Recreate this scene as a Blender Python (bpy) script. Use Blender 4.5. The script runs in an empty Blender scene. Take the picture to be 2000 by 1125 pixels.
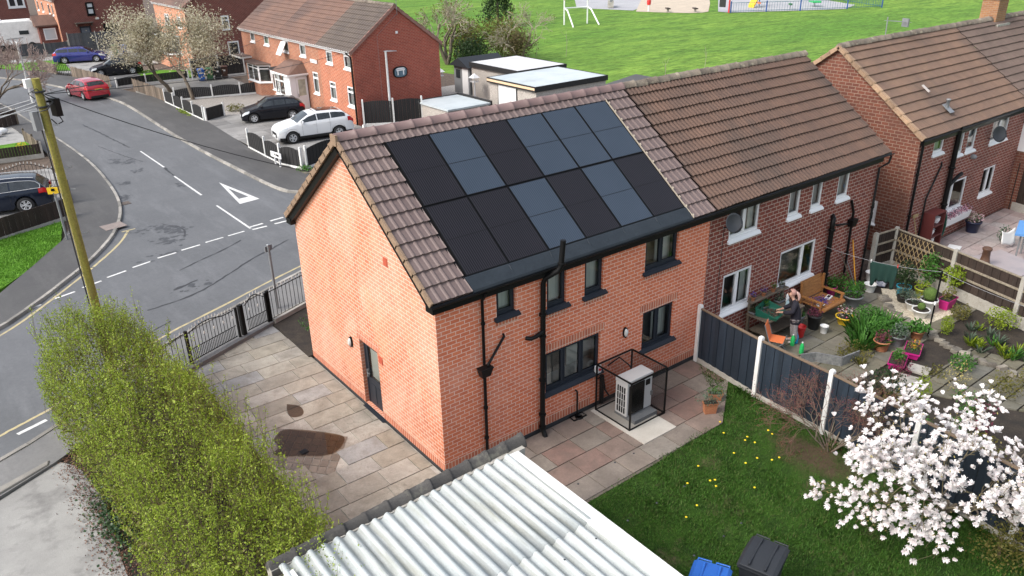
import bpy, bmesh, math, random
import numpy as np
from mathutils import Vector, Matrix
random.seed(7); rng = np.random.default_rng(7)
scene = bpy.context.scene
R = math.radians
COL = scene.collection

# ------------------------------------------------------------------ camera
cam_d = bpy.data.cameras.new("camera"); cam = bpy.data.objects.new("camera", cam_d); COL.objects.link(cam)
cam_d.sensor_width = 36.0; cam_d.lens = 1541.94 / 2000 * 36.0
cam_d.clip_start = .1; cam_d.clip_end = 2000
_y, _p, _r = R(52.7926), R(24.6069), R(-1.2823)
_f = Vector((math.cos(_y)*math.cos(_p), math.sin(_y)*math.cos(_p), -math.sin(_p)))
_rt = Vector((math.sin(_y), -math.cos(_y), 0)); _up = _rt.cross(_f)
_r2 = _rt*math.cos(_r) + _up*math.sin(_r); _u2 = -_rt*math.sin(_r) + _up*math.cos(_r)
m = Matrix((( _r2.x, _u2.x, -_f.x, -7.3907), (_r2.y, _u2.y, -_f.y, -12.3283), (_r2.z, _u2.z, -_f.z, 11.0391), (0, 0, 0, 1)))
cam.matrix_world = m
scene.camera = cam

# ------------------------------------------------------------------ light
SUN_EL, SUN_AZ = R(44), R(172)          # azimuth measured from +x towards +y: where the sun stands
w = bpy.data.worlds.new("World"); scene.world = w; w.use_nodes = True
nt = w.node_tree; bg = nt.nodes["Background"]
sky = nt.nodes.new("ShaderNodeTexSky"); sky.sky_type = 'NISHITA'; sky.sun_disc = False
sky.sun_elevation = SUN_EL; sky.sun_rotation = R(90) - SUN_AZ
sky.air_density = 1.0; sky.dust_density = 3.0; sky.ozone_density = .6
hs = nt.nodes.new('ShaderNodeHueSaturation'); hs.inputs['Saturation'].default_value = .5   # thin high cloud: a paler, less blue sky
nt.links.new(sky.outputs[0], hs.inputs['Color']); nt.links.new(hs.outputs[0], bg.inputs[0]); bg.inputs[1].default_value = .15
sun_d = bpy.data.lights.new("sun", 'SUN'); sun_d.energy = 1.15; sun_d.angle = R(20); sun_d.color = (1, .95, .87)
sun = bpy.data.objects.new("sun", sun_d); COL.objects.link(sun)
_sd = Vector((math.cos(SUN_EL)*math.cos(SUN_AZ), math.cos(SUN_EL)*math.sin(SUN_AZ), math.sin(SUN_EL)))
sun.rotation_euler = (-_sd).to_track_quat('-Z', 'Y').to_euler()
vs = scene.view_settings
vs.view_transform = 'Standard'; vs.look = 'None'; vs.gamma = 1; vs.exposure = 1.0; vs.use_curve_mapping = False
scene.cycles.max_bounces = 6; scene.cycles.transparent_max_bounces = 12
scene.cycles.caustics_reflective = False; scene.cycles.caustics_refractive = False

# ------------------------------------------------------------------ object helpers
def tag(o, label=None, cat=None, group=None, kind=None):
    if label: o["label"] = label
    if cat: o["category"] = cat
    if group: o["group"] = group
    if kind: o["kind"] = kind
    return o
def thing(name, label, cat, loc=(0, 0, 0), rz=0, group=None):
    o = bpy.data.objects.new(name, None); COL.objects.link(o); o.empty_display_size = .2
    o.location = loc; o.rotation_euler = (0, 0, rz)
    return tag(o, label, cat, group)
def root_of(o):
    while o.parent: o = o.parent
    return o
def copy_tree(o, parent=None):
    c = o.copy(); COL.objects.link(c)
    if parent: c.parent = parent
    for ch in list(o.children): copy_tree(ch, c)
    return c

class MB:
    """collects faces, builds ONE mesh object with a uv map in metres"""
    def __init__(s): s.v = []; s.f = []; s.sm = []
    def add(s, vs, fs, smooth=False):
        b = len(s.v); s.v += [tuple(p) for p in vs]
        for f in fs: s.f.append(tuple(b+i for i in f)); s.sm.append(smooth)
        return s
    def quad(s, a, b, c, d): return s.add((a, b, c, d), ((0, 1, 2, 3),))
    def box(s, x0, y0, z0, x1, y1, z1):
        return s.hexa([(x0,y0,z0),(x1,y0,z0),(x1,y1,z0),(x0,y1,z0)], [(x0,y0,z1),(x1,y0,z1),(x1,y1,z1),(x0,y1,z1)])
    def hexa(s, lo, hi):
        return s.add(list(lo)+list(hi), ((3,2,1,0),(4,5,6,7),(0,1,5,4),(1,2,6,5),(2,3,7,6),(3,0,4,7)))
    def cbox(s, c, size, rz=0, rx=0, ry=0):
        M = Matrix.Rotation(rz, 3, 'Z') @ Matrix.Rotation(ry, 3, 'Y') @ Matrix.Rotation(rx, 3, 'X'); c = Vector(c)
        hx, hy, hz = size[0]/2, size[1]/2, size[2]/2
        P = lambda x, y, z: c + M @ Vector((x, y, z))
        return s.hexa([P(-hx,-hy,-hz),P(hx,-hy,-hz),P(hx,hy,-hz),P(-hx,hy,-hz)], [P(-hx,-hy,hz),P(hx,-hy,hz),P(hx,hy,hz),P(-hx,hy,hz)])
    def prism(s, poly, z0, z1, smooth=False):
        n = len(poly)
        return s.add([(x, y, z0) for x, y in poly]+[(x, y, z1) for x, y in poly],
              [tuple(range(n-1, -1, -1)), tuple(range(n, 2*n))]+[(i, (i+1) % n, n+(i+1) % n, n+i) for i in range(n)], smooth)
    def tube(s, pts, r, n=8, caps=True):
        pts = [Vector(p) for p in pts]; k = len(pts)
        rs = r if isinstance(r, (list, tuple)) else [r]*k
        vs = []; prev = None
        for i, p in enumerate(pts):
            t = (pts[min(i+1, k-1)]-pts[max(i-1, 0)])
            if t.length < 1e-9: t = Vector((0, 0, 1))
            t.normalize()
            if prev is None:
                a = Vector((0, 0, 1)) if abs(t.z) < .9 else Vector((1, 0, 0)); u = t.cross(a).normalized()
            else:
                u = prev - t*prev.dot(t)
                if u.length < 1e-6: u = t.orthogonal()
                u.normalize()
            prev = u; v = t.cross(u)
            for j in range(n):
                a = 2*math.pi*j/n; vs.append(p+(u*math.cos(a)+v*math.sin(a))*rs[i])
        fs = [(i*n+j, i*n+(j+1) % n, (i+1)*n+(j+1) % n, (i+1)*n+j) for i in range(k-1) for j in range(n)]
        s.add(vs, fs, True)
        if caps:
            s.add([vs[j] for j in range(n)], (tuple(range(n-1, -1, -1)),)); s.add([vs[(k-1)*n+j] for j in range(n)], (tuple(range(n)),))
        return s
    def lathe(s, prof, c=(0, 0, 0), n=20, axis='z', caps=True):
        """prof: (radius, height) list"""
        c = Vector(c); vs = []
        for r, h in prof:
            for j in range(n):
                a = 2*math.pi*j/n; x, y = r*math.cos(a), r*math.sin(a)
                vs.append(c+(Vector((x, y, h)) if axis == 'z' else Vector((x, h, y)) if axis == 'y' else Vector((h, x, y))))
        fs = [(i*n+j, i*n+(j+1) % n, (i+1)*n+(j+1) % n, (i+1)*n+j) for i in range(len(prof)-1) for j in range(n)]
        s.add(vs, fs, True)
        if caps:
            s.add(vs[:n], (tuple(range(n-1, -1, -1)),)); s.add(vs[-n:], (tuple(range(n)),))
        return s
    def ball(s, c, r, seg=10, rings=7, sq=(1, 1, 1)):
        c = Vector(c)
        vs = []; fs = []
        for i in range(rings+1):
            ph = math.pi*i/rings
            for j in range(seg):
                a = 2*math.pi*j/seg
                vs.append(c+Vector((sq[0]*r*math.sin(ph)*math.cos(a), sq[1]*r*math.sin(ph)*math.sin(a), sq[2]*r*math.cos(ph))))
        for i in range(rings):
            for j in range(seg): fs.append((i*seg+j, (i+1)*seg+j, (i+1)*seg+(j+1) % seg, i*seg+(j+1) % seg))
        return s.add(vs, fs, True)
    def build(s, name, mat, parent=None, label=None, local=False, bevel=0, kind=None, cat=None, group=None):
        off = Vector((0, 0, 0))
        if parent is not None and not local: off = Vector(root_of(parent).location)
        V = np.array(s.v, dtype=np.float64).reshape(-1, 3)
        me = bpy.data.meshes.new(name)
        me.from_pydata((V-np.array(off)).tolist(), [], s.f)
        me.polygons.foreach_set("use_smooth", np.array(s.sm, dtype=bool))
        # box uv, metres, world axes
        nl = len(me.loops); vi = np.empty(nl, np.int32); me.loops.foreach_get("vertex_index", vi)
        npoly = len(me.polygons); tot = np.empty(npoly, np.int32); me.polygons.foreach_get("loop_total", tot)
        nr = np.empty(npoly*3); me.polygons.foreach_get("normal", nr); nr = nr.reshape(-1, 3)
        N = np.repeat(nr, tot, 0); C = V[vi]
        flat = np.abs(N[:, 2]) > .75
        tx, ty = -N[:, 1], N[:, 0]; l = np.hypot(tx, ty)+1e-9
        uu = np.where(flat, C[:, 0], (C[:, 0]*tx+C[:, 1]*ty)/l); vv = np.where(flat, C[:, 1], C[:, 2])
        uv = me.uv_layers.new(name="UVMap"); uv.data.foreach_set("uv", np.stack([uu, vv], 1).ravel().astype(np.float32))
        if mat is not None: me.materials.append(mat)
        o = bpy.data.objects.new(name, me); COL.objects.link(o)
        if parent is not None: o.parent = parent
        if bevel:
            b = o.modifiers.new("bevel", 'BEVEL'); b.width = bevel; b.segments = 2; b.limit_method = 'ANGLE'; b.angle_limit = R(40)
        if kind: o["kind"] = kind
        if label: o["label"] = label
        if cat: o["category"] = cat
        if group: o["group"] = group
        return o

class Fr:
    """wall frame: u along the wall, n outwards, z up"""
    def __init__(s, p0, p1):
        s.o = Vector((p0[0], p0[1], 0)); d = Vector((p1[0]-p0[0], p1[1]-p0[1], 0)); s.L = d.length; s.d = d/s.L
        s.n = Vector((s.d.y, -s.d.x, 0))
    def P(s, u, n, z): return s.o+s.d*u+s.n*n+Vector((0, 0, z))
    def box(s, mb, u0, u1, n0, n1, z0, z1):
        mb.hexa([s.P(u0,n1,z0), s.P(u1,n1,z0), s.P(u1,n0,z0), s.P(u0,n0,z0)], [s.P(u0,n1,z1), s.P(u1,n1,z1), s.P(u1,n0,z1), s.P(u0,n0,z1)])
    def wall(s, mb, z0, z1, ops=(), depth=.1, peak=None, u0=0, u1=None):
        u1 = s.L if u1 is None else u1
        us = sorted({u0, u1, *[o[0] for o in ops], *[o[1] for o in ops]}); zs = sorted({z0, z1, *[o[2] for o in ops], *[o[3] for o in ops]})
        for a, b in zip(us, us[1:]):
            for c, d in zip(zs, zs[1:]):
                mu, mz = (a+b)/2, (c+d)/2
                if any(o[0] < mu < o[1] and o[2] < mz < o[3] for o in ops): continue
                mb.quad(s.P(a,0,c), s.P(b,0,c), s.P(b,0,d), s.P(a,0,d))
        for a, b, c, d in ops:
            mb.quad(s.P(a,0,c), s.P(a,0,d), s.P(a,-depth,d), s.P(a,-depth,c)); mb.quad(s.P(b,0,c), s.P(b,-depth,c), s.P(b,-depth,d), s.P(b,0,d))
            mb.quad(s.P(a,0,d), s.P(b,0,d), s.P(b,-depth,d), s.P(a,-depth,d)); mb.quad(s.P(a,0,c), s.P(a,-depth,c), s.P(b,-depth,c), s.P(b,0,c))
        if peak: mb.add((s.P(u0,0,z1), s.P(u1,0,z1), s.P(peak[0],0,peak[1])), ((0, 1, 2),))

# ------------------------------------------------------------------ material helpers
def lin(c): return tuple(((x/255)/12.92 if x/255 <= .04045 else ((x/255+.055)/1.055)**2.4) for x in c)+(1,)
class NT:
    def __init__(s, name):
        s.m = bpy.data.materials.new(name); s.m.use_nodes = True; s.t = s.m.node_tree; s.b = s.t.nodes["Principled BSDF"]; s.out = s.t.nodes["Material Output"]
    def n(s, typ, **k):
        x = s.t.nodes.new(typ)
        for a, b in k.items():
            if a in ('ins',):
                for i, v in b.items(): s.set(x.inputs[i], v)
            else: setattr(x, a, b)
        return x
    def set(s, sock, v):
        if isinstance(v, bpy.types.NodeSocket): s.t.links.new(v, sock)
        elif v is not None: sock.default_value = v
    def co(s, which='Object'): return s.n("ShaderNodeTexCoord").outputs[which]
    def map(s, co, scale=(1, 1, 1), rot=(0, 0, 0), loc=(0, 0, 0)):
        return s.n("ShaderNodeMapping", ins={0: co, 1: loc, 2: rot, 3: scale}).outputs[0]
    def noise(s, co, scale, detail=4, rough=.6, dist=0):
        return s.n("ShaderNodeTexNoise", ins={'Vector': co, 'Scale': scale, 'Detail': detail, 'Roughness': rough, 'Distortion': dist}).outputs[0]
    def ramp(s, fac, stops):
        r = s.n("ShaderNodeValToRGB", ins={0: fac}); e = r.color_ramp.elements
        while len(e) < len(stops): e.new(.5)
        for x, (p, c) in zip(e, stops): x.position = p; x.color = c if len(c) == 4 else (*c, 1)
        return r.outputs[0]
    def mix(s, fac, a, b, mode='MIX'):
        x = s.n("ShaderNodeMix", data_type='RGBA', blend_type=mode); s.set(x.inputs[0], fac); s.set(x.inputs[6], a); s.set(x.inputs[7], b); return x.outputs[2]
    def math(s, op, a, b=None, clamp=False):
        x = s.n("ShaderNodeMath", operation=op, use_clamp=clamp); s.set(x.inputs[0], a)
        if b is not None: s.set(x.inputs[1], b)
        return x.outputs[0]
    def bump(s, h, strength=.3, dist=.01, normal=None):
        x = s.n("ShaderNodeBump", ins={'Height': h, 'Strength': strength, 'Distance': dist})
        if normal: s.set(x.inputs['Normal'], normal)
        s.set(s.b.inputs['Normal'], x.outputs[0]); return x.outputs[0]
    def island(s): return s.n("ShaderNodeNewGeometry").outputs['Random Per Island']
    def base(s, c): s.set(s.b.inputs['Base Color'], c)
    def rough(s, v): s.set(s.b.inputs['Roughness'], v)
BW = lambda a, b: [(a, (0, 0, 0, 1)), (b, (1, 1, 1, 1))]
def g(v): return (v, v, v, 1)
def c4(c): return c if len(c) == 4 else (*c, 1)

def m_surf(name, c1, c2=None, scale=3, rough=.6, metal=0, fine=None, fine_amt=.15, bump=0, bscale=40, isl=0, stain=None, stain_s=.8, stain_w=(.55, .7), coat=0, spec=None, stretch=(1, 1, 1)):
    t = NT(name); co = t.co(); co2 = t.map(co, stretch)
    col = c4(c1)
    if c2: col = t.mix(t.ramp(t.noise(co2, scale, 5, .65), BW(.35, .65)), c4(c1), c4(c2))
    if fine: col = t.mix(min(1, fine_amt*3.5), col, t.ramp(t.noise(co, fine, 3, .7), [(.25, g(.2)), (.75, g(.8))]), 'OVERLAY')
    if isl: col = t.mix(isl, col, t.ramp(t.island(), [(0, g(.05)), (.5, g(.5)), (1, g(.95))]), 'OVERLAY')
    if stain: col = t.mix(t.ramp(t.noise(co2, stain_s, 6, .7), BW(*stain_w)), col, c4(stain))
    t.base(col); t.rough(rough); t.b.inputs['Metallic'].default_value = metal
    if coat: t.b.inputs['Coat Weight'].default_value = coat; t.b.inputs['Coat Roughness'].default_value = .03
    if spec is not None: t.b.inputs['Specular IOR Level'].default_value = spec
    if bump: t.bump(t.noise(co, bscale, 4, .7), bump, .01)
    return t.m

def m_brick(name, c1, c2, mortar, bw=.225, rh=.09, ms=.011, eff=None, eff_w=(.5, .75), offset=.5, bias=0, dirt=None, dirt_w=(.5, .8), rough=.85, eff2=None):
    t = NT(name); uv = t.co('UV'); ob = t.co()
    b = t.n("ShaderNodeTexBrick", offset=offset, ins={'Vector': uv, 'Color1': c4(c1), 'Color2': c4(c2), 'Mortar': c4(mortar), 'Scale': 1.0, 'Mortar Size': ms, 'Mortar Smooth': .15, 'Bias': bias, 'Brick Width': bw, 'Row Height': rh})
    col = b.outputs[0]
    col = t.mix(.22, col, t.ramp(t.noise(ob, 2.2, 6, .7), [(.25, g(.25)), (.75, g(.75))]), 'OVERLAY')
    col = t.mix(.3, col, t.noise(uv, 45, 3, .7), 'OVERLAY')
    if eff:      # pale salt bloom drawn down the wall in streaks
        st = t.noise(t.map(ob, (1.1, 1.1, .6)), .9, 6, .65, .7)
        col = t.mix(t.math('MULTIPLY', t.ramp(st, BW(*eff_w)), eff[1]), col, c4(eff[0]))
    if eff2:
        st = t.noise(t.map(ob, (.6, .6, .5), loc=(4, 2, 9)), 1.0, 5, .7, .8)
        col = t.mix(t.math('MULTIPLY', t.ramp(st, BW(*eff2[2])), eff2[1]), col, c4(eff2[0]))
    if dirt: col = t.mix(t.math('MULTIPLY', t.ramp(t.noise(ob, .7, 6, .75), BW(*dirt_w)), dirt[1]), col, c4(dirt[0]))
    t.base(col); t.rough(rough)
    h = t.math('ADD', t.math('MULTIPLY', b.outputs[1], -1.0), t.math('MULTIPLY', t.noise(uv, 60, 3), .25))
    t.bump(h, .5, .008)
    return t.m

def m_leaf(name, cols, rough=.55, trans=.35, spec=.3):
    """many small leaves: one tone per leaf"""
    t = NT(name); k = len(cols)
    col = t.ramp(t.island(), [(i/(k-1), c4(c)) for i, c in enumerate(cols)])
    col = t.mix(.35, col, t.noise(t.co(), 1.6, 3), 'OVERLAY')
    t.base(col); t.rough(rough); t.b.inputs['Specular IOR Level'].default_value = spec
    if trans:
        tr = t.n("ShaderNodeBsdfTranslucent", ins={0: col}); mx = t.n("ShaderNodeMixShader", ins={0: trans, 1: t.b.outputs[0], 2: tr.outputs[0]})
        t.set(t.out.inputs[0], mx.outputs[0])
    return t.m

def m_glass(name, tint=(.75, .8, .8), clear=.72):
    t = NT(name)
    tr = t.n("ShaderNodeBsdfTransparent", ins={0: c4(tint)}); gl = t.n("ShaderNodeBsdfGlossy", ins={0: g(.9), 1: .03})
    wv = t.noise(t.co(), 1.3, 2); bp = t.n("ShaderNodeBump", ins={'Height': wv, 'Strength': .06, 'Distance': .05}); t.set(gl.inputs['Normal'], bp.outputs[0])
    fr = t.n("ShaderNodeFresnel", ins={0: 1.5}); f = t.math('ADD', t.math('MULTIPLY', fr.outputs[0], .9), 1-clear-.2, True)
    mx = t.n("ShaderNodeMixShader", ins={0: f, 1: tr.outputs[0], 2: gl.outputs[0]}); t.set(t.out.inputs[0], mx.outputs[0])
    return t.m
def m_mesh(name, col, alpha):
    t = NT(name); t.base(c4(col)); t.rough(.6)
    tr = t.n("ShaderNodeBsdfTransparent"); mx = t.n("ShaderNodeMixShader", ins={0: alpha, 1: tr.outputs[0], 2: t.b.outputs[0]}); t.set(t.out.inputs[0], mx.outputs[0]); return t.m
# ------------------------------------------------------------------ materials
def m_grass(name, c1, c2, c3, big=.12, mid=1.5, fine=14, stretch=(1, 1, 1), bump=.6, bare=None, bare_w=(.66, .74), patch=None):
    t = NT(name); co = t.map(t.co(), stretch)
    col = t.mix(t.ramp(t.noise(co, big, 5, .6), BW(.35, .65)), c4(c1), c4(c2))
    col = t.mix(t.ramp(t.noise(co, mid, 5, .7), BW(.42, .68)), col, c4(c3))
    n = t.noise(co, fine, 5, .8)
    col = t.mix(.75, col, t.ramp(n, [(.3, g(.12)), (.7, g(.82))]), 'OVERLAY')
    if bare: col = t.mix(t.ramp(t.noise(t.co(), .55, 6, .75), BW(*bare_w)), col, c4(bare))
    if patch:
        px, py, pr, pc = patch; d_ = t.n('ShaderNodeVectorMath', operation='DISTANCE'); t.set(d_.inputs[0], t.map(t.co(), (1, .75, 0))); d_.inputs[1].default_value = (px, py*.75, 0); e_ = t.math('ADD', d_.outputs['Value'], t.math('MULTIPLY', t.noise(t.co(), 1.6, 6, .75), 1.6)); col = t.mix(t.ramp(t.math('MULTIPLY', e_, 1/(2*pr)), [(.42, g(1)), (.62, g(0))]), col, t.mix(t.noise(t.co(), 18, 4, .8), c4(pc), c4([x*.35 for x in pc])))
    t.base(col); t.rough(.9); t.b.inputs['Specular IOR Level'].default_value = .15
    t.bump(n, bump, .08); return t.m
M = {}
M['field'] = m_grass('field_grass', (.11, .235, .033), (.19, .315, .05), (.085, .175, .03), .06, .35, 2.0, (.5, 1.5, 1), 1.4)
M['lawn'] = m_grass('lawn_grass', (.036, .09, .012), (.055, .12, .017), (.03, .065, .014), .5, 2.5, 22, bump=.8, bare=(.15, .125, .07), bare_w=(.56, .7), patch=(7.0, -4.7, 1.35, (.15, .11, .07)))
M['verge'] = m_grass('verge_grass', (.11, .26, .02), (.13, .29, .03), (.07, .18, .02), .3, 2, 18)
def m_asphalt(name, c1, c2, wear=.5):
    t = NT(name); co = t.co()
    col = t.mix(t.ramp(t.noise(co, .25, 6, .65), BW(.35, .68)), c4(c1), c4(c2))
    col = t.mix(t.ramp(t.noise(t.map(co, (1.6, .3, 1)), .8, 5, .7), BW(.5, .75)), col, c4([x*1.18 for x in c2]))
    col = t.mix(.4, col, t.noise(co, 120, 2, .8), 'OVERLAY'); col = t.mix(.25, col, t.noise(co, 9, 4, .8), 'OVERLAY')
    dk = t.ramp(t.noise(co, .42, 8, .78, .6), BW(.655, .72)); col = t.mix(t.math('MULTIPLY', dk, wear), col, g(.03))
    t.base(col); t.rough(.72); t.bump(t.noise(co, 150, 2, .8), .25, .006); return t.m
M['road'] = m_asphalt('road_asphalt', (.1, .104, .11), (.13, .134, .141), .62)
M['pave'] = m_asphalt('pavement_asphalt', (.062, .06, .06), (.085, .083, .081), .3)
M['pave_near'] = m_asphalt('pavement_grey', (.14, .14, .14), (.19, .185, .18), .3)
M['kerb'] = m_surf('kerb_concrete', (.23, .22, .2), (.32, .3, .27), 2, .85, fine=50, fine_amt=.1, isl=.35, bump=.3, stain=(.1, .095, .085), stain_s=1.4)
M['paint'] = m_surf('road_paint', (.72, .72, .7), (.5, .5, .49), 9, .7, fine=60, stain=(.2, .2, .21), stain_s=6, stain_w=(.62, .74))
M['ypaint'] = m_surf('yellow_road_paint', (.5, .42, .22), (.36, .31, .2), 5, .7, fine=60, stain=(.2, .19, .18), stain_s=4, stain_w=(.58, .72))
M['concrete'] = m_surf('drive_concrete', (.33, .325, .31), (.25, .245, .235), .8, .9, fine=70, fine_amt=.12, bump=.3, stain=(.17, .165, .16), stain_s=.9, stain_w=(.5, .66))
M['conc_pale'] = m_surf('post_concrete', (.42, .4, .36), (.32, .3, .26), 3, .9, fine=60, bump=.25, stain=(.2, .19, .15), stain_s=2.2)
M['drive'] = m_surf('paved_drive', (.25, .245, .235), (.19, .185, .18), .7, .9, fine=40, fine_amt=.14, bump=.3, isl=.3, stain=(.13, .125, .12), stain_s=.6)
M['gravel'] = m_surf('gravel', (.36, .34, .31), (.22, .2, .19), 14, .9, fine=45, fine_amt=.35, bump=1, bscale=18)
M['pebble'] = m_surf('white_pebbles', (.62, .56, .44), (.34, .29, .22), 16, .8, fine=50, fine_amt=.3, isl=.5, bump=.5, bscale=30)
M['soil'] = m_surf('soil', (.026, .02, .016), (.045, .035, .026), 3, .95, fine=30, fine_amt=.25, bump=1, bscale=16, stain=(.02, .018, .015), stain_s=2)
M['leaf_litter'] = m_surf('leaf_litter', (.13, .095, .07), (.07, .05, .04), 5, .95, fine=28, fine_amt=.35, bump=1, bscale=14)
def m_slab(name, stops, dirt, rough=.75):
    t = NT(name); co = t.co()
    col = t.ramp(t.island(), stops)
    col = t.mix(.5, col, t.ramp(t.noise(co, 1.7, 6, .72), [(.25, g(.22)), (.75, g(.78))]), 'OVERLAY')
    col = t.mix(.3, col, t.noise(co, 26, 4, .75), 'OVERLAY')
    col = t.mix(t.math('MULTIPLY', t.ramp(t.noise(co, .9, 6, .75, .5), BW(.46, .72)), .8), col, c4(dirt)); col = t.mix(t.math('MULTIPLY', t.ramp(t.noise(co, 5.5, 5, .8), BW(.56, .7)), .5), col, c4([x*.8 for x in dirt]))
    t.base(col); t.rough(rough); t.bump(t.noise(co, 14, 5, .7), .35, .012); return t.m
M['slab_side'] = m_slab('york_stone', [(0, (.27, .245, .2, 1)), (.3, (.35, .325, .275, 1)), (.55, (.3, .27, .215, 1)), (.72, (.29, .29, .285, 1)), (.86, (.37, .345, .3, 1)), (1, (.21, .19, .155, 1))], (.15, .128, .1))
M['slab_rear'] = m_slab('weathered_flags', [(0, (.2, .12, .098, 1)), (.25, (.215, .185, .155, 1)), (.5, (.21, .13, .108, 1)), (.75, (.24, .215, .185, 1)), (1, (.19, .16, .135, 1))], (.13, .105, .088))
M['slab_nb'] = m_slab('mossy_flags', [(0, (.13, .12, .085, 1)), (.4, (.17, .155, .115, 1)), (.7, (.145, .14, .12, 1)), (1, (.2, .18, .14, 1))], (.085, .085, .05))
M['slab_h3'] = m_slab('pink_flags', [(0, (.36, .28, .27, 1)), (.35, (.42, .34, .32, 1)), (.7, (.36, .33, .32, 1)), (1, (.45, .35, .34, 1))], (.24, .2, .19))
M['joint_pale'] = m_surf('pale_mortar', (.48, .45, .4), (.22, .2, .17), 1.1, .95, fine=50)
M['joint_dark'] = m_surf('dark_joint', (.09, .075, .06), (.16, .14, .11), 2, .95, fine=40)
t = NT('wet_puddle'); t.base((.05, .038, .028, 1)); t.rough(.03); t.b.inputs['Specular IOR Level'].default_value = .8; tr = t.n('ShaderNodeBsdfTransparent', ins={0: (.62, .5, .4, 1)}); mx = t.n('ShaderNodeMixShader', ins={0: .3, 1: tr.outputs[0], 2: t.b.outputs[0]}); t.set(t.out.inputs[0], mx.outputs[0]); M['wet'] = t.m
M['sand'] = m_surf('play_sand', (.52, .44, .34), (.44, .37, .29), .6, .95, fine=20)
M['play_grey'] = m_surf('play_surface', (.4, .4, .41), (.33, .33, .35), .3, .9, fine=10)

# walls
M['brick_new'] = m_brick('new_orange_brick', (.7, .2, .095), (.6, .155, .074), (.78, .54, .44), .235, .0945, .0085, eff=((.76, .5, .4), .28), eff_w=(.5, .78))
M['brick_gable'] = m_brick('bloomed_sunlit_brick', (.6, .205, .108), (.5, .155, .08), (.74, .54, .43), .235, .0945, .0085, eff=((.8, .58, .46), .42), eff_w=(.4, .74), eff2=((.7, .37, .22), .3, (.5, .66)))  # salt bloom, strengthened so the sunlit gable is paler in its colour
M['soldier_new'] = m_brick('new_soldier_course', (.54, .165, .085), (.42, .115, .062), (.66, .48, .38), .088, .225, .009, offset=0)
M['brick_nb'] = m_brick('old_red_brick', (.17, .034, .024), (.25, .058, .036), (.5, .4, .34), .26, .115, .0105, dirt=((.12, .032, .024), .5), dirt_w=(.45, .75))
M['brick_h3'] = m_brick('weathered_red_brick', (.17, .038, .025), (.24, .06, .037), (.44, .35, .3), .26, .115, .0105, dirt=((.09, .035, .026), .6), dirt_w=(.45, .75))
M['brick_h3g'] = m_brick('brown_orange_brick', (.2, .064, .037), (.14, .045, .029), (.3, .22, .17), .26, .115, .011, dirt=((.1, .045, .032), .75), dirt_w=(.42, .68))
M['brick_row'] = m_brick('sunlit_red_brick', (.46, .12, .05), (.36, .085, .036), (.55, .36, .26), .23, .088, .012, dirt=((.2, .07, .04), .45), dirt_w=(.5, .8))  # sun-facing row front: the stronger light is mixed into this red
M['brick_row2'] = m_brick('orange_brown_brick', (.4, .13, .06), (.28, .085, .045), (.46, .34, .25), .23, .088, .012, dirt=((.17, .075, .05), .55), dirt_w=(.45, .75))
M['brick_rowg'] = m_brick('shaded_red_brick', (.36, .072, .042), (.28, .054, .033), (.4, .2, .15), .23, .088, .009, dirt=((.12, .035, .025), .5), dirt_w=(.5, .8))  # row brick again, darkened in colour for the shaded gables
M['brick_far'] = m_brick('shaded_purple_brick', (.19, .05, .038), (.14, .038, .03), (.27, .16, .13), .24, .1, .01, dirt=((.09, .03, .025), .5))  # far house brick with the gable shade put into the colour
M['brick_farf'] = m_brick('sunlit_peach_brick', (.5, .2, .1), (.42, .15, .075), (.6, .42, .32), .24, .1, .012)  # far house fronts: sunlight painted in as a paler brick
t = NT('pebbledash'); co = t.co(); col = t.ramp(t.noise(co, 22, 4, .8), [(.3, (.22, .2, .18, 1)), (.55, (.5, .46, .42, 1)), (.75, (.68, .64, .6, 1))])
col = t.mix(t.ramp(t.noise(co, .9, 4), BW(.4, .7)), col, t.mix(.3, col, (.3, .27, .24, 1))); t.base(col); t.rough(.95); t.bump(t.noise(co, 30, 3), .9, .02); M['dash'] = t.m

# roofs
def m_tile(name, c1, c2, lich=None, lich_w=(.62, .72), rough=.7, patch=None, streak=.4):
    t = NT(name); co = t.co()
    col = t.mix(t.ramp(t.noise(co, .8, 5, .7), BW(.35, .65)), c4(c1), c4(c2))
    if patch: col = t.mix(t.ramp(t.noise(t.map(co, (1, .55, .55), loc=(3, 1, 0)), .45, 5, .6), BW(.45, .62)), col, c4(patch))
    col = t.mix(streak, col, t.noise(t.map(co, (7, 1, 1)), 1.4, 4, .75), 'OVERLAY')
    col = t.mix(.25, col, t.noise(co, 40, 3, .7), 'OVERLAY')
    if lich: col = t.mix(t.ramp(t.noise(co, 5, 4, .8), BW(*lich_w)), col, c4(lich))
    t.base(col); t.rough(rough); t.bump(t.noise(co, 60, 3), .25, .006); return t.m
M['tile_new'] = m_tile('plum_brown_tile', (.165, .12, .11), (.138, .099, .092), rough=.55, streak=.12)
M['tile_verge'] = m_surf('tan_verge_tile', (.28, .19, .125), (.22, .15, .1), 3, .7, fine=30)
M['tile_nb'] = m_tile('weathered_brown_tile', (.125, .072, .05), (.092, .056, .042), patch=(.064, .044, .035), lich=(.17, .125, .09), lich_w=(.66, .8))
M['tile_h3'] = m_tile('tan_brown_tile', (.165, .102, .07), (.125, .08, .06), patch=(.095, .066, .053), lich=(.2, .15, .11), lich_w=(.62, .8))
M['tile_h4'] = m_tile('grey_brown_tile', (.125, .088, .072), (.098, .07, .058), lich=(.24, .2, .15), lich_w=(.64, .8))
M['tile_dark'] = m_tile('mossy_dark_tile', (.078, .06, .05), (.105, .08, .064), lich=(.34, .3, .24), lich_w=(.7, .78))
M['tile_row'] = m_tile('red_brown_tile', (.17, .095, .068), (.135, .076, .057), patch=(.1, .062, .05))
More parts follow.
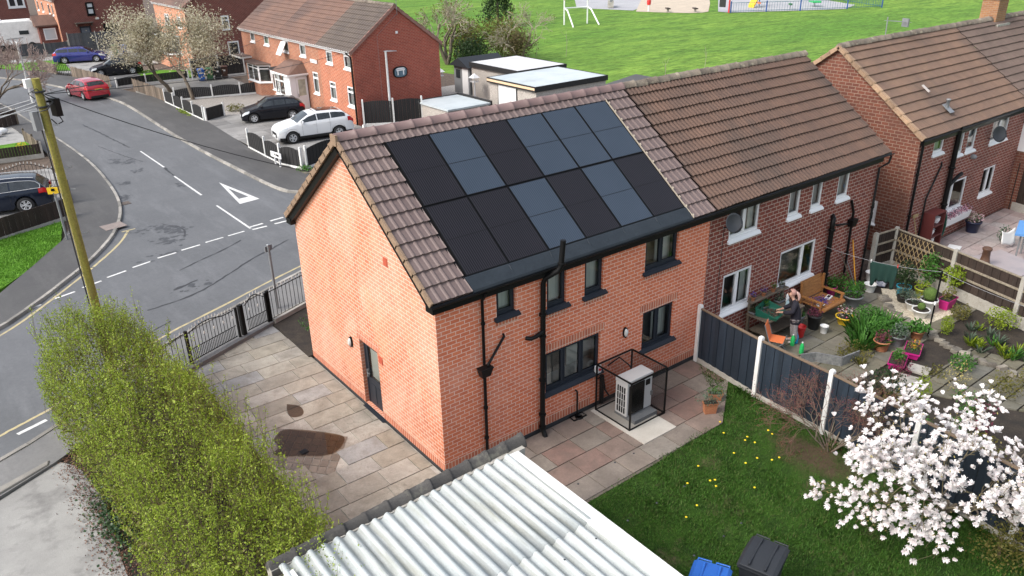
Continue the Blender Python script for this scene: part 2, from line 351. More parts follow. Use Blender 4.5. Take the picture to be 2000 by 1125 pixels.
M['ridge_old'] = m_surf('weathered_ridge', (.2, .17, .135), (.13, .105, .085), 2, .85, fine=30, isl=.35, stain=(.3, .27, .2), stain_s=3)
M['coping_dark'] = m_surf('dark_ridge_tile', (.04, .038, .037), (.06, .057, .054), 2.5, .8, fine=40, isl=.3, stain=(.14, .135, .11), stain_s=2.4)
M['felt_pale'] = m_surf('pale_grey_roof', (.5, .55, .57), (.42, .47, .49), .6, .75, fine=30, fine_amt=.06, stain=(.33, .36, .37), stain_s=.5)
M['felt_white'] = m_surf('white_grey_roof', (.62, .62, .62), (.52, .52, .53), .7, .75, fine=30, fine_amt=.06)
t = NT('weathered_corrugated_sheet'); co = t.co(); sx = t.n('ShaderNodeSeparateXYZ', ins={0: co})
vl = t.math('SINE', t.math('MULTIPLY', t.math('ADD', sx.outputs[0], 2.43), 2*math.pi/.228)); vly = t.ramp(vl, BW(.0, .25)); nn = t.noise(t.map(co, (3.2, .3, 1)), 1.3, 6, .7)
col = t.mix(t.ramp(t.noise(co, .9, 5), BW(.35, .7)), (.47, .5, .5, 1), (.39, .43, .43, 1))
col = t.mix(t.math('MULTIPLY', t.math('SUBTRACT', 1.0, vly), t.ramp(t.noise(t.map(co, (1.5, .6, 1), loc=(7, 2, 0)), 1.2, 5, .7), [(.3, g(.0)), (.75, g(.6))])), col, (.16, .165, .14, 1))
col = t.mix(t.math('MULTIPLY', t.ramp(nn, BW(.48, .68)), .7), col, (.2, .2, .15, 1))      # moss and dirt washed down the sheet
col = t.mix(t.math('MULTIPLY', t.ramp(t.noise(t.map(co, (5, .5, 1), loc=(3, 1, 2)), .8, 6, .8), BW(.62, .7)), .75), col, (.1, .1, .09, 1)); col = t.mix(.25, col, t.noise(co, 40, 3, .8), 'OVERLAY')
t.base(col); t.rough(.55); M['corr'] = t.m
M['upvc'] = m_surf('white_plastic', (.8, .8, .8), None, rough=.35)
M['white_paint'] = m_surf('white_paint', (.78, .78, .76), (.66, .66, .64), 4, .6, fine=30, fine_amt=.05, stain=(.45, .43, .38), stain_s=2.5, stain_w=(.64, .8))
M['black'] = m_surf('black_plastic', (.006, .006, .0065), None, rough=.4, spec=.22)
M['black_matt'] = m_surf('black_stained_wood', (.013, .013, .014), (.022, .021, .021), 3, .75, fine=30, stretch=(6, 6, .4))
M['anth'] = m_surf('anthracite_frame', (.02, .025, .034), (.025, .03, .04), 3, .5, spec=.3)
M['slate'] = m_surf('slate_flashing', (.022, .029, .037), (.03, .038, .047), 2, .55, spec=.3, fine=20, fine_amt=.08)
M['plinth'] = m_surf('dark_plinth', (.03, .032, .035), (.045, .046, .05), 2, .8)
M['navy'] = m_surf('navy_fence_board', (.011, .019, .031), (.018, .028, .042), 2.5, .6, fine=30, isl=.3, stain=(.035, .046, .06), stain_s=4, stain_w=(.66, .8), stretch=(3, 3, .6))
M['brown_fence'] = m_surf('brown_fence_board', (.026, .016, .012), (.04, .026, .02), 2, .85, fine=30, isl=.25, stain=(.05, .04, .033), stain_s=2.5, stretch=(4, 4, .5))
M['grey_fence'] = m_surf('grey_fence_board', (.05, .055, .062), (.07, .075, .082), 2, .8, fine=30, isl=.3)
M['picket'] = m_surf('weathered_picket', (.21, .165, .125), (.14, .11, .085), 4, .9, fine=30, isl=.5, stretch=(5, 5, .5))
M['rail_wood'] = m_surf('bleached_rail', (.3, .26, .2), (.2, .165, .12), 4, .9, fine=30, stretch=(1, 4, 4))
M['pole_wood'] = m_surf('mossy_pole_wood', (.27, .25, .04), (.2, .17, .05), 2.2, .9, fine=25, bump=.6, bscale=22, stain=(.3, .22, .1), stain_s=2, stain_w=(.6, .75), stretch=(5, 5, .35))
M['steel'] = m_surf('galvanised_steel', (.34, .35, .36), (.26, .27, .28), 3, .5, metal=.6)
M['iron'] = m_surf('black_iron', (.006, .006, .006), None, rough=.5, spec=.2)
M['silver'] = m_surf('silver_paint', (.72, .71, .68), None, rough=.35, metal=.2)
M['wire'] = m_surf('black_cable', (.02, .02, .022), None, rough=.6)
M['wire_grey'] = m_surf('grey_cable', (.3, .31, .33), None, rough=.6)
M['glass'] = m_glass('window_glass', (.9, .93, .92), .74); M['glass_dark'] = m_glass('car_glass', (.12, .14, .15), .62)
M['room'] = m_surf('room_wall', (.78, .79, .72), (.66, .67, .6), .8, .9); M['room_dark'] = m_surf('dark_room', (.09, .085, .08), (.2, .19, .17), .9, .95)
M['blind'] = m_surf('pale_curtain', (.78, .79, .74), (.6, .61, .57), 1.5, .9, stretch=(9, 9, .3)); M['net'] = m_surf('net_curtain', (.6, .61, .6), (.35, .36, .37), 1.1, .9, stretch=(8, 8, .4))
M['terra'] = m_surf('terracotta', (.42, .17, .08), (.33, .13, .065), 3, .8, fine=25)
M['bench_wood'] = m_surf('oiled_bench_wood', (.36, .16, .05), (.27, .115, .036), 3, .6, fine=20, stretch=(1, 6, 6))
M['grey_wood'] = m_surf('weathered_wood', (.16, .125, .09), (.1, .08, .06), 3, .9, fine=25)
def plain(name, c, rough=.5, **k): return m_surf(name, c, None, rough=rough, **k)
for nm, c, r in [('blue_bin', (.02, .13, .5), .45), ('green_bin', (.04, .15, .06), .5), ('grey_bin', (.022, .025, .03), .55), ('brown_bin', (.075, .035, .025), .5), ('black_bin', (.02, .021, .022), .5),
                 ('white_plastic_pot', (.72, .72, .7), .5), ('teal', (.02, .27, .4), .5), ('lime', (.32, .36, .03), .5), ('pink', (.55, .02, .22), .5), ('yellow', (.75, .5, .03), .5), ('red', (.6, .03, .03), .45), ('orange', (.75, .2, .07), .6),
                 ('green_plastic', (.015, .12, .08), .45), ('bottle_green', (.03, .45, .12), .2), ('bottle_blue', (.02, .3, .55), .2), ('grey_plastic', (.2, .21, .22), .6), ('cloth_green', (.007, .034, .027), .95), ('cloth_white', (.8, .8, .78), .9), ('cloth_blue', (.1, .26, .55), .8),
                 ('skin', (.5, .29, .21), .6), ('hair', (.42, .23, .19), .6), ('navy_coat', (.014, .013, .022), .85), ('shoe', (.45, .42, .4), .7), ('orange_pole', (.8, .36, .04), .5), ('rubber', (.018, .018, .019), .8), ('alloy', (.55, .56, .57), .3), ('sign_yellow', (.85, .55, .02), .5), ('cream_trim', (.42, .37, .3), .6), ('peach_wood', (.72, .52, .34), .7), ('tyre_dark', (.02, .02, .02), .9), ('amber_wood', (.17, .12, .08), .8)]:
    M[nm] = plain(nm, c, r)
M['trouser'] = m_surf('grey_check_trouser', (.2, .18, .19), (.3, .28, .29), 22, .9)
def m_panel(name, c1, c2, line, rough, coat):
    t = NT(name); co = t.co('Generated')   # x across, y up the slope of each panel
    wv = t.n("ShaderNodeTexWave", wave_type='BANDS', bands_direction='X', wave_profile='SIN', ins={'Vector': co, 'Scale': 6.3, 'Distortion': 0}).outputs[1]
    wy = t.n("ShaderNodeTexWave", wave_type='BANDS', bands_direction='Y', wave_profile='SIN', ins={'Vector': co, 'Scale': 3.2, 'Distortion': 0}).outputs[1]
    col = t.mix(t.ramp(t.noise(co, 2, 3), BW(.3, .7)), c4(c1), c4(c2))
    col = t.mix(t.ramp(wv, BW(.5, .95)), col, c4(line))
    t.base(col); t.rough(rough); t.b.inputs['Specular IOR Level'].default_value = coat; return t.m
M['cell_dark'] = m_panel('black_solar_cells', (.005, .005, .007), (.008, .007, .01), (.036, .034, .041), .35, .22)
M['cell_blue'] = m_panel('blue_grey_solar_cells', (.028, .04, .06), (.034, .047, .07), (.056, .075, .1), .3, .35)
M['cage_mesh'] = m_mesh('fine_black_mesh', (.012, .011, .012), .28)
# ------------------------------------------------------------------ ground, roads, paving
def sheet(name, poly, z, mat, parent=None, th=.0, kind='structure', label=None, cat=None):
    mb = MB()
    if th: mb.prism(poly, z-th, z)
    else: mb.add([(x, y, z) for x, y in poly], (tuple(range(len(poly))),))
    o = mb.build(name, mat, parent, kind=kind)
    return o
def smooth(pts, k=3):
    for _ in range(k):
        q = [pts[0]]
        for a, b in zip(pts, pts[1:]): q += [(a[0]*.75+b[0]*.25, a[1]*.75+b[1]*.25), (a[0]*.25+b[0]*.75, a[1]*.25+b[1]*.75)]
        pts = q+[pts[-1]]
    return pts
sheet('park_field', [(-500, -500), (700, -500), (700, 700), (-500, 700)], -.17, M['field'])
sheet('estate_ground', [(-90, -40), (31, -40), (31, 27), (31, 39), (29, 50), (27, 62), (48, 82), (90, 260), (-90, 260)], -.15, M['leaf_litter'])
near_kerb = smooth([(-14, 4.9), (-8.6, 6.6), (-6.7, 7.5), (-4.8, 9.1), (-2.95, 10.5), (-.7, 11.5), (1.6, 12.6), (6, 14.4), (16, 17.4), (40, 24)], 2)
farR_kerb = smooth([(40, 30.5), (16, 23.2), (9.5, 21.4), (7.0, 21.0), (5.75, 21.9), (5.5, 23.4), (5.35, 27), (5.14, 32), (5.1, 38.4), (5.3, 46), (5.3, 52), (3.85, 58.2), (2.75, 62.6), (1.2, 68), (-2.5, 75), (-9, 83)], 2)
left_kerb = smooth([(-16, 76), (-8, 70), (-3.2, 63), (-1.5, 57.3), (-1.0, 50), (-.5, 42.6), (-.2, 37.5), (-.1, 33), (-.37, 28), (-.7, 25.3), (-1.25, 23.1), (-2.07, 21), (-3.3, 18.9), (-4.45, 17.4), (-5.84, 15.7), (-6.84, 14.65), (-10, 12.4), (-16, 9.8)], 2)
road = sheet('road', near_kerb+farR_kerb+left_kerb, -.04, M['road'], th=.1)
def offset(pts, d):
    out = []
    for i, p in enumerate(pts):
        a, b = pts[max(i-1, 0)], pts[min(i+1, len(pts)-1)]; tx, ty = b[0]-a[0], b[1]-a[1]; l = math.hypot(tx, ty)+1e-9
        out.append((p[0]+ty/l*d, p[1]-tx/l*d))
    return out
def resample(pts, step):
    out = [pts[0]]; acc = 0
    for a, b in zip(pts, pts[1:]):
        l = math.hypot(b[0]-a[0], b[1]-a[1])
        while acc+l >= step:
            f = (step-acc)/l; a = (a[0]+(b[0]-a[0])*f, a[1]+(b[1]-a[1])*f); out.append(a); l = math.hypot(b[0]-a[0], b[1]-a[1]); acc = 0
        acc += l
    return out
def kerb(pts, side, top=.06):
    q = resample(pts, .9); mb = MB(); o = offset(q, .14*side)
    for i in range(len(q)-1):
        a, b, c, d = Vector(q[i]), Vector(q[i+1]), Vector(o[i+1]), Vector(o[i]); e = (b-a)*.008; dz = random.uniform(-.006, .006)
        a, b, c, d = a+e, b-e, c-e, d+e; s = (d-a)*.15
        mb.hexa([(*a, -.14), (*b, -.14), (*c, -.14), (*d, -.14)] if side < 0 else [(*d, -.14), (*c, -.14), (*b, -.14), (*a, -.14)],
                [(*(a+s), top+dz), (*(b+s), top+dz), (*c, top+dz), (*d, top+dz)] if side < 0 else [(*d, top+dz), (*c, top+dz), (*(b+s), top+dz), (*(a+s), top+dz)])
    return mb.build('kerb', M['kerb'], kind='structure')
kerb(near_kerb, 1); kerb(farR_kerb, 1); kerb(left_kerb, 1)
pv = [(40, 33), (16, 25.6), (8.6, 23.7), (7.6, 24.2), (7.6, 28), (7.5, 32), (7.9, 39.5), (8.05, 49.4), (6.95, 54.7), (6.0, 60), (4.95, 66.1), (3.4, 71.4), (-1, 78.5), (-8, 86)]
sheet('pavement', offset(farR_kerb, .13)+pv[::-1], .045, M['pave'], th=.15)
pl = [(-18, 80), (-9.5, 72.5), (-4.9, 64), (-3.0, 57), (-2.3, 49), (-1.75, 42), (-1.6, 36), (-1.85, 31.6), (-2.4, 27.3), (-2.8, 24.4), (-3.75, 22), (-5.24, 19.6), (-6.45, 17.74), (-9, 15.6), (-16, 12.6)]
sheet('pavement', offset(left_kerb, .13)+pl[::-1], .045, M['pave'], th=.15)
pn = [(-14, 3.6), (-8.2, 5.3), (-6.8, 6.0), (-3.7, 8.0), (-2.95, 8.35), (1.5, 10.3), (6, 12), (16, 15.2), (40, 22)]
sheet('pavement', [(p[0], p[1]) for p in offset(near_kerb, .13)]+pn[::-1], .035, M['pave_near'], th=.15)
# markings painted on the road
def stripe(pts, wd, mat, name='road_marking', z=-.036, ragged=0):
    q = [Vector((*p, 0)) for p in pts]; mb = MB(); L = []
    for i, p in enumerate(q):
        t = (q[min(i+1, len(q)-1)]-q[max(i-1, 0)]).normalized(); n = Vector((-t.y, t.x, 0))
        L.append((p+n*(wd/2+random.uniform(-ragged, ragged)), p-n*(wd/2+random.uniform(-ragged, ragged))))
    for a, b in zip(L, L[1:]): mb.quad((*a[1][:2], z), (*b[1][:2], z), (*b[0][:2], z), (*a[0][:2], z))
    return mb.build(name, mat, road, kind='structure')
for a, b in [((-9, 14.3), (-8.2, 14.7)), ((-7.6, 15.1), (-6.8, 15.4)), ((-6.2, 15.7), (-5.5, 16.0)), ((-5.07, 16.2), (-4.39, 16.4)), ((-4.12, 16.59), (-3.46, 16.79)), ((-3.23, 16.98), (-2.54, 17.19)), ((-2.28, 17.35), (-1.55, 17.55)), ((-1.3, 17.7), (-.58, 17.82)), ((-.35, 17.93), (.4, 18.05)), ((.65, 18.16), (1.39, 18.27)), ((1.6, 18.3), (2.3, 18.4))]:
    stripe([a, b], .1, M['paint'])
for x in (2.63, 3.6, 4.6):
    stripe([(x, 18.72+(x-2.6)*.17), (x+.62, 18.8+(x-2.6)*.17)], .13, M['paint']); stripe([(x, 18.36+(x-2.6)*.06), (x+.62, 18.38+(x-2.6)*.06)], .13, M['paint'])
for a, b in [((2.58, 35.1), (2.62, 30.7)), ((2.53, 28.6), (2.55, 24.5)), ((2.57, 22.5), (2.62, 18.55))]: stripe([a, b], .09, M['paint'], ragged=.006)
mb = MB(); z = -.036; o3 = [(3.88, 26.0), (3.45, 22.0), (4.42, 22.15)]; i3 = [(3.89, 24.75), (3.68, 22.75), (4.15, 22.8)]
for i in range(3):
    j = (i+1) % 3; mb.quad((*o3[i], z), (*o3[j], z), (*i3[j], z), (*i3[i], z))
mb.build('road_marking', M['paint'], road, kind='structure')
stripe(smooth([(-1.36, 21.7), (-1.95, 20.4), (-2.95, 18.94), (-4.31, 17.2), (-5.84, 15.35), (-6.84, 14.3), (-10, 12), (-16, 9.4)]), .1, M['ypaint'], ragged=.01); stripe([(-1.62, 21.68), (-1.08, 21.73)], .09, M['ypaint'])
stripe(smooth([(-14, 5.3), (-8.6, 7.75), (-7.64, 8.19), (-6.62, 8.62), (-4.9, 9.6), (-3.1, 11.0), (-.8, 11.95), (1.4, 13.0), (6, 14.8)]), .09, M['ypaint'], ragged=.012); stripe([(-7.3, 7.97), (-6.62, 8.22)], .12, M['paint'])
def crack(pts, wd): return stripe(resample(smooth([(x+random.uniform(-.08, .08), y+random.uniform(-.08, .08)) for x, y in pts], 2), .25), wd, M['crackm'], 'crack', -.034, wd*.45)
M['crackm'] = plain('tar_crack', (.035, .035, .038), .6)
crack([(-1.0, 16.0), (0, 16.4), (1, 16.9), (1.9, 17.5)], .05); crack([(-2.9, 13.2), (-1.2, 13.5), (.4, 14.6), (1.2, 15.2), (2.2, 15.7), (3.4, 16.3)], .07); crack([(-1.7, 14.2), (-1.2, 14.5), (-.7, 14.6)], .12)
crack([(2.4, 36.5), (2.1, 39), (1.9, 42), (1.6, 45)], .09); crack([(2.62, 30.6), (2.55, 28.7)], .1); crack([(.0, 21.5), (.5, 20.4), (.2, 19.2)], .05); crack([(-4.9, 10.2), (-3.6, 11.4), (-2.4, 12.0)], .05); crack([(1.0, 38), (1.5, 35), (2.0, 32.6)], .05)
def blot(cx, cy, r, name='tar_patch', sx=1., ang=0):
    mb = MB(); n = 9
    for k in range(int(26*r/.5)):
        u, v = random.gauss(0, .5)*r*sx*1.5, random.gauss(0, .5)*r*1.3; x0, y0 = cx+u*math.cos(ang)-v*math.sin(ang), cy+u*math.sin(ang)+v*math.cos(ang); q = random.uniform(.03, .17)*(r/.5)**.5
        mb.add([(x0+q*random.uniform(.4, 1.3)*math.cos(6.283*i/n), y0+q*random.uniform(.3, .9)*math.sin(6.283*i/n), -.035+.00002*k) for i in range(n)], (tuple(range(n)),))
    return mb.build(name, M['crackm2'], road, kind='structure')
M['crackm2'] = plain('oil_stain', (.055, .057, .062), .6)
blot(-.35, 19.4, .6, sx=.7); blot(.05, 20.6, .75, sx=.5, ang=.6); blot(1.5, 33.2, .5, sx=.5); blot(2.3, 26.8, .35, sx=.3); blot(-1.0, 14.2, .3, sx=1.6); blot(-.9, 21.3, .35, sx=1.6); blot(.9, 33.5, .5, sx=.4); blot(1.4, 31, .35, sx=.6); blot(.3, 29, .4, sx=.5); blot(-.3, 26.6, .4, sx=.5); blot(-1.2, 18.0, .3, sx=1.8)
# iron covers in the left pavement and road gully
mb = MB(); mb.cbox((-1.75, 22.4, .05), (.85, .75, .02), .15); mb.build('manhole_cover', m_surf('pinkish_cover', (.26, .21, .19), (.2, .17, .155), 8, .8, fine=40), kind='structure')
mb = MB(); mb.cbox((-.55, 25.6, -.03), (.45, .45, .02), .05); [mb.cbox((-.7+.075*i, 25.6, -.018), (.03, .38, .01), .05) for i in range(5)]; mb.build('road_gully', m_surf('rusty_grate', (.13, .1, .085), (.09, .075, .065), 8, .8), kind='structure')
# plots along the row
def flags(name, x0, x1, y0, y1, z, mat, base, rows, lx=(.7, 1.1), gap=.012, clip=None, th=.03, jit=.004, axis='x', keep=None):
    mb = MB(); y = y0
    k = 0
    while y < y1-.05:
        h = rows[k % len(rows)]; k += 1; x = x0-random.uniform(0, lx[0]) if k > 1 else x0
        while x < x1:
            l = random.uniform(*lx); a, b = max(x, x0)+gap, min(x+l, x1)-gap; c, d = y+gap, min(y+h, y1)-gap
            mx, my = (a+b)/2, (c+d)/2
            if b-a > .08 and (keep is None or keep(mx, my)):
                dz = random.uniform(-jit, jit); tl = random.uniform(-jit, jit)
                P = (lambda u, v: (u, v)) if axis == 'x' else (lambda u, v: (v, u))
                q = [P(a, c), P(b, c), P(b, d), P(a, d)]
                if axis != 'x': q = q[::-1]
                if clip: q = clip_poly(q, clip)
                if len(q) > 2: mb.prism(q, z-th, z+dz)
            x += l
        y += h
    o = mb.build(name, mat, kind='structure')
    return o
def clip_poly(poly, half):
    """half: list of (a,b,c) keep a*x+b*y<=c"""
    for a, b, c in half:
        out = []
        for i in range(len(poly)):
            p, q = poly[i], poly[(i+1) % len(poly)]; dp, dq = a*p[0]+b*p[1]-c, a*q[0]+b*q[1]-c
            if dp <= 0: out.append(p)
            if dp*dq < 0: f = dp/(dp-dq); out.append((p[0]+(q[0]-p[0])*f, p[1]+(q[1]-p[1])*f))
        poly = out
        if len(poly) < 3: return []
    return poly
sheet('driveway_bed', [(7.6, 24.3), (14.7, 26), (14.7, 41), (7.95, 40)], .0, M['joint_dark'], th=.12)
flags('driveway', 7.65, 14.7, 25.9, 40.6, .03, M['drive'], None, [1.1, 1.3, .9], (1.0, 1.9), .006, jit=.006)
sheet('gravel_garden', [(7.95, 40), (14.7, 40.6), (14.7, 46.8), (8.1, 48.2)], .02, M['gravel'], th=.15)
sheet('bin_yard', [(8.1, 48.4), (14.7, 47.0), (15.2, 57), (12.9, 57.8), (8.4, 56.6), (7.3, 54.7)], .01, m_surf('yard_concrete', (.24, .23, .21), (.19, .18, .165), .5, .9, fine=30, stain=(.15, .14, .12), stain_s=.5), th=.15)
sheet('front_lawn', [(9.3, 58.2), (13.5, 58.6), (14, 62), (10.0, 66), (9.5, 61)], .01, M['verge'], th=.15)
sheet('car_drive', [(6.2, 57.8), (9.4, 58), (10.2, 68), (5.2, 68.5)], .005, m_asphalt('drive_tarmac', (.11, .11, .11), (.15, .15, .15)), th=.15)
sheet('far_drive', [(4.9, 68.5), (13, 69), (13.5, 81.5), (2, 81.8)], -.005, M['concrete'], th=.12)
sheet('far_lawn', [(2.2, 72.2), (5.6, 69.9), (6.4, 78.5), (.6, 78.8)], .02, M['verge'], th=.1)
sheet('front_lawn', [(-6.6, 17.9), (-5.24, 19.55), (-3.8, 22), (-3.3, 24.6), (-6.2, 23.6), (-10, 22.6), (-10, 15.5)], .03, M['verge'], th=.15)
sheet('car_hardstanding', [(-3.2, 24.9), (-2.45, 27.3), (-1.95, 31.6), (-2.1, 34.5), (-10, 36), (-10, 22.9)], -.0, M['concrete'], th=.15)
sheet('front_lawn', [(-2.0, 37.9), (-1.8, 42), (-6, 42), (-9, 38.4)], .03, M['verge'], th=.15)
sheet('front_yard', [(-1.85, 42.1), (-2.2, 48.5), (-9, 49), (-9, 42.1)], .0, M['concrete'], th=.15)
# bottom left: concrete drive, tarmac strip, broken kerb
sheet('concrete_drive', smooth([(-6.7, 6.05), (-6.35, 5.5), (-6.2, 4), (-6.35, 2.6), (-6.4, 1), (-6.3, -3)], 1)+[(-6.3, -8), (-14, -8), (-14, 3.4), (-8.2, 5.25)], -.03, M['concrete'], th=.1)
sheet('hedge_bed', [(-6.75, 6.1), (-3.6, 8.0), (-2.95, 8.3), (-3.0, -1), (-3.3, -6), (-6.5, -6), (-6.5, 4)], -.05, M['soil'], th=.1)
mb = MB(); mb.hexa([(-8.6, 5.15, -.1), (-6.85, 5.95, -.1), (-6.8, 6.2, -.1), (-8.7, 5.45, -.1)], [(-8.6, 5.2, .09), (-6.95, 5.97, .07), (-6.9, 6.14, .07), (-8.7, 5.42, .09)])
mb.build('broken_kerb', M['kerb'], bevel=.02, kind='structure')
# side paving (stone flags, courses along x) and back patio
sheet('side_paving_bed', [(-3.15, -2.6), (.0, -2.6), (.0, 7.0), (-.13, 9.5), (-2.9, 8.4), (-3.15, 7.6)], -.095, M['joint_pale'], th=.06)
SA, E1_, E2_ = Vector((-2.2, 4.23)), Vector((1.2, -1.46)), Vector((-.95, -1.15)); SD = E1_.x*E2_.y-E1_.y*E2_.x
def inpud(x, y, m=-.04): d = Vector((x, y))-SA; a_, b_ = (d.x*E2_.y-d.y*E2_.x)/SD, (E1_.x*d.y-E1_.y*d.x)/SD; return m < a_ < 1-m and m < b_ < 1-m
flags('side_paving', -3.12, -.02, -2.55, 9.6, -.075, M['slab_side'], None, [.62, .6, .64, .58, .62], (.75, 1.15), .012, clip=[(-.385, 1, 9.63), (1, .05, .36)], keep=lambda x, y: not inpud(x, y))
mb = MB()
for i in range(9):
    for j in range(6):
        q = [SA+E1_*((i+u)/9)+E2_*((j+v)/6) for u, v in ((.05, .04), (.05, .96), (.95, .96), (.95, .04))]; mb.prism([(k.x, k.y) for k in q], -.11, -.083+random.uniform(-.003, .003))
mb.build('drain_setts', m_slab('wet_setts', [(0, (.16, .13, .1, 1)), (.5, (.21, .175, .14, 1)), (1, (.26, .22, .175, 1))], (.12, .095, .075), .45), kind='structure')
def blob(pts, z, n=4): return [(x, y, z) for x, y in smooth(pts+pts[:1], n)][:-1]
mb = MB(); q = blob([(-2.5, 3.75), (-2.15, 4.1), (-1.75, 3.72), (-1.55, 3.5), (-1.12, 2.95), (-1.08, 2.72), (-1.4, 2.4), (-1.75, 2.35), (-2.2, 2.75), (-2.55, 3.0), (-2.75, 3.25), (-2.45, 3.4)], -.066, 2); mb.add(q, (tuple(range(len(q))),)); mb.build('puddle', M['wet'], kind='structure')
mb = MB(); q = blob([(-1.58, 5.06), (-1.31, 4.74), (-1.44, 4.27), (-1.77, 4.37), (-1.72, 4.75)], -.066, 2); mb.add(q, (tuple(range(len(q))),)); mb.build('puddle', M['wet'], kind='structure')
mb = MB(); mb.cbox((-2.1, 2.85, -.06), (.17, .17, .012), .1); [mb.cbox((-2.15+.033*i, 2.85, -.052), (.012, .13, .008), .1) for i in range(4)]; mb.build('drain_grate', M['black'], kind='structure')
sheet('patio_bed', [(0, 0), (0, -2.62), (4.0, -2.6), (6.5, -2.45), (7.3, -1.6), (8.25, -.3), (8.4, 0)], -.125, M['joint_dark'], th=.05)
flags('back_patio', .02, 8.4, -2.55, -.02, -.105, M['slab_rear'], None, [.62, .63, .62, .66], (.72, .98), .012, clip=[(1, -1.45, 10.1), (1, .55, 8.2)])
mb = MB(); mb.hexa([(4.28, -1.96, -.11), (5.4, -1.96, -.11), (5.4, -.12, -.11), (4.28, -.12, -.11)], [(4.28, -1.96, -.085), (5.4, -1.96, -.085), (5.4, -.12, -.085), (4.28, -.12, -.085)])
mb.build('concrete_pad', m_surf('new_concrete', (.5, .47, .42), (.44, .41, .36), 2, .9, fine=60, fine_amt=.08), kind='structure')
sheet('back_lawn', [(-.2, -2.6), (4.0, -2.58), (6.5, -2.4), (7.3, -1.55), (8.15, -.3), (8.2, -2), (7.9, -6), (7.2, -12), (6.8, -16), (-.2, -16)], -.135, M['lawn'], th=.03)
sheet('front_bed', [(-.08, 7.0), (3, 7.0), (3, 10.8), (-.08, 9.6)], -.04, M['soil'], th=.1)
# next-door gardens
sheet('neighbour_garden_bed', [(8.15, 0), (18.4, -.1), (16.6, -6.7), (15.5, -14), (7.2, -14), (7.9, -6)], -.14, M['soil'], th=.03)
flags('neighbour_patio', 8.5, 17.6, -3.6, -.05, -.1, M['slab_nb'], None, [.58, .6, .62], (.5, .95), .014, clip=[(1, .55, 15.6+.0), (-.25, -1, 3.35), (1, .3, 17.3)])
flags('garden_path', 10.4, 15.4, -8.5, -4.6, -.105, M['slab_nb'], None, [.4, .45], (.35, .6), .02, clip=[(-1, -.55, -8.7), (1, .25, 13.6)], jit=.015)
flags('far_patio', 18.9, 29, -4.0, .05, -.1, M['slab_h3'], None, [.6, .6], (.6, .6001), .01)
sheet('gravel_yard', [(20.9, 26), (31, 26), (31, 40), (20.9, 40)], -.1, M['gravel'], th=.04)
sheet('pebble_bed', [(15.2, -1.9), (16.6, -.9), (17.5, -2.2), (16.5, -3.3), (15.0, -3.1), (14.9, -2.6)], -.08, M['pebble'], th=.04)
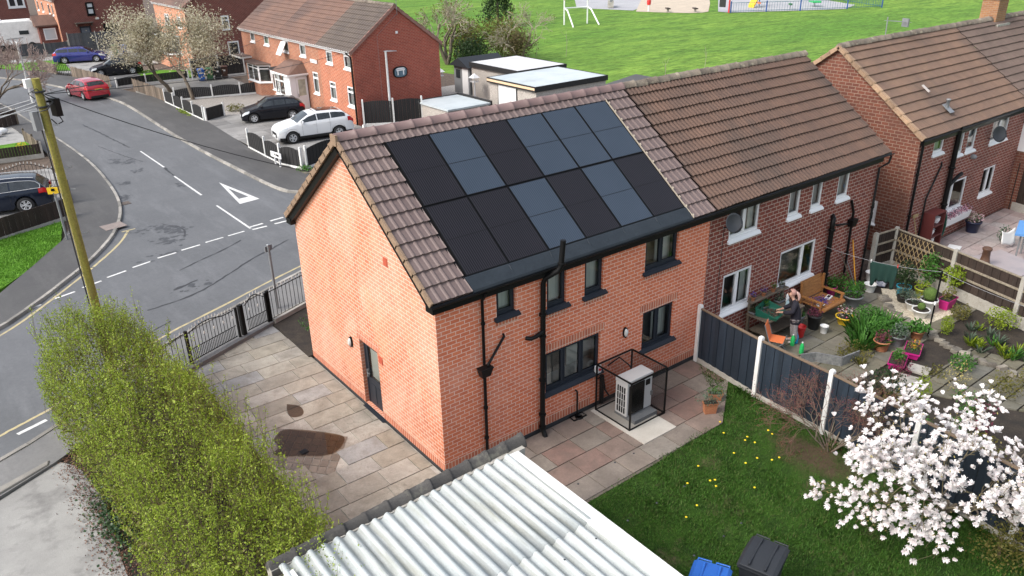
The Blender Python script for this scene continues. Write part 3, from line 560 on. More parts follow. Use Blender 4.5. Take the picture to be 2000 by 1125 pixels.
# ------------------------------------------------------------------ building parts
def window(par, fr, op, splits=(1,), fmat='upvc', depth=.1, transom=None, tr_which=None, curtain='room', sill='upvc', sill_out=.07, fw=.055, sill_h=.07, room=.55, label=None, sash=.03, name='window', glass='glass', sill_ext=.05):
    u0, u1, z0, z1 = op; n1 = -depth+.045; n0 = -depth-.03
    mb = MB(); zb = z0+(.02 if sill else 0)
    fr.box(mb, u0, u1, n0, n1, z1-fw, z1); fr.box(mb, u0, u1, n0, n1, zb, zb+fw)
    fr.box(mb, u0, u0+fw, n0, n1, zb+fw, z1-fw); fr.box(mb, u1-fw, u1, n0, n1, zb+fw, z1-fw)
    tot = sum(splits); xs = [u0]; 
    for s in splits: xs.append(xs[-1]+(u1-u0)*s/tot)
    for x in xs[1:-1]: fr.box(mb, x-fw*.55, x+fw*.55, n0, n1-.004, zb+fw, z1-fw)
    lights = []
    for i, (a, b) in enumerate(zip(xs, xs[1:])):
        a += fw if i == 0 else fw*.55; b -= fw if i == len(splits)-1 else fw*.55
        if transom and (tr_which is None or i in tr_which):
            zt = z0+(z1-z0)*transom; fr.box(mb, a, b, n0, n1-.006, zt-fw*.5, zt+fw*.5); lights += [(a, b, zb+fw, zt-fw*.5), (a, b, zt+fw*.5, z1-fw)]
        else: lights.append((a, b, zb+fw, z1-fw))
    for a, b, c, d in lights:     # opening sash inside the outer frame
        s = sash
        fr.box(mb, a, a+s, n0+.01, n1+.012, c, d); fr.box(mb, b-s, b, n0+.01, n1+.012, c, d); fr.box(mb, a+s, b-s, n0+.01, n1+.012, c, c+s); fr.box(mb, a+s, b-s, n0+.01, n1+.012, d-s, d)
    w = mb.build(name, M[fmat], par, label=label)
    pb = MB()
    for a, b, c, d in lights: pb.quad(fr.P(a, n1-.02, c), fr.P(b, n1-.02, c), fr.P(b, n1-.02, d), fr.P(a, n1-.02, d))
    pb.build('pane', M[glass], w)
    if sill:
        sb = MB(); sb.hexa([fr.P(u0-sill_ext, sill_out, z0-sill_h), fr.P(u1+sill_ext, sill_out, z0-sill_h), fr.P(u1+sill_ext, .004, z0-sill_h), fr.P(u0-sill_ext, .004, z0-sill_h)],
                [fr.P(u0-sill_ext, sill_out, z0-sill_h+.035), fr.P(u1+sill_ext, sill_out, z0-sill_h+.035), fr.P(u1+sill_ext, .004, z0+.004), fr.P(u0-sill_ext, .004, z0+.004)])
        fr.box(sb, u0+.002, u1-.002, n0, .003, z0-.006, z0+.019)
        sb.build('sill', M[sill], w)
    if room:
        rb = MB(); a, b, c, d, n = max(.12, u0-.3), min(fr.L-.12, u1+.3), z0-.25, z1+.1, n0-.004
        F = lambda u, nn, z: fr.P(u, nn, z)
        rb.quad(F(a,n-room,c), F(b,n-room,c), F(b,n-room,d), F(a,n-room,d)); rb.quad(F(a,n,c), F(a,n-room,c), F(a,n-room,d), F(a,n,d)); rb.quad(F(b,n,c), F(b,n,d), F(b,n-room,d), F(b,n-room,c))
        rb.quad(F(a,n,d), F(a,n-room,d), F(b,n-room,d), F(b,n,d)); rb.quad(F(a,n,c), F(b,n,c), F(b,n-room,c), F(a,n-room,c))
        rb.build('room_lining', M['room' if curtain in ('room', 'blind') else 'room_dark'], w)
    if curtain in ('blind', 'net', 'sides', 'half'):
        cb = MB(); n = n0-.06
        if curtain == 'half': wavy(cb, fr, u0+(u1-u0)*.52, u1, n0-.14, z0, z1, .006)
        elif curtain == 'sides':
            for a, b in ((u0, u0+(u1-u0)*.24), (u1-(u1-u0)*.24, u1)): wavy(cb, fr, a, b, n, z0, z1)
        elif curtain == 'blind': wavy(cb, fr, u0, u1, n, z0+(z1-z0)*.0, z1, .004)
        else: wavy(cb, fr, u0, u1, n, z0, z1)
        cb.build('curtain', M['blind' if curtain != 'net' else 'net'], w)
    return w
def wavy(mb, fr, a, b, n, z0, z1, amp=.02):
    k = max(4, int((b-a)/.04)); vs = []
    for i in range(k+1):
        u = a+(b-a)*i/k; nn = n+amp*math.sin(i*1.7); vs += [fr.P(u, nn, z0), fr.P(u, nn, z1)]
    mb.add(vs, [(2*i, 2*i+2, 2*i+3, 2*i+1) for i in range(k)], True)

def tiles(mb, o, a, s, La, Ls, ng, period=.17, amp=.022, kind='roll', thick=.028, keep=None, spp=6, lift=.0, jitter=.004, vergegap=0):
    """tiled slope: o eave corner, a along the eave, s up the slope; real overlapping profiled courses"""
    o, a, s = Vector(o), Vector(a).normalized(), Vector(s).normalized(); n = a.cross(s)
    if n.z < 0: n = -n; 
    g = Ls/ng; nx = int(La/period*spp); 
    prof = []
    for i in range(nx+1):
        ph = (i % spp)/spp
        h = amp*(.5+.5*math.cos(2*math.pi*ph)) if kind == 'wave' else amp*max(0, math.cos(2*math.pi*ph))**1.0
        prof.append((La*i/nx, h))
    flip = a.cross(s).dot(n) < 0
    for c in range(ng):
        s0 = c*g-(.03 if c == 0 else .0); s1 = (c+1)*g+.012; j = [random.uniform(-jitter, jitter) for _ in range(int(La/(period*2))+2)]
        vs = []
        for x, h in prof:
            jj = j[int(x/(period*2))]
            p = o+a*x
            vs += [p+s*(s0+jj)+n*(h*.35+lift), p+s*(s0+jj)+n*(h+thick+lift), p+s*s1+n*(h+lift)]
        fs = []
        for i in range(len(prof)-1):
            if keep and not keep((prof[i][0]+prof[i+1][0])/2, (c+.5)*g): continue
            b = 3*i
            f = [(b, b+3, b+4, b+1), (b+1, b+4, b+5, b+2)]
            fs += [tuple(reversed(q)) for q in f] if flip else f
        # smooth across the profile, keep the front edge crisp: two separate vertex sets
        mb.add(vs, fs, False)
def ridge_tiles(mb, p0, p1, r=.12, step=.45, n=8, squash=.75, jit=.004, over=.07, drop=0):
    p0, p1 = Vector(p0), Vector(p1); d = (p1-p0); L = d.length; d.normalize(); side = Vector((0, 0, 1)).cross(d).normalized(); k = max(1, round(L/step)); st = L/k
    upv = d.cross(side)
    if upv.z < 0: upv = -upv
    for i in range(k):
        q = p0+d*(i*st); e = q+d*(st+over*.4); dz = random.uniform(-jit, jit); vs = []
        for c, rr in ((q, r), (q+d*.03, r*1.02), (e-d*.045, r*1.05), (e-d*.04, r*1.17), (e, r*1.17)):
            for j in range(n+1):
                a = math.pi*j/n; vs.append(c+side*rr*math.cos(a)*1.0+upv*(rr*squash*math.sin(a)+dz-drop*abs(math.cos(a))))
        m_ = n+1
        mb.add(vs, [(i_*m_+j, i_*m_+j+1, (i_+1)*m_+j+1, (i_+1)*m_+j) for i_ in range(4) for j in range(n)], True)
        for b in (0, 4*m_): mb.add([vs[b+j] for j in range(m_)], (tuple(range(m_)),))
def gutter(par, p0, p1, mat='black', r=.055, name='gutter', n=7):
    p0, p1 = Vector(p0), Vector(p1); d = (p1-p0).normalized(); side = Vector((0, 0, 1)).cross(d); mb = MB(); vs = []
    for p in (p0, p1):
        for rr in (r, r*.86):
            for j in range(n+1):
                a = math.pi+math.pi*j/n; vs.append(p+side*rr*math.cos(a)+Vector((0, 0, rr*math.sin(a))))
    m_ = n+1
    for rr in (0, 1): mb.add(vs, [((rr)*m_+j, rr*m_+j+1, (2+rr)*m_+j+1, (2+rr)*m_+j) for j in range(n)], True)
    for e in (0, m_-1): mb.add([vs[e], vs[m_+e], vs[3*m_+e], vs[2*m_+e]], ((0, 1, 2, 3),))
    return mb.build(name, M[mat], par)
def pipe(par, pts, r=.045, name='downpipe', mat='black', brackets=(), n=10, kids=None):
    mb = MB(); mb.tube(pts, r, n); 
    for p in brackets: mb.lathe([(r*1.35, -.03), (r*1.45, 0), (r*1.35, .03)], p, 12)
    return mb.build(name, M[mat], par)
def slope_dirs(y0, y1, ze, zr): return Vector((0, y1-y0, zr-ze)).normalized()
def dish(par, c, aim, r=.32, mat='grey_bin', wall=None, name='satellite_dish'):
    c = Vector(c); q = Vector(aim).normalized().to_track_quat('Z', 'Y').to_matrix(); mb = MB(); vs = []; n = 20
    prof = [(0.001, -.07), (r*.5, -.052), (r*.85, -.018), (r, 0), (r*.99, .012), (r*.8, -.012), (r*.4, -.047), (.001, -.058)]
    for rr, h in prof:
        for j in range(n): a = 2*math.pi*j/n; vs.append(c+q @ Vector((rr*math.cos(a)*.92, rr*math.sin(a), h)))
    mb.add(vs, [(i*n+j, i*n+(j+1) % n, (i+1)*n+(j+1) % n, (i+1)*n+j) for i in range(len(prof)-1) for j in range(n)], True)
    o = mb.build(name, M[mat], par)
    ab = MB(); f = c+q @ Vector((0, -.1, .34)); ab.tube([c+q @ Vector((0, -r*.9, -.02)), c+q @ Vector((0, -r*.7, .2)), f], .014, 6); ab.lathe([(.03, -.04), (.035, 0), (.02, .05)], f, 10)
    if wall: ab.tube([c+q @ Vector((0, 0, -.07)), Vector(wall)+(c-Vector(wall))*.45+Vector((0, 0, -.05)), Vector(wall)], .02, 6)
    ab.build('dish_arm', M[mat], o); return o

HE, HR, DP, SL = 4.36, 6.93, 6.84, 2.57/3.42     # eaves plane at the wall, ridge, depth, slope
WT = HE-.04
# ================================================================== the new orange-brick house
H = thing('brick_house', 'orange brick end house with black solar panels and heat pump cage behind', 'house', (4.2, 3.4, -.1))
L0 = 8.53
fr_r = Fr((0, 0), (L0, 0)); fr_g = Fr((0, DP), (0, 0)); fr_f = Fr((L0, DP), (0, DP))
W_rear = {'a': (1.54, 2.06, 3.38, 4.22), 'b': (2.95, 3.53, 3.12, 4.2), 'c': (4.1, 4.7, 3.1, 4.2), 'd': (6.12, 7.32, 3.15, 4.2), 'k': (2.9, 4.66, .92, 1.98), 'l': (6.15, 7.32, .93, 2.0)}
mb = MB()
fr_r.wall(mb, .0, WT+.02, list(W_rear.values()), .15)
door_op = (DP-3.7, DP-2.78, -.06, 1.87)
mb.build('wall', M['brick_new'], H); mb = MB()
fr_g.wall(mb, .02, WT+.02, [(door_op[0], door_op[1], .02, door_op[3])], .15, peak=(DP/2, WT+.02+SL*DP/2-.03)); mb.build('gable_wall', M['brick_gable'], H); mb = MB(); fr_f.wall(mb, .0, WT); mb.build('front_wall', M['brick_new'], H)
def band(fr, *q): m_ = MB(); fr.box(m_, *q); m_.build('soldier_course', M['soldier_new'], H)   # bottom band and window heads of upright bricks
for u0, u1 in ((0, 3.84), (3.86, 4.35), (5.75, L0-.02)): band(fr_r, u0, u1, -.02, .0035, .005, .235)
for u0, u1 in ((0.003, door_op[0]-.01), (door_op[1]+.01, DP-.003)): band(fr_g, u0, u1, -.02, .0035, .022, .245)
for k in 'kl': a, b, c, d = W_rear[k]; band(fr_r, a-.12, b+.12, -.02, .0035, d, d+.225)
for k in 'abcd': a, b, c, d = W_rear[k]; band(fr_r, a-.04, b+.04, -.02, .003, c-.24, c-.07)
band(fr_g, door_op[0]-.1, door_op[1]+.1, -.02, .0035, door_op[3], door_op[3]+.225)
mb = MB(); fr_r.box(mb, -.0, L0-.01, -.1, -.022, -.2, .004); fr_g.box(mb, 0, door_op[0]-.04, -.1, -.022, -.2, .018); fr_g.box(mb, door_op[1]+.04, DP, -.1, -.022, -.2, .018); mb.build('plinth', M['plinth'], H)
for k, sp in (('a', (1,)), ('b', (1,)), ('c', (1,)), ('d', (1.05, 1)), ('k', (1, 1, 1)), ('l', (1, 1))):
    lb = {'k': 'three-light kitchen window with anthracite frame', 'a': 'small single-light window beside the downpipe'}.get(k)
    window(H, fr_r, W_rear[k], sp, 'anth', .11, curtain={'k': 'room', 'd': 'half', 'l': 'half'}.get(k, 'blind'), sill='anth', sill_out=.1, fw=.06, sill_h=.085, label=lb, room=.3 if k != 'k' else .5, sill_ext=.075)
wt = MB(); wt.box(2.75, .2, .86, 4.8, .62, .95); wt.build('worktop', M['upvc'], H); wt = MB(); wt.box(3.2, .62, .95, 4.1, .9, 1.5); wt.build('wall_unit', M['room_dark'], H)
# side door
a, b, c, d = door_op
mb = MB(); n0, n1 = -.16, -.1
fr_g.box(mb, a, b, n0, n1, d-.06, d); fr_g.box(mb, a, a+.06, n0, n1, c, d-.06); fr_g.box(mb, b-.06, b, n0, n1, c, d-.06)
fr_g.box(mb, a+.065, b-.065, n0, n1-.012, c+.08, c+.86); fr_g.box(mb, a+.065, a+.17, n0, n1-.012, c+.86, d-.065); fr_g.box(mb, b-.17, b-.065, n0, n1-.012, c+.86, d-.065); fr_g.box(mb, a+.17, b-.17, n0, n1-.012, d-.17, d-.065)
for x in (a+.18, (a+b)/2+.03): fr_g.box(mb, x, x+.24, n1-.02, n1-.002, c+.18, c+.7)
dr = mb.build('door', M['anth'], H)
mb = MB(); mb.quad(fr_g.P(a+.17, n1-.03, c+.86), fr_g.P(b-.17, n1-.03, c+.86), fr_g.P(b-.17, n1-.03, d-.17), fr_g.P(a+.17, n1-.03, d-.17)); mb.build('pane', M['glass'], dr)
mb = MB(); mb.quad(fr_g.P(a+.17, n1-.09, c+.86), fr_g.P(b-.17, n1-.09, c+.86), fr_g.P(b-.17, n1-.09, d-.17), fr_g.P(a+.17, n1-.09, d-.17)); mb.build('blind', M['room'], dr)
mb = MB(); fr_g.box(mb, a+.1, a+.14, n1-.01, n1+.035, c+.86, c+1.08); fr_g.box(mb, a+.1, a+.24, n1+.02, n1+.04, c+.98, c+1.0); mb.build('handle', M['steel'], dr)
mb = MB(); fr_g.box(mb, a+.03, b-.03, n1-.05, n1+.03, c+.02, c+.07); mb.build('threshold', M['silver'], dr)
mb = MB(); fr_g.box(mb, a-.06, b+.06, -.1, .07, -.14, -.065); mb.build('door_step', M['anth'], H)
# gable lights, air bricks
def bulkhead(par, P, d, n):
    P, d, n = Vector(P), Vector(d), Vector(n); z = Vector((0, 0, 1)); mb = MB()
    def ring(s, t, hh): return [P+d*(s*math.cos(x)*.07)+z*(hh*(math.sin(x)))+n*t for x in [2*math.pi*i/14 for i in range(14)]]
    vs = ring(1, 0, .15)+ring(1, .05, .15); mb.add(vs, [(i, (i+1) % 14, 14+(i+1) % 14, 14+i) for i in range(14)]+[tuple(range(14, 28))], False)
    o = mb.build('wall_light', M['black'], par); mb = MB(); vs = ring(.78, .05, .115)+ring(.7, .08, .1)+ring(.35, .105, .05)
    mb.add(vs, [(k*14+i, k*14+(i+1) % 14, (k+1)*14+(i+1) % 14, (k+1)*14+i) for k in range(2) for i in range(14)]+[tuple(range(28, 42))], True); mb.build('lamp_cover', M['frost'], o)
M['frost'] = plain('frosted_cover', (.6, .6, .57), .3)
bulkhead(H, (0, 4.14, 1.6), (0, 1, 0), (-1, 0, 0)); bulkhead(H, (5.5, 0, 1.68), (1, 0, 0), (0, -1, 0))
M['airbrick'] = plain('terracotta_vent', (.42, .085, .045), .7)
for y, z in ((1.92, 4.48), (2.62, 1.72)):
    mb = MB(); mb.box(-.012, y-.09, z-.1, .02, y+.09, z+.1); [mb.box(-.018, y-.075, z-.085+.04*i, -.01, y+.075, z-.07+.04*i) for i in range(5)]; mb.build('air_brick', M['airbrick'], H)
# roof
OV = .13; OVG = .15
sd = slope_dirs(0, DP/2, HE, HR); NN = Vector((0, -sd.z, sd.y)); Ls = math.hypot(DP/2+OV, (DP/2+OV)*SL)
EV = Vector((-OVG, -OV, HE-OV*SL+.0))
PX0, PU0, PW, PH = .87, .365, 6.725, 3.75
keep = lambda x, s: not (PX0-.04 < x-OVG < PX0+PW+.05 and s < Ls-PU0+.02)
mb = MB(); tiles(mb, EV, (1, 0, 0), sd, L0+OVG-.02, Ls, 12, .2, .022, 'roll', .045, keep, 8)
rf = mb.build('roof', M['tile_new'], H)
mb = MB(); tiles(mb, (L0-.02, DP+OV, HE-OV*SL), (-1, 0, 0), Vector((0, -sd.y, sd.z)), L0+OVG-.02, Ls, 12, .2, .022, 'roll', .03, None, 4); mb.build('front_slope', M['tile_new'], rf)
mb = MB(); ridge_tiles(mb, (-OVG-.03, DP/2, HR+.02), (L0-.02, DP/2, HR+.02), .125, .47, squash=.85, drop=.05); mb.build('ridge_tile_row', m_surf('new_ridge', (.19, .125, .12), (.16, .105, .1), 2, .5, isl=.12), rf)
# verge blocks down both gable edges, black barge board below
mb = MB()
for sgn in (1, -1):
    for c in range(12):
        g_ = Ls/12; s0, s1 = c*g_-.03, (c+1)*g_+.01
        def Q(s, x, h): p = Vector((x, -OV, HE-OV*SL))+sd*s+NN*h; return Vector((p.x, p.y if sgn > 0 else DP-p.y, p.z))
        lo = [Q(s0, -OVG-.035, -.075), Q(s0, -OVG+.02, -.075), Q(s1, -OVG+.02, -.085), Q(s1, -OVG-.035, -.085)]; hi = [Q(s0, -OVG-.035, .068), Q(s0, -OVG+.02, .068), Q(s1, -OVG+.02, .04), Q(s1, -OVG-.035, .04)]
        if sgn > 0: mb.hexa(lo, hi)
        else: mb.hexa([lo[1], lo[0], lo[3], lo[2]], [hi[1], hi[0], hi[3], hi[2]])
mb.box(-OVG-.06, DP/2-.13, HR-.14, -OVG-.005, DP/2+.13, HR+.1)
mb.build('verge_tile_row', M['tile_verge'], rf)
mb = MB()
for sgn in (1, -1):
    def Q(s, x, h): p = Vector((x, -OV, HE-OV*SL))+sd*s+NN*h; return Vector((p.x, p.y if sgn > 0 else DP-p.y, p.z))
    lo = [Q(-.03, -OVG+.02, -.25), Q(-.03, -.002, -.25), Q(Ls, -.002, -.25), Q(Ls, -OVG+.02, -.25)]; hi = [Q(-.03, -OVG+.02, -.09), Q(-.03, -.002, -.03), Q(Ls, -.002, -.03), Q(Ls, -OVG+.02, -.09)]
    mb.hexa(*((lo, hi) if sgn > 0 else ([lo[1], lo[0], lo[3], lo[2]], [hi[1], hi[0], hi[3], hi[2]])))
mb.box(-OVG+.0, -OV-.04, HE-.33, -.002, .1, HE-.16); mb.box(-OVG+.0, DP-.1, HE-.33, -.002, DP+OV+.05, HE-.16)
mb.build('barge_board', M['black'], H)
mb = MB(); mb.box(-OVG+.03, -OV-.02, HE-.33, L0-.02, -.003, HE-.3); mb.box(-OVG+.03, -OV-.022, HE-.34, L0-.02, -OV+.0, HE-.14); mb.build('fascia', M['black'], H)
gutter(H, (-OVG-.02, -OV-.075, HE-.13), (L0-.01, -OV-.075, HE-.13)); gutter(H, (L0-.01, DP+OV+.07, HE-.12), (-OVG, DP+OV+.07, HE-.12))
# solar array: in-roof tray, twelve panels
def RP(x, u, h): return Vector((x, DP/2, HR))-sd*u+NN*h     # u down from the ridge
mb = MB(); mb.hexa([RP(PX0-.07, PU0+PH+.02, .0), RP(PX0+PW+.03, PU0+PH+.02, .0), RP(PX0+PW+.03, PU0-.02, .0), RP(PX0-.07, PU0-.02, .0)], [RP(PX0-.07, PU0+PH+.02, .02), RP(PX0+PW+.03, PU0+PH+.02, .02), RP(PX0+PW+.03, PU0-.02, .02), RP(PX0-.07, PU0-.02, .02)])
tray = mb.build('panel_tray', M['black'], H)
mb = MB(); E1 = Ls-.0
for i in range(6):
    x0 = PX0-.03+i*(PW+.06)/6; x1 = x0+(PW+.06)/6-.006
    for u0, u1, h0, h1 in ((PU0+PH+.0, PU0+PH+.17, .045, .03), (PU0+PH+.165, PU0+PH+.35, .055, .03), (PU0+PH+.34, E1+.06, .045, .015)):
        if u1 > u0: mb.hexa([RP(x0, u1, -.02), RP(x1, u1, -.02), RP(x1, u0, -.02), RP(x0, u0, -.02)], [RP(x0, u1, h1), RP(x1, u1, h1), RP(x1, u0, h0), RP(x0, u0, h0)])
    mb.tube([RP(x1, PU0+PH+.02, .04), RP(x1, E1+.04, .02)], .014, 6)
mb.build('eave_flashing', M['slate'], H)
mb = MB(); mb.hexa([RP(PX0+PW+.03, E1+.03, .0), RP(PX0+PW+.05, E1+.03, .0), RP(PX0+PW+.05, PU0-.03, .0), RP(PX0+PW+.03, PU0-.03, .0)], [RP(PX0+PW+.03, E1+.03, .07), RP(PX0+PW+.05, E1+.03, .055), RP(PX0+PW+.05, PU0-.03, .055), RP(PX0+PW+.03, PU0-.03, .07)])
for i in range(14): u = PU0+.1+i*.3; mb.hexa(*[[RP(PX0+PW+.055, u+.06, h), RP(PX0+PW+.075, u+.04, h), RP(PX0+PW+.075, u, h), RP(PX0+PW+.055, u, h)] for h in (.01, .08)])
mb.build('panel_trim', M['cream_trim'], H)
pat = ["DBDBBB", "DDBDBD"]; pw = PW/6; ph = PH/2
for r_ in range(2):
    for c_ in range(6):
        x0, x1 = PX0+c_*pw+.008, PX0+(c_+1)*pw-.008; u0, u1 = PU0+r_*ph+.012, PU0+(r_+1)*ph-.012
        k = pat[r_][c_]; me = MB()
        fr_ = .02; hh = .055
        for a_, b_, cc, dd in ((x0, x1, u0, u0+fr_), (x0, x1, u1-fr_, u1), (x0, x0+fr_, u0+fr_, u1-fr_), (x1-fr_, x1, u0+fr_, u1-fr_)):
            me.hexa([RP(a_, dd, .021), RP(b_, dd, .021), RP(b_, cc, .021), RP(a_, cc, .021)], [RP(a_, dd, hh), RP(b_, dd, hh), RP(b_, cc, hh), RP(a_, cc, hh)])
        um = (u0+u1)/2; me.hexa([RP(x0+fr_, um+.007, .03), RP(x1-fr_, um+.007, .03), RP(x1-fr_, um-.007, .03), RP(x0+fr_, um-.007, .03)], [RP(x0+fr_, um+.007, .0505), RP(x1-fr_, um+.007, .0505), RP(x1-fr_, um-.007, .0505), RP(x0+fr_, um-.007, .0505)])
        po = me.build('solar_panel', M['black'], H, label='black ribbed solar panel' if k == 'D' else 'blue-grey sheened solar panel')
        ce = MB(); ce.quad(RP(x0+fr_, u1-fr_, .049), RP(x1-fr_, u1-fr_, .049), RP(x1-fr_, u0+fr_, .049), RP(x0+fr_, u0+fr_, .049)); ce.build('cell_sheet', M['cell_dark' if k == 'D' else 'cell_blue'], po)
# pipes on the back wall
pipe(H, [(1.13, -OV-.07, HE-.2), (1.13, -OV-.03, HE-.3), (1.12, -.075, HE-.42), (1.11, -.075, 2.4)], .035, brackets=[(1.12, -.075, 3.4)])
mb = MB(); mb.hexa([(1.0, -.16, 2.12), (1.22, -.16, 2.12), (1.22, -.02, 2.12), (1.0, -.02, 2.12)], [(.95, -.2, 2.32), (1.27, -.2, 2.32), (1.27, -.01, 2.32), (.95, -.01, 2.32)]); mb.box(.94, -.21, 2.32, 1.28, -.008, 2.345)
mb.build('hopper_head', M['black'], H, bevel=.008)
pipe(H, [(1.11, -.075, 2.15), (1.1, -.075, -.1)], .038, brackets=[(1.105, -.075, 1.3), (1.1, -.075, .5)])
pipe(H, [(1.18, -.1, 2.36), (1.68, -.06, 2.9), (1.7, .02, 2.92)], .03, name='waste_pipe')
pipe(H, [(3.06, -.42, 4.9), (3.02, -.4, 4.32), (2.98, -.37, 4.2), (2.8, -.12, 3.98), (2.76, -.1, 3.85), (2.72, -.1, .12), (2.72, -.13, .0), (2.7, -.24, -.13)], .062, name='soil_pipe', n=12, brackets=[(2.74, -.1, 3.1), (2.735, -.1, 2.55), (2.73, -.1, 1.4), (2.72, -.1, .45), (2.72, -.1, .1), (3.03, -.4, 4.36)])
pipe(H, [(2.72, -.12, 2.68), (2.52, -.12, 2.62), (2.4, -.1, 2.6), (2.33, .0, 2.6)], .05, name='waste_pipe')
pipe(H, [(3.86, .01, .62), (3.86, -.06, .62), (3.86, -.07, .58), (3.86, -.08, -.12)], .022, name='waste_pipe')
mb = MB(); mb.lathe([(.1, 0), (.1, .03), (.07, .035), (.065, .0)], (3.86, -.15, -.1), 14); mb.tube([(3.66, -.2, -.09), (4.06, -.2, -.09), (4.06, -.02, -.09), (3.66, -.02, -.09), (3.66, -.2, -.09)], .02, 5); mb.build('gully', M['black'], H)

# ================================================================== the attached old brick house
N = thing('brick_house', 'dark red brick house with white windows joined to the orange house', 'house', (12.8, 3.4, -.1))
NX0, NX1 = L0+.003, 16.78
fr_n = Fr((NX0, 0), (NX1, 0)); U = lambda x: x-NX0
Wn = [((9.37, 10.68, 3.17, 4.22), (1, 1), 'sides', None), ((12.03, 12.62, 3.19, 4.2), (1,), 'net', None), ((13.17, 13.74, 3.19, 4.2), (1,), 'net', None), ((14.52, 15.18, 3.19, 4.22), (1,), 'net', None),
      ((11.95, 13.8, .95, 2.14), (1.75, 1), 'room_dark', None), ((9.32, 10.64, .95, 2.13), (1, 1), 'sides', None)]
mb = MB(); fr_n.wall(mb, -.12, WT+.02, [(U(a), U(b), c, d) for (a, b, c, d), *_ in Wn], .11)
mb.build('wall', M['brick_nb'], N); mb = MB(); Fr((NX1, 0), (NX1, DP)).wall(mb, -.12, WT+.02, peak=(DP/2, WT+.02+SL*DP/2-.03)); mb.build('gable_wall', M['brick_nb'], N); mb = MB(); Fr((NX1, DP), (NX0, DP)).wall(mb, 0, WT); mb.build('front_wall', M['brick_nb'], N)
for (a, b, c, d), sp, cu, _ in Wn: window(N, fr_n, (U(a), U(b), c, d), sp, 'upvc', .09, curtain=cu, fw=.06, sill_h=.1, sill_out=.08)
mb = MB(); tiles(mb, (NX0-.02, -OV, HE-OV*SL), (1, 0, 0), sd, NX1-NX0+.36, Ls, 12, .15, .034, 'wave', .05, None, 6, jitter=.008)
rn = mb.build('roof', M['tile_nb'], N)
mb = MB(); tiles(mb, (NX1+.34, DP+OV, HE-OV*SL), (-1, 0, 0), Vector((0, -sd.y, sd.z)), NX1-NX0+.36, Ls, 12, .3, .03, 'wave', .03, None, 4); mb.build('front_slope', M['tile_nb'], rn)
mb = MB(); ridge_tiles(mb, (NX0-.02, DP/2, HR+.02), (NX1+.36, DP/2, HR+.02), .13, .45, jit=.012, drop=.05); mb.build('ridge_tile_row', M['ridge_old'], rn)
mb = MB(); fr_n.box(mb, 0, NX1-NX0, -.0, OV+.0, HE-.34, HE-.15); mb.build('fascia', M['black'], N)
gutter(N, (NX0, -OV-.07, HE-.13), (NX1+.38, -OV-.07, HE-.11))
pipe(N, [(14.38, -.12, .2), (14.35, -.12, 2.4), (14.35, -.12, 2.55), (14.4, -.1, 2.65), (14.5, .02, 2.7)], .075, name='soil_pipe', n=12, brackets=[(14.36, -.12, 1.6), (14.36, -.12, 2.3), (14.38, -.12, .8)])
pipe(N, [(15.62, -.08, -.1), (15.55, -.08, 2.25), (15.55, -.08, 2.6), (15.4, -.04, 3.0)], .04, name='waste_pipe', brackets=[(15.58, -.08, 1.2)])
pipe(N, [(15.53, -.08, 2.2), (15.2, -.08, 2.28), (14.75, -.06, 2.34), (14.7, .02, 2.35)], .03, name='waste_pipe'); mb = MB(); mb.hexa([(15.45, -.17, 2.12), (15.68, -.17, 2.12), (15.68, -.01, 2.12), (15.45, -.01, 2.12)], [(15.4, -.2, 2.36), (15.73, -.2, 2.36), (15.73, -.01, 2.36), (15.4, -.01, 2.36)]); mb.build('hopper_head', M['black'], N)
pipe(N, [(NX1+.3, -OV-.07, HE-.18), (NX1+.25, -OV-.05, HE-.42), (NX1-.07, -.07, HE-.55), (NX1-.06, -.07, -.1)], .036, name='downpipe', brackets=[(NX1-.06, -.07, 2.5), (NX1-.06, -.07, 1)])
dish(N, (8.98, -.42, 3.88), (-.35, -.85, .38), .27, wall=(9.12, .0, 3.6))
mb = MB(); mb.tube([(9.12, -.02, 3.6), (9.1, -.014, 2.2), (9.08, -.014, .2)], .008, 5); mb.build('cable', M['wire'], N)

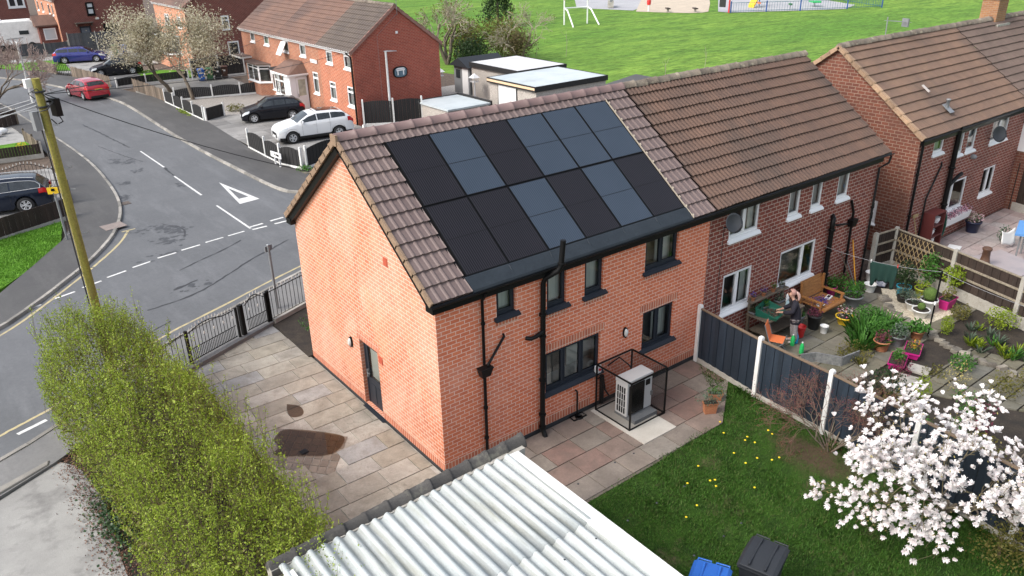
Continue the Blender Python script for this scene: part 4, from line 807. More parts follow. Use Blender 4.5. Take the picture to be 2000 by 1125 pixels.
# ================================================================== the next pair: two more houses
X3 = 19.5; D3 = 27.7
def pair_house(nm_label, x0, x1, wins, wmat, tmat, gmat, mainloc, y0=.1, gable=True, gops=(), vt=None):
    h = thing('brick_house', nm_label, 'house', mainloc); f = Fr((x0, y0), (x1, y0))
    mb = MB(); f.wall(mb, -.12, WT+.02, [(a-x0, b-x0, c, d) for (a, b, c, d), *_ in wins], .11); mb.build('wall', M[wmat], h); mb = MB(); Fr((x1, y0+DP), (x0, y0+DP)).wall(mb, 0, WT); mb.build('front_wall', M[wmat], h); mb = MB(); Fr((x1, y0), (x1, y0+DP)).wall(mb, -.1, WT+.02, peak=(DP/2, WT+SL*DP/2)); mb.build('party_wall', M[wmat], h)
    if gable:
        fg = Fr((x0, y0+DP), (x0, y0)); mb = MB(); fg.wall(mb, -.12, WT+.02, [(DP-b, DP-a, c, d) for a, b, c, d in gops], .1, peak=(DP/2, WT+.02+SL*DP/2-.03)); mb.build('gable_wall', M[gmat], h)
        for a, b, c, d in gops: window(h, fg, (DP-b, DP-a, c, d), (1,), 'upvc', .07, transom=.55, curtain='dark', fw=.07, sash=.04)
    for (a, b, c, d), sp, cu, *_ in wins: window(h, f, (a-x0, b-x0, c, d), sp, 'upvc', .09, curtain=cu, fw=.06, sill_h=.09)
    ov = .1 if gable else 0
    mb = MB(); tiles(mb, (x0-ov, y0-OV, HE-OV*SL), (1, 0, 0), sd, x1-x0+ov, Ls, 12, .15, .036, 'wave', .05, None, 6, jitter=.008); r3 = mb.build('roof', M[tmat], h)
    mb = MB(); tiles(mb, (x1, y0+DP+OV, HE-OV*SL), (-1, 0, 0), Vector((0, -sd.y, sd.z)), x1-x0+ov, Ls, 12, .3, .03, 'wave', .03, None, 4); mb.build('front_slope', M[tmat], r3)
    mb = MB(); ridge_tiles(mb, (x0-ov, y0+DP/2, HR+.03), (x1, y0+DP/2, HR+.03), .14, .45, jit=.01, drop=.05); mb.build('ridge_tile_row', M['ridge_old'], r3)
    if gable:
        mb = MB()
        for sgn in (1, -1):
            for c in range(12):
                g_ = Ls/12; s0, s1 = c*g_-.02, (c+1)*g_+.01
                def Q(s, x, hh): p = Vector((x, -OV, HE-OV*SL))+sd*s+NN*hh; return Vector((p.x, y0+(p.y if sgn > 0 else DP-p.y), p.z))
                lo = [Q(s0, x0-ov-.05, -.07), Q(s0, x0-ov+.09, -.07), Q(s1, x0-ov+.09, -.08), Q(s1, x0-ov-.05, -.08)]; hi = [Q(s0, x0-ov-.05, .08), Q(s0, x0-ov+.09, .085), Q(s1, x0-ov+.09, .055), Q(s1, x0-ov-.05, .05)]
                mb.hexa(*((lo, hi) if sgn > 0 else ([lo[1], lo[0], lo[3], lo[2]], [hi[1], hi[0], hi[3], hi[2]])))
        mb.build('verge_tile_row', M['verge_old'], r3)
    mb = MB(); f.box(mb, 0, x1-x0, 0, OV, HE-.34, HE-.15); mb.build('fascia', M['black'], h); gutter(h, (x0-.08, y0-OV-.07, HE-.13), (x1, y0-OV-.07, HE-.13))
    return h, f
M['verge_old'] = m_surf('tan_verge', (.36, .24, .15), (.27, .18, .12), 3, .8, fine=30, isl=.3)
T, fT = pair_house('red brick house with tan verge and dark soil pipe beyond brown fence', X3, D3, [((20.55, 21.3, 3.5, 4.2), (1,), 'net'), ((22.2, 22.86, 3.15, 4.2), (1,), 'net'), ((23.1, 23.82, 3.15, 4.2), (1,), 'net'), ((25.05, 26.5, 3.12, 4.22), (1, 1), 'sides'), ((22.2, 23.85, .92, 2.12), (1, 1.9), 'dark'), ((25.15, 26.25, 1.0, 2.12), (1, 1), 'dark')],
                   'brick_h3', 'tile_h3', 'brick_h3g', (23.5, 3.5, -.1), gops=[(1.08, 1.72, .92, 1.78)])
pipe(T, [(22.05, -.02, -.1), (22.02, -.02, 4.3)], .085, name='soil_pipe', n=12, brackets=[(22.03, -.02, 2.8), (22.04, -.02, 1.4)]); pipe(T, [(22.06, -.05, 2.15), (22.5, -.1, 2.4), (22.75, -.1, 2.45)], .07, name='waste_pipe')
pipe(T, [(19.62, .03, -.1), (19.6, .03, 4.1)], .045, brackets=[(19.6, .03, 3), (19.6, .03, 1.5)]); pipe(T, [(20.6, .03, -.1), (20.6, .03, 1.9), (20.65, .03, 2.0), (21.3, .04, 3.0), (21.4, .11, 3.1)], .032, name='waste_pipe')
mb = MB(); mb.lathe([(.06, 0), (.055, .3), (.075, .31), (.075, .36), (.05, .37)], (21.95, .55, 4.82), 12); mb.cbox((21.95, .5, 4.86), (.3, .42, .02), 0, math.atan(SL)); mb.build('flue', M['steel'], T)
mb = MB(); mb.cbox((21.6, 1.25, 5.5), (.14, .34, .03), .1, math.atan(SL)); mb.build('slipped_tile', plain('pale_slate', (.5, .45, .42), .7), T)
dish(T, (24.75, -.3, 3.62), (-.5, -.8, .3), .3, wall=(24.9, .1, 3.35))
mb = MB(); mb.lathe([(.08, 0), (.1, -.08), (.07, -.16), (.02, -.2)], (23.75, .1, 2.87), 12, 'y'); mb.build('outside_lamp', M['grey_plastic'], T)
mb = MB(); mb.tube([(19.6, 3.52, HR+.1), (19.6, 3.52, HR+.2)], .02, 5); bx0 = 23.2
FF, fF = pair_house('grey-brown roofed brick house at far right with brick chimney', D3+.003, 36.2, [((28.6, 29.9, 3.15, 4.2), (1, 1), 'sides'), ((28.6, 30, 1, 2.1), (1, 1), 'dark')], 'brick_h3', 'tile_h4', None, (32, 3.5, -.1), gable=False)
mb = MB(); mb.box(31.1, 3.3, 6.2, 32.0, 4.0, 7.75); ch = mb.build('chimney', m_brick('chimney_brick', (.36, .17, .07), (.26, .11, .05), (.3, .22, .15), .22, .075, dirt=((.12, .08, .045), .6)), FF); mb = MB(); mb.box(31.05, 3.25, 7.75, 32.05, 4.05, 7.85); mb.box(30.95, 3.1, 6.6, 32.15, 3.29, 6.75); mb.build('chimney_cap', M['conc_pale'], ch)
# roof aerial on the tan-roofed house
A = thing('roof_aerial', 'thin metal television aerial standing on the tan roof ridge', 'aerial', (22.6, 3.6, HR+.1))
mb = MB(); mb.tube([(22.6, 3.6, HR-.05), (22.6, 3.62, HR+.75)], .022, 6); mb.build('mast', M['steel'], A)
mb = MB(); mb.tube([(22.6, 3.62, HR+.62), (23.6, 3.3, HR+.52)], .016, 5)
for k in range(6): x = 22.7+k*.16; y = 3.6-k*.052; mb.tube([(x-.03, y-.2, HR+.61-k*.018), (x+.03, y+.2, HR+.61-k*.018)], .008, 4)
mb.cbox((23.45, 3.35, HR+.5), (.06, .3, .3), -.3); mb.build('antenna', M['steel'], A)
# rear extension of the far house: white panel over red brick
Ex = thing('rear_extension', 'white-panelled red brick lean-to extension at right picture edge', 'extension', (29.5, -1.2, -.1))
fe = Fr((27.95, .1), (27.95, -2.6)); mb = MB(); fe.wall(mb, -.1, 2.35); fe.box(mb, 0, 2.7, -2, -.001, -.1, 2.3); mb.build('wall', M['brick_h3g'], Ex)
mb = MB(); fe.box(mb, .0, 2.7, -.02, .03, 2.35, 3.5); mb.build('panel', M['upvc'], Ex); mb = MB(); fe.box(mb, -.0, 2.75, -2, .1, 3.5, 3.72); mb.build('flat_roof', M['grey_bin'], Ex)
# ================================================================== the row across the side road
def row_house(label, y0, y1, wins, wmat, tmat, near_gable=False, far_gable=False, gw=None, gops=(), fascia='upvc', x0=14.73, x1=20.9, ze=4.5, tperiod=.3, seg=None):
    h = thing('brick_house', label, 'house', ((x0+x1)/2, (y0+y1)/2, -.1)); xm = (x0+x1)/2; f = Fr((x0, y1), (x0, y0)); sl = .755; zr = ze+sl*(xm-x0)
    mb = MB(); f.wall(mb, -.12, ze, [(y1-b, y1-a, c, d) for (a, b, c, d), *_ in wins], .1); mb.build('wall', M[wmat], h); mb = MB(); Fr((x1, y0), (x1, y1)).wall(mb, -.12, ze); mb.build('rear_wall', M[wmat], h)
    for (a, b, c, d), sp, tr, cu in wins: window(h, f, (y1-b, y1-a, c, d), sp, 'upvc', .07, transom=tr, curtain=cu, fw=.07, sill_h=.1, sash=.025, room=.5)
    for k, (yy, on) in enumerate(((y0, near_gable), (y1, far_gable))):
        if not on: continue
        fg = Fr((x0, yy), (x1, yy)) if k == 0 else Fr((x1, yy), (x0, yy)); mb = MB(); fg.wall(mb, -.12, ze, [(a-x0, b-x0, c, d) for a, b, c, d in gops] if k == 0 else [], .08, peak=((x1-x0)/2, zr-.02)); mb.build('gable_wall', M[gw], h)
    s_ = Vector((xm-x0, 0, zr-ze)).normalized(); L_ = math.hypot(xm-x0+.2, (xm-x0+.2)*sl)
    ov0, ov1 = (.12 if near_gable else 0), (.12 if far_gable else 0)
    mb = MB(); tiles(mb, (x0-.2, y1+ov1, ze-.2*sl+.03), (0, -1, 0), s_, y1-y0+ov0+ov1, L_, 11, tperiod, .03, 'wave', .035, None, 6, jitter=.01); rf_ = mb.build('roof', M[tmat], h)
    mb = MB(); tiles(mb, (x1+.2, y0-ov0, ze-.2*sl+.03), (0, 1, 0), Vector((-s_.x, 0, s_.z)), y1-y0+ov0+ov1, L_, 11, .3, .03, 'wave', .035, None, 4); mb.build('rear_slope', M[tmat], rf_)
    mb = MB(); ridge_tiles(mb, (xm, y0-ov0, zr+.05), (xm, y1+ov1, zr+.05), .13, .45, jit=.012, drop=.05); mb.build('ridge_tile_row', M['ridge_old'], rf_)
    if near_gable:
        mb = MB()
        for sg in (0, 1):
            P = lambda t, hh, yy: Vector(((x0-.2+(xm-x0+.2)*t) if sg == 0 else (x1+.2-(x1-xm+.2)*t), yy, ze-.2*sl+.03+(xm-x0+.2)*sl*t+hh))
            lo = [P(0, -.17, y0-.13), P(1, -.17, y0-.13), P(1, -.17, y0-.02), P(0, -.17, y0-.02)]; hi = [P(0, .05, y0-.13), P(1, .05, y0-.13), P(1, .05, y0-.02), P(0, .05, y0-.02)]
            mb.hexa(*((lo, hi) if sg == 0 else (lo[::-1], hi[::-1])))
        mb.build('verge_tile_row', M['verge_red'], rf_)
    mb = MB(); f.box(mb, 0, y1-y0, .0, .16, ze-.24, ze-.1); mb.build('fascia', M[fascia], h); gutter(h, (x0-.24, y1, ze-.06), (x0-.24, y0, ze-.06), 'black' if fascia == 'black' else 'upvc', .06)
    return h, f
M['verge_red'] = m_surf('pinkish_verge', (.3, .16, .13), (.22, .115, .09), 3, .8, fine=30)
ET = .72
RA, fA = row_house('red brick end house with dark mossy roof and oval gable plaque', 32.1, 36.8, [((32.35, 33.3, 3.35, 4.42), (1,), ET, 'net'), ((34.85, 35.75, 3.4, 4.42), (1,), ET, 'net'), ((32.3, 33.25, 1.08, 2.3), (1,), ET, 'net'), ((34.8, 35.7, 1.12, 2.3), (1,), ET, 'net')],
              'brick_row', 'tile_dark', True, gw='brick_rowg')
pipe(RA, [(14.5, 32.5, 4.42), (14.5, 32.4, 4.3), (14.66, 32.2, 4.1), (14.67, 32.18, -.1)], .05)
mb = MB(); mb.cbox((17.85, 32.04, 5.28), (.14, .06, .14)); mb.build('gable_vent', M['upvc'], RA)
# oval plaque with a pale building scene inside a dark rim (no lettering is readable)
Pq = MB(); n = 28; rx, rz_ = .5, .34; c0 = Vector((17.9, 32.0, 2.9))
vs = [c0+Vector((rx*math.copysign(abs(math.cos(a))**.7, math.cos(a)), 0, rz_*math.copysign(abs(math.sin(a))**.7, math.sin(a)))) for a in [2*math.pi*i/n for i in range(n)]]
Pq.add([v+Vector((0, .09, 0)) for v in vs]+vs, [tuple(range(n, 2*n))[::-1]]+[(i, (i+1) % n, n+(i+1) % n, n+i) for i in range(n)]); pqo = Pq.build('plaque', M['black'], RA, label='oval black-rimmed plaque on the gable')
mb = MB(); v2 = [c0+(v-c0)*.86+Vector((0, -.006, 0)) for v in vs]; mb.add(v2, (tuple(range(n))[::-1],)); mb.build('plaque_face', m_surf('plaque_sky', (.12, .2, .26), (.05, .08, .1), 3, .4), pqo)
mb = MB(); mb.box(17.66, 31.98, 2.72, 17.74, 31.992, 3.0); mb.box(18.06, 31.98, 2.72, 18.14, 31.992, 3.0); mb.box(17.6, 31.978, 2.98, 18.2, 31.992, 3.06); mb.hexa([(17.55, 31.979, 3.08), (18.25, 31.979, 3.08), (18.25, 31.991, 3.08), (17.55, 31.991, 3.08)], [(17.7, 31.979, 3.16), (18.1, 31.979, 3.16), (18.1, 31.991, 3.16), (17.7, 31.991, 3.16)]); mb.build('plaque_motif', M['upvc'], pqo)
mb = MB(); mb.tube([(17.9, 32.06, 6.3), (17.9, 31.9, 6.3), (17.9, 31.9, 7.9)], .02, 6); mb.tube([(17.9, 32.08, 6.3), (16.5, 32.07, 5.2), (16.5, 32.07, 1)], .007, 4); mb.build('aerial_pole', M['steel'], RA)
RB, fB = row_house('orange brick middle house with white glazed porch and open top window', 36.803, 43.5, [((38.8, 39.75, 3.45, 4.45), (1,), ET, 'net'), ((41.6, 42.55, 3.45, 4.45), (1,), ET, 'dark'), ((37.3, 38.15, 1.2, 2.6), (1,), ET, 'net')], 'brick_row2', 'tile_row')
mb = MB(); mb.cbox((14.68, 37.6, 3.3), (.04, 1.0, .22)); mb.build('house_sign', M['upvc'], RB, label='blank white name board under the eaves')
# casement hung wide open
mb = MB(); P = lambda y, t, o: Vector((14.66-o-.62*t*.8, y, 4.15-.85*t))
a, b = 41.66, 42.5
for y_, y2, t0, t1 in ((a, a+.07, 0, 1), (b-.07, b, 0, 1), (a, b, 0, .08), (a, b, .92, 1)): mb.hexa([P(y2, t0, 0), P(y_, t0, 0), P(y_, t1, 0), P(y2, t1, 0)], [P(y2, t0, .05), P(y_, t0, .05), P(y_, t1, .05), P(y2, t1, .05)])
sh = mb.build('open_sash', M['upvc'], RB); mb = MB(); mb.quad(P(a, 0, .03), P(b, 0, .03), P(b, 1, .03), P(a, 1, .03)); mb.build('pane', plain('frosted_pane', (.62, .64, .66), .25), sh)
# porch: dwarf wall, glazing, white door, hipped tiled roof
py0, py1, px0, px1 = 39.0, 41.6, 13.45, 14.73
mb = MB(); mb.box(px0, py0+.95, -.1, px1, py1, .85); mb.build('porch_base', M['brick_row2'], RB)
mb = MB()
for y_ in (py0+.95, (py0+.95+py1)/2+.05, py1-.08): mb.box(px0, y_, .85, px0+.09, y_+.09, 2.35)
for z_ in (.85, 1.78, 2.28): mb.box(px0-.001, py0+.95, z_, px0+.085, py1, z_+.09)
mb.box(px0-.06, py0+.92, .8, px0+.12, py1+.03, .86); mb.box(px0+.1, py1-.09, .85, px1, py1, .93); mb.box(px0+.1, py1-.09, 2.28, px1, py1, 2.37); mb.box(px1-.1, py1-.088, .93, px1-.003, py1-.003, 2.28)
mb.box(px0, py0, 2.2, px1, py0+.07, 2.37); mb.box(px0, py0, -.1, px0+.42, py0+.07, 2.2); mb.box(px0+.001, py0+.07, -.1, px0+.08, py0+.95, 2.37)
pf = mb.build('porch_frame', M['upvc'], RB)
mb = MB(); mb.quad((px0+.05, py1, .9), (px0+.05, py0+.95, .9), (px0+.05, py0+.95, 2.3), (px0+.05, py1, 2.3)); mb.quad((px0+.1, py1-.05, .9), (px0+.1, py1-.05, 2.3), (px1, py1-.05, 2.3), (px1, py1-.05, .9)); mb.build('pane', M['glass'], pf)
mb = MB(); x_ = px0+.44; mb.box(x_, py0+.015, -.02, px1-.06, py0+.06, .95); mb.box(x_, py0+.015, .95, x_+.13, py0+.06, 2.18); mb.box(px1-.19, py0+.015, .95, px1-.06, py0+.06, 2.18); mb.box(x_+.13, py0+.015, 2.02, px1-.19, py0+.06, 2.18)
for q in (0, 1): mb.box(x_+.14+q*.27, py0+.003, .12, x_+.34+q*.27, py0+.02, .72)
pd = mb.build('door', M['upvc'], RB, label='white panelled porch door with glass top'); mb = MB(); mb.quad((x_+.13, py0+.04, .95), (px1-.19, py0+.04, .95), (px1-.19, py0+.04, 2.02), (x_+.13, py0+.04, 2.02)); mb.build('pane', m_surf('patterned_pane', (.55, .55, .42), (.35, .36, .3), 3, .2), pd)
mb = MB(); mb.cbox((x_+.07, py0-.02, 1.0), (.03, .05, .2)); mb.build('handle', M['steel'], pd)
mb = MB(); e_ = .18; zA, zB = 2.38, 3.05; X0, X1, Y0, Y1 = px0-e_, px1, py0-e_, py1+.02; xa = px1; ym = (Y0+Y1)/2; r0 = (xa, Y0+1.05, zB); r1 = (xa, Y1-.3, zB)
mb.add([(X0, Y0, zA), (X1, Y0, zA), (X1, Y1, zA), (X0, Y1, zA), (X0+.95, Y0+1.0, zB), (X1, Y0+.75, zB+.05), (X1, Y1-.15, zB+.0), (X0+.95, Y1-.25, zB-.05)], ((0, 1, 5, 4), (0, 4, 7, 3), (4, 5, 6, 7), (3, 7, 6, 2), (0, 3, 2, 1)))
mb.build('porch_roof', M['tile_row'], RB); mb = MB(); mb.box(px0-.2, py0-.2, 2.3, px0-.14, py1+.04, 2.4); mb.box(px0-.14, py0-.2, 2.3, px1, py0-.15, 2.4); mb.build('porch_gutter', M['upvc'], RB)
mb = MB(); mb.box(px0+.3, py0-.9, -.1, px1-.02, py0-.02, .08); mb.build('porch_step', M['conc_pale'], RB)
RC, fC = row_house('brown brick far house of the row with grey bay window and door canopy', 43.503, 50.4, [((45.0, 45.95, 3.6, 4.45), (1,), None, 'net'), ((47.7, 48.6, 3.6, 4.45), (1,), None, 'net')], 'brick_row2', 'tile_row', False, True, gw='brick_rowg')
def bay(h, x, y0, y1, out, z0, z1, cant=.55, base='brick_row2', roofm='felt_pale'):
    pts = [(x, y1), (x-out, y1-cant), (x-out, y0+cant), (x, y0)]
    mb = MB(); mb.prism([(p[0], p[1]) for p in pts[::1]][::-1], -.1, z0); b0 = mb.build('bay_base', M[base], h)
    fm = MB(); pm = MB()
    for (p, q) in zip(pts, pts[1:]):
        f = Fr(p, q); k = 2 if f.L > 1.4 else 1
        f.box(fm, 0, f.L, -.06, 0, z0, z0+.09); f.box(fm, 0, f.L, -.06, 0, z1-.1, z1)
        for i in range(k+1): u = min(max(f.L*i/k-.05, 0), f.L-.09); f.box(fm, u, u+.09, -.062, .002, z0+.09, z1-.1)
        f.box(fm, .09, f.L-.09, -.055, -.004, z0+(z1-z0)*.76, z0+(z1-z0)*.76+.06); f.box(fm, -.02, f.L+.02, -.05, .08, z0-.05, z0+.001)
        pm.quad(f.P(0, -.03, z0+.05), f.P(f.L, -.03, z0+.05), f.P(f.L, -.03, z1-.05), f.P(0, -.03, z1-.05))
    bf = fm.build('bay_window', M['upvc'], h); pm.build('pane', M['glass'], bf)
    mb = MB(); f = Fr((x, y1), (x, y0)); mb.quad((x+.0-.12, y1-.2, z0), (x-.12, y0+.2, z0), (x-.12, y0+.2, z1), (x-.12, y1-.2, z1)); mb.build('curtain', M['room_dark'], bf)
    rp = [(x, y1+.12), (x-out-.15, y1-cant+.1), (x-out-.15, y0+cant-.1), (x, y0-.12)]; mb = MB(); mb.prism(rp[::-1], z1, z1+.1); mb.build('bay_roof', M[roofm], h)
bay(RC, 14.73, 45.4, 48.6, .75, .95, 2.2, roofm='tile_h4'); mb = MB(); mb.box(13.9, 48.9, 2.35, 14.73, 50.9, 2.47); mb.build('door_canopy', M['white_paint'], RC); mb = MB(); mb.box(13.92, 48.95, 2.47, 14.73, 50.85, 2.5); mb.build('canopy_top', M['tile_h4'], RC)
bay(RB, 14.73, 41.75, 43.3, .9, .9, 2.3, .3, roofm='black_matt')

# ================================================================== houses farther up the street
D_, fD = row_house('red brick house with white side window behind the blossom tree', 62.5, 72, [((64, 65.1, 3.4, 4.35), (1,), ET, 'net'), ((67.5, 69, 3.4, 4.35), (1, 1), ET, 'net')], 'brick_farf', 'tile_row', True, True, gw='brick_far', gops=[], x0=14.3, x1=24.5, ze=5.3)
fgx = Fr((14.3, 62.46), (24.5, 62.46))
M['dark_pane'] = plain('dark_pane', (.03, .035, .04), .12)
window(D_, fgx, (3.05, 3.75, 3.1, 4.3), (1,), 'upvc', 0, transom=.68, curtain='none', fw=.09, room=0, glass='dark_pane')
mb = MB(); fgx.box(mb, 3.3, 4.3, -.03, .03, .0, 2.05); dd = mb.build('door', M['upvc'], D_, label='white framed dark side door'); mb = MB(); fgx.box(mb, 3.42, 4.18, .031, .04, .0, 1.93); mb.build('door_leaf', M['black_matt'], dd)
bay(D_, 14.3, 65.5, 69.5, 1.1, 1.0, 2.5, .6, 'brick_farf', 'felt_pale')
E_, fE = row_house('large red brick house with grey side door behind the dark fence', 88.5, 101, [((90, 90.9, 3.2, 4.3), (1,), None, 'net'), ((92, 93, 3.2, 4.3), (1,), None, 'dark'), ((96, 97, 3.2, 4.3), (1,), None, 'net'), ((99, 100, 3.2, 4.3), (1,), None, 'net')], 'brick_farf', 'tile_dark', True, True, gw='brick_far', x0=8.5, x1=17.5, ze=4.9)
fx = Fr((8.5, 88.46), (17.5, 88.46))
M['white_pane'] = plain('pale_pane', (.55, .6, .62), .2)
window(E_, fx, (3.0, 3.8, 3.1, 4.45), (1,), 'black', 0, transom=.55, curtain='none', fw=.12, room=0, glass='white_pane', sill='black')
mb = MB(); fx.box(mb, 1.9, 3.0, -.03, .03, 0, 2.0); dd = mb.build('door', M['anth'], E_, label='dark grey side door under a lean canopy'); mb = MB(); fx.box(mb, 2.05, 2.85, .031, .04, 0, 1.85); mb.build('door_leaf', plain('slate_door', (.1, .115, .14), .5), dd)
mb = MB(); fx.box(mb, 1.5, 3.3, 0, .7, 2.35, 2.45); fx.box(mb, 1.6, 1.66, 0, .6, 2.05, 2.35); fx.box(mb, 3.1, 3.16, 0, .6, 2.05, 2.35); mb.build('door_canopy', M['tile_dark'], E_)
mb = MB(); fx.box(mb, 4.3, 5.9, -.03, .03, .9, 2.1); mb.build('window', M['black'], E_)
mb = MB(); mb.cbox((12.35, 88.3, 2.75), (.3, .25, .2)); mb.build('wall_light', M['frost'], E_)
# gabled porch on its front
mb = MB(); mb.box(6.6, 89.6, -.1, 8.5, 92.4, 2.2); mb.build('porch', M['brick_far'], E_); mb = MB(); mb.prism([(6.3, 89.3), (8.5, 89.3), (8.5, 92.7), (6.3, 92.7)], 2.2, 2.35); mb.add([(6.3, 89.3, 2.35), (8.5, 89.3, 2.35), (8.5, 92.7, 2.35), (6.3, 92.7, 2.35), (6.3, 91, 3.3), (8.5, 91, 3.3)], ((0, 1, 5, 4), (2, 3, 4, 5), (3, 0, 4))); mb.build('porch_roof', M['tile_row'], E_)
mb = MB(); fq = Fr((6.6, 89.55), (8.5, 89.55)); fq.box(mb, .4, 1.6, -.02, .03, .8, 2.0); pw_ = mb.build('porch_window', M['upvc'], E_); mb = MB(); fq.box(mb, .5, 1.5, .031, .035, .9, 1.9); mb.build('pane', M['white_pane'], pw_)
G_ = thing('brick_house', 'distant dark red brick house with two white windows at top left', 'house', (6, 136, -.1)); fz = Fr((-6, 130), (11.5, 130)); mb = MB(); fz.wall(mb, -.1, 7); fz.box(mb, 0, 17.5, -8, -.001, -.1, 7); mb.build('wall', M['brick_far'], G_)
mb = MB(); mb.add([(-6.4, 129.6, 7), (11.9, 129.6, 7), (11.9, 138.4, 7), (-6.4, 138.4, 7), (-6.4, 134, 10), (11.9, 134, 10)], ((0, 1, 5, 4), (2, 3, 4, 5), (1, 2, 5), (3, 0, 4))); mb.build('roof', M['tile_dark'], G_)
window(G_, Fr((-6, 129.95), (11.5, 129.95)), (11.0, 13.3, 1.2, 3.6), (1,), 'upvc', 0, transom=.7, curtain='none', fw=.25, room=0, glass='dark_pane'); window(G_, Fr((-6, 129.95), (11.5, 129.95)), (15.0, 17.2, 1.6, 4.3), (1, 1), 'upvc', 0, transom=.55, curtain='none', fw=.22, room=0, glass='dark_pane')

# ================================================================== flat-roofed garages, shed, low roof behind the end house
def flat_garage(label, x0, x1, y0, y1, z, rmat, door=None, strip=False):
    h = thing('garage', label, 'garage', ((x0+x1)/2, (y0+y1)/2, -.1)); mb = MB()
    mb.box(x0+.15, y0+.1, -.12, x1-.1, y1-.1, z-.2); mb.build('wall', M['dash'], h)
    mb = MB(); mb.box(x0, y0, z-.3, x1, y1, z-.02); mb.build('fascia', M['black_matt'], h)
    mb = MB(); mb.box(x0+.06, y0+.06, z-.02, x1-.06, y1-.06, z+.0); mb.build('flat_roof', M[rmat], h)
    mb = MB(); mb.box(x0, y0, z-.02, x1, y0+.06, z+.02); mb.box(x0, y1-.06, z-.02, x1, y1, z+.02); mb.box(x0, y0+.06, z-.02, x0+.06, y1-.06, z+.02); mb.box(x1-.06, y0+.06, z-.02, x1, y1-.06, z+.02); mb.build('roof_edge', M['black_matt'], h)
    if strip: mb = MB(); mb.box(x0-.012, y0+.05, z-.2, x0, y1-.03, z-.06); mb.build('bare_fascia_strip', M['peach_wood'], h)
    if door: a, b, c, d = door; mb = MB(); mb.box(x0+.1, a, c, x0+.149, b, d); do = mb.build('garage_door', M['upvc'], h); mb = MB(); mb.box(x0+.12, a-.09, c, x0+.148, a-.003, d+.03); mb.box(x0+.12, b+.003, c, x0+.148, b+.09, d+.03); mb.build('door_frame', M['black_matt'], do)
    return h
flat_garage('pebbledash garage with pale blue-grey flat roof and bare wood fascia strip', 22.7, 28.7, 24.6, 29.5, 2.3, 'felt_pale', (26.6, 28.4, -.1, 2.0), True)
flat_garage('taller pebbledash garage with white flat roof behind the other garage', 25.3, 29.6, 29.6, 35.2, 2.35, 'felt_white')
S_ = thing('shed', 'small grey timber shed with felt roof beside the garages', 'shed', (27, 36.6, -.1)); mb = MB(); mb.box(25.6, 35.6, -.1, 28.6, 37.6, 1.95); mb.build('wall', M['grey_plastic'], S_)
mb = MB(); mb.add([(25.3, 35.4, 1.9), (28.9, 35.4, 1.9), (28.9, 37.8, 1.9), (25.3, 37.8, 1.9), (25.3, 36.6, 2.5), (28.9, 36.6, 2.5)], ((0, 1, 5, 4), (2, 3, 4, 5), (1, 2, 5), (3, 0, 4), (3, 2, 1, 0))); mb.build('roof', M['grey_bin'], S_)
mb = MB(); mb.box(25.56, 35.75, -.05, 25.595, 36.5, 1.8); mb.build('door', M['upvc'], S_); mb = MB(); mb.box(25.56, 36.8, 1.0, 25.595, 37.3, 1.6); mb.build('window', M['dark_pane'], S_)
def bird_table(x, y, label):
    b = thing('bird_table', label, 'bird table', (x, y, -.1)); mb = MB(); mb.tube([(x, y, -.1), (x, y, 1.25)], .05, 6); mb.build('post', M['upvc'], b)
    mb = MB(); mb.box(x-.22, y-.22, 1.25, x+.22, y+.22, 1.3); [mb.box(x+a*.16-.02, y+c*.16-.02, 1.3, x+a*.16+.02, y+c*.16+.02, 1.55) for a in (-1, 1) for c in (-1, 1)]; mb.build('tray', M['upvc'], b)
    mb = MB(); mb.add([(x-.3, y-.3, 1.55), (x+.3, y-.3, 1.55), (x+.3, y+.3, 1.55), (x-.3, y+.3, 1.55), (x, y, 1.85)], ((0, 1, 4), (1, 2, 4), (2, 3, 4), (3, 0, 4), (3, 2, 1, 0))); mb.build('roof', M['upvc'], b)
bird_table(24.2, 37.4, 'white bird table near the dark park trees'); bird_table(24.6, 33.6, 'white bird table against the garage wall')
Lr = thing('low_outbuilding', 'low outbuilding with grey flat roof beside the end house gable', 'outbuilding', (20.2, 29.2, -.1)); mb = MB(); mb.box(18.3, 27.4, -.1, 21.2, 30.8, 1.1); mb.build('wall', M['dash'], Lr); mb = MB(); mb.box(18.2, 27.3, 1.1, 21.35, 30.95, 1.2); mb.build('flat_roof', M['felt_pale'], Lr); mb = MB(); mb.box(21.35, 27.3, 1.0, 21.5, 31.0, 1.3); mb.box(18.2, 30.95, 1.05, 21.5, 31.05, 1.24); mb.build('roof_edge', M['black_matt'], Lr)

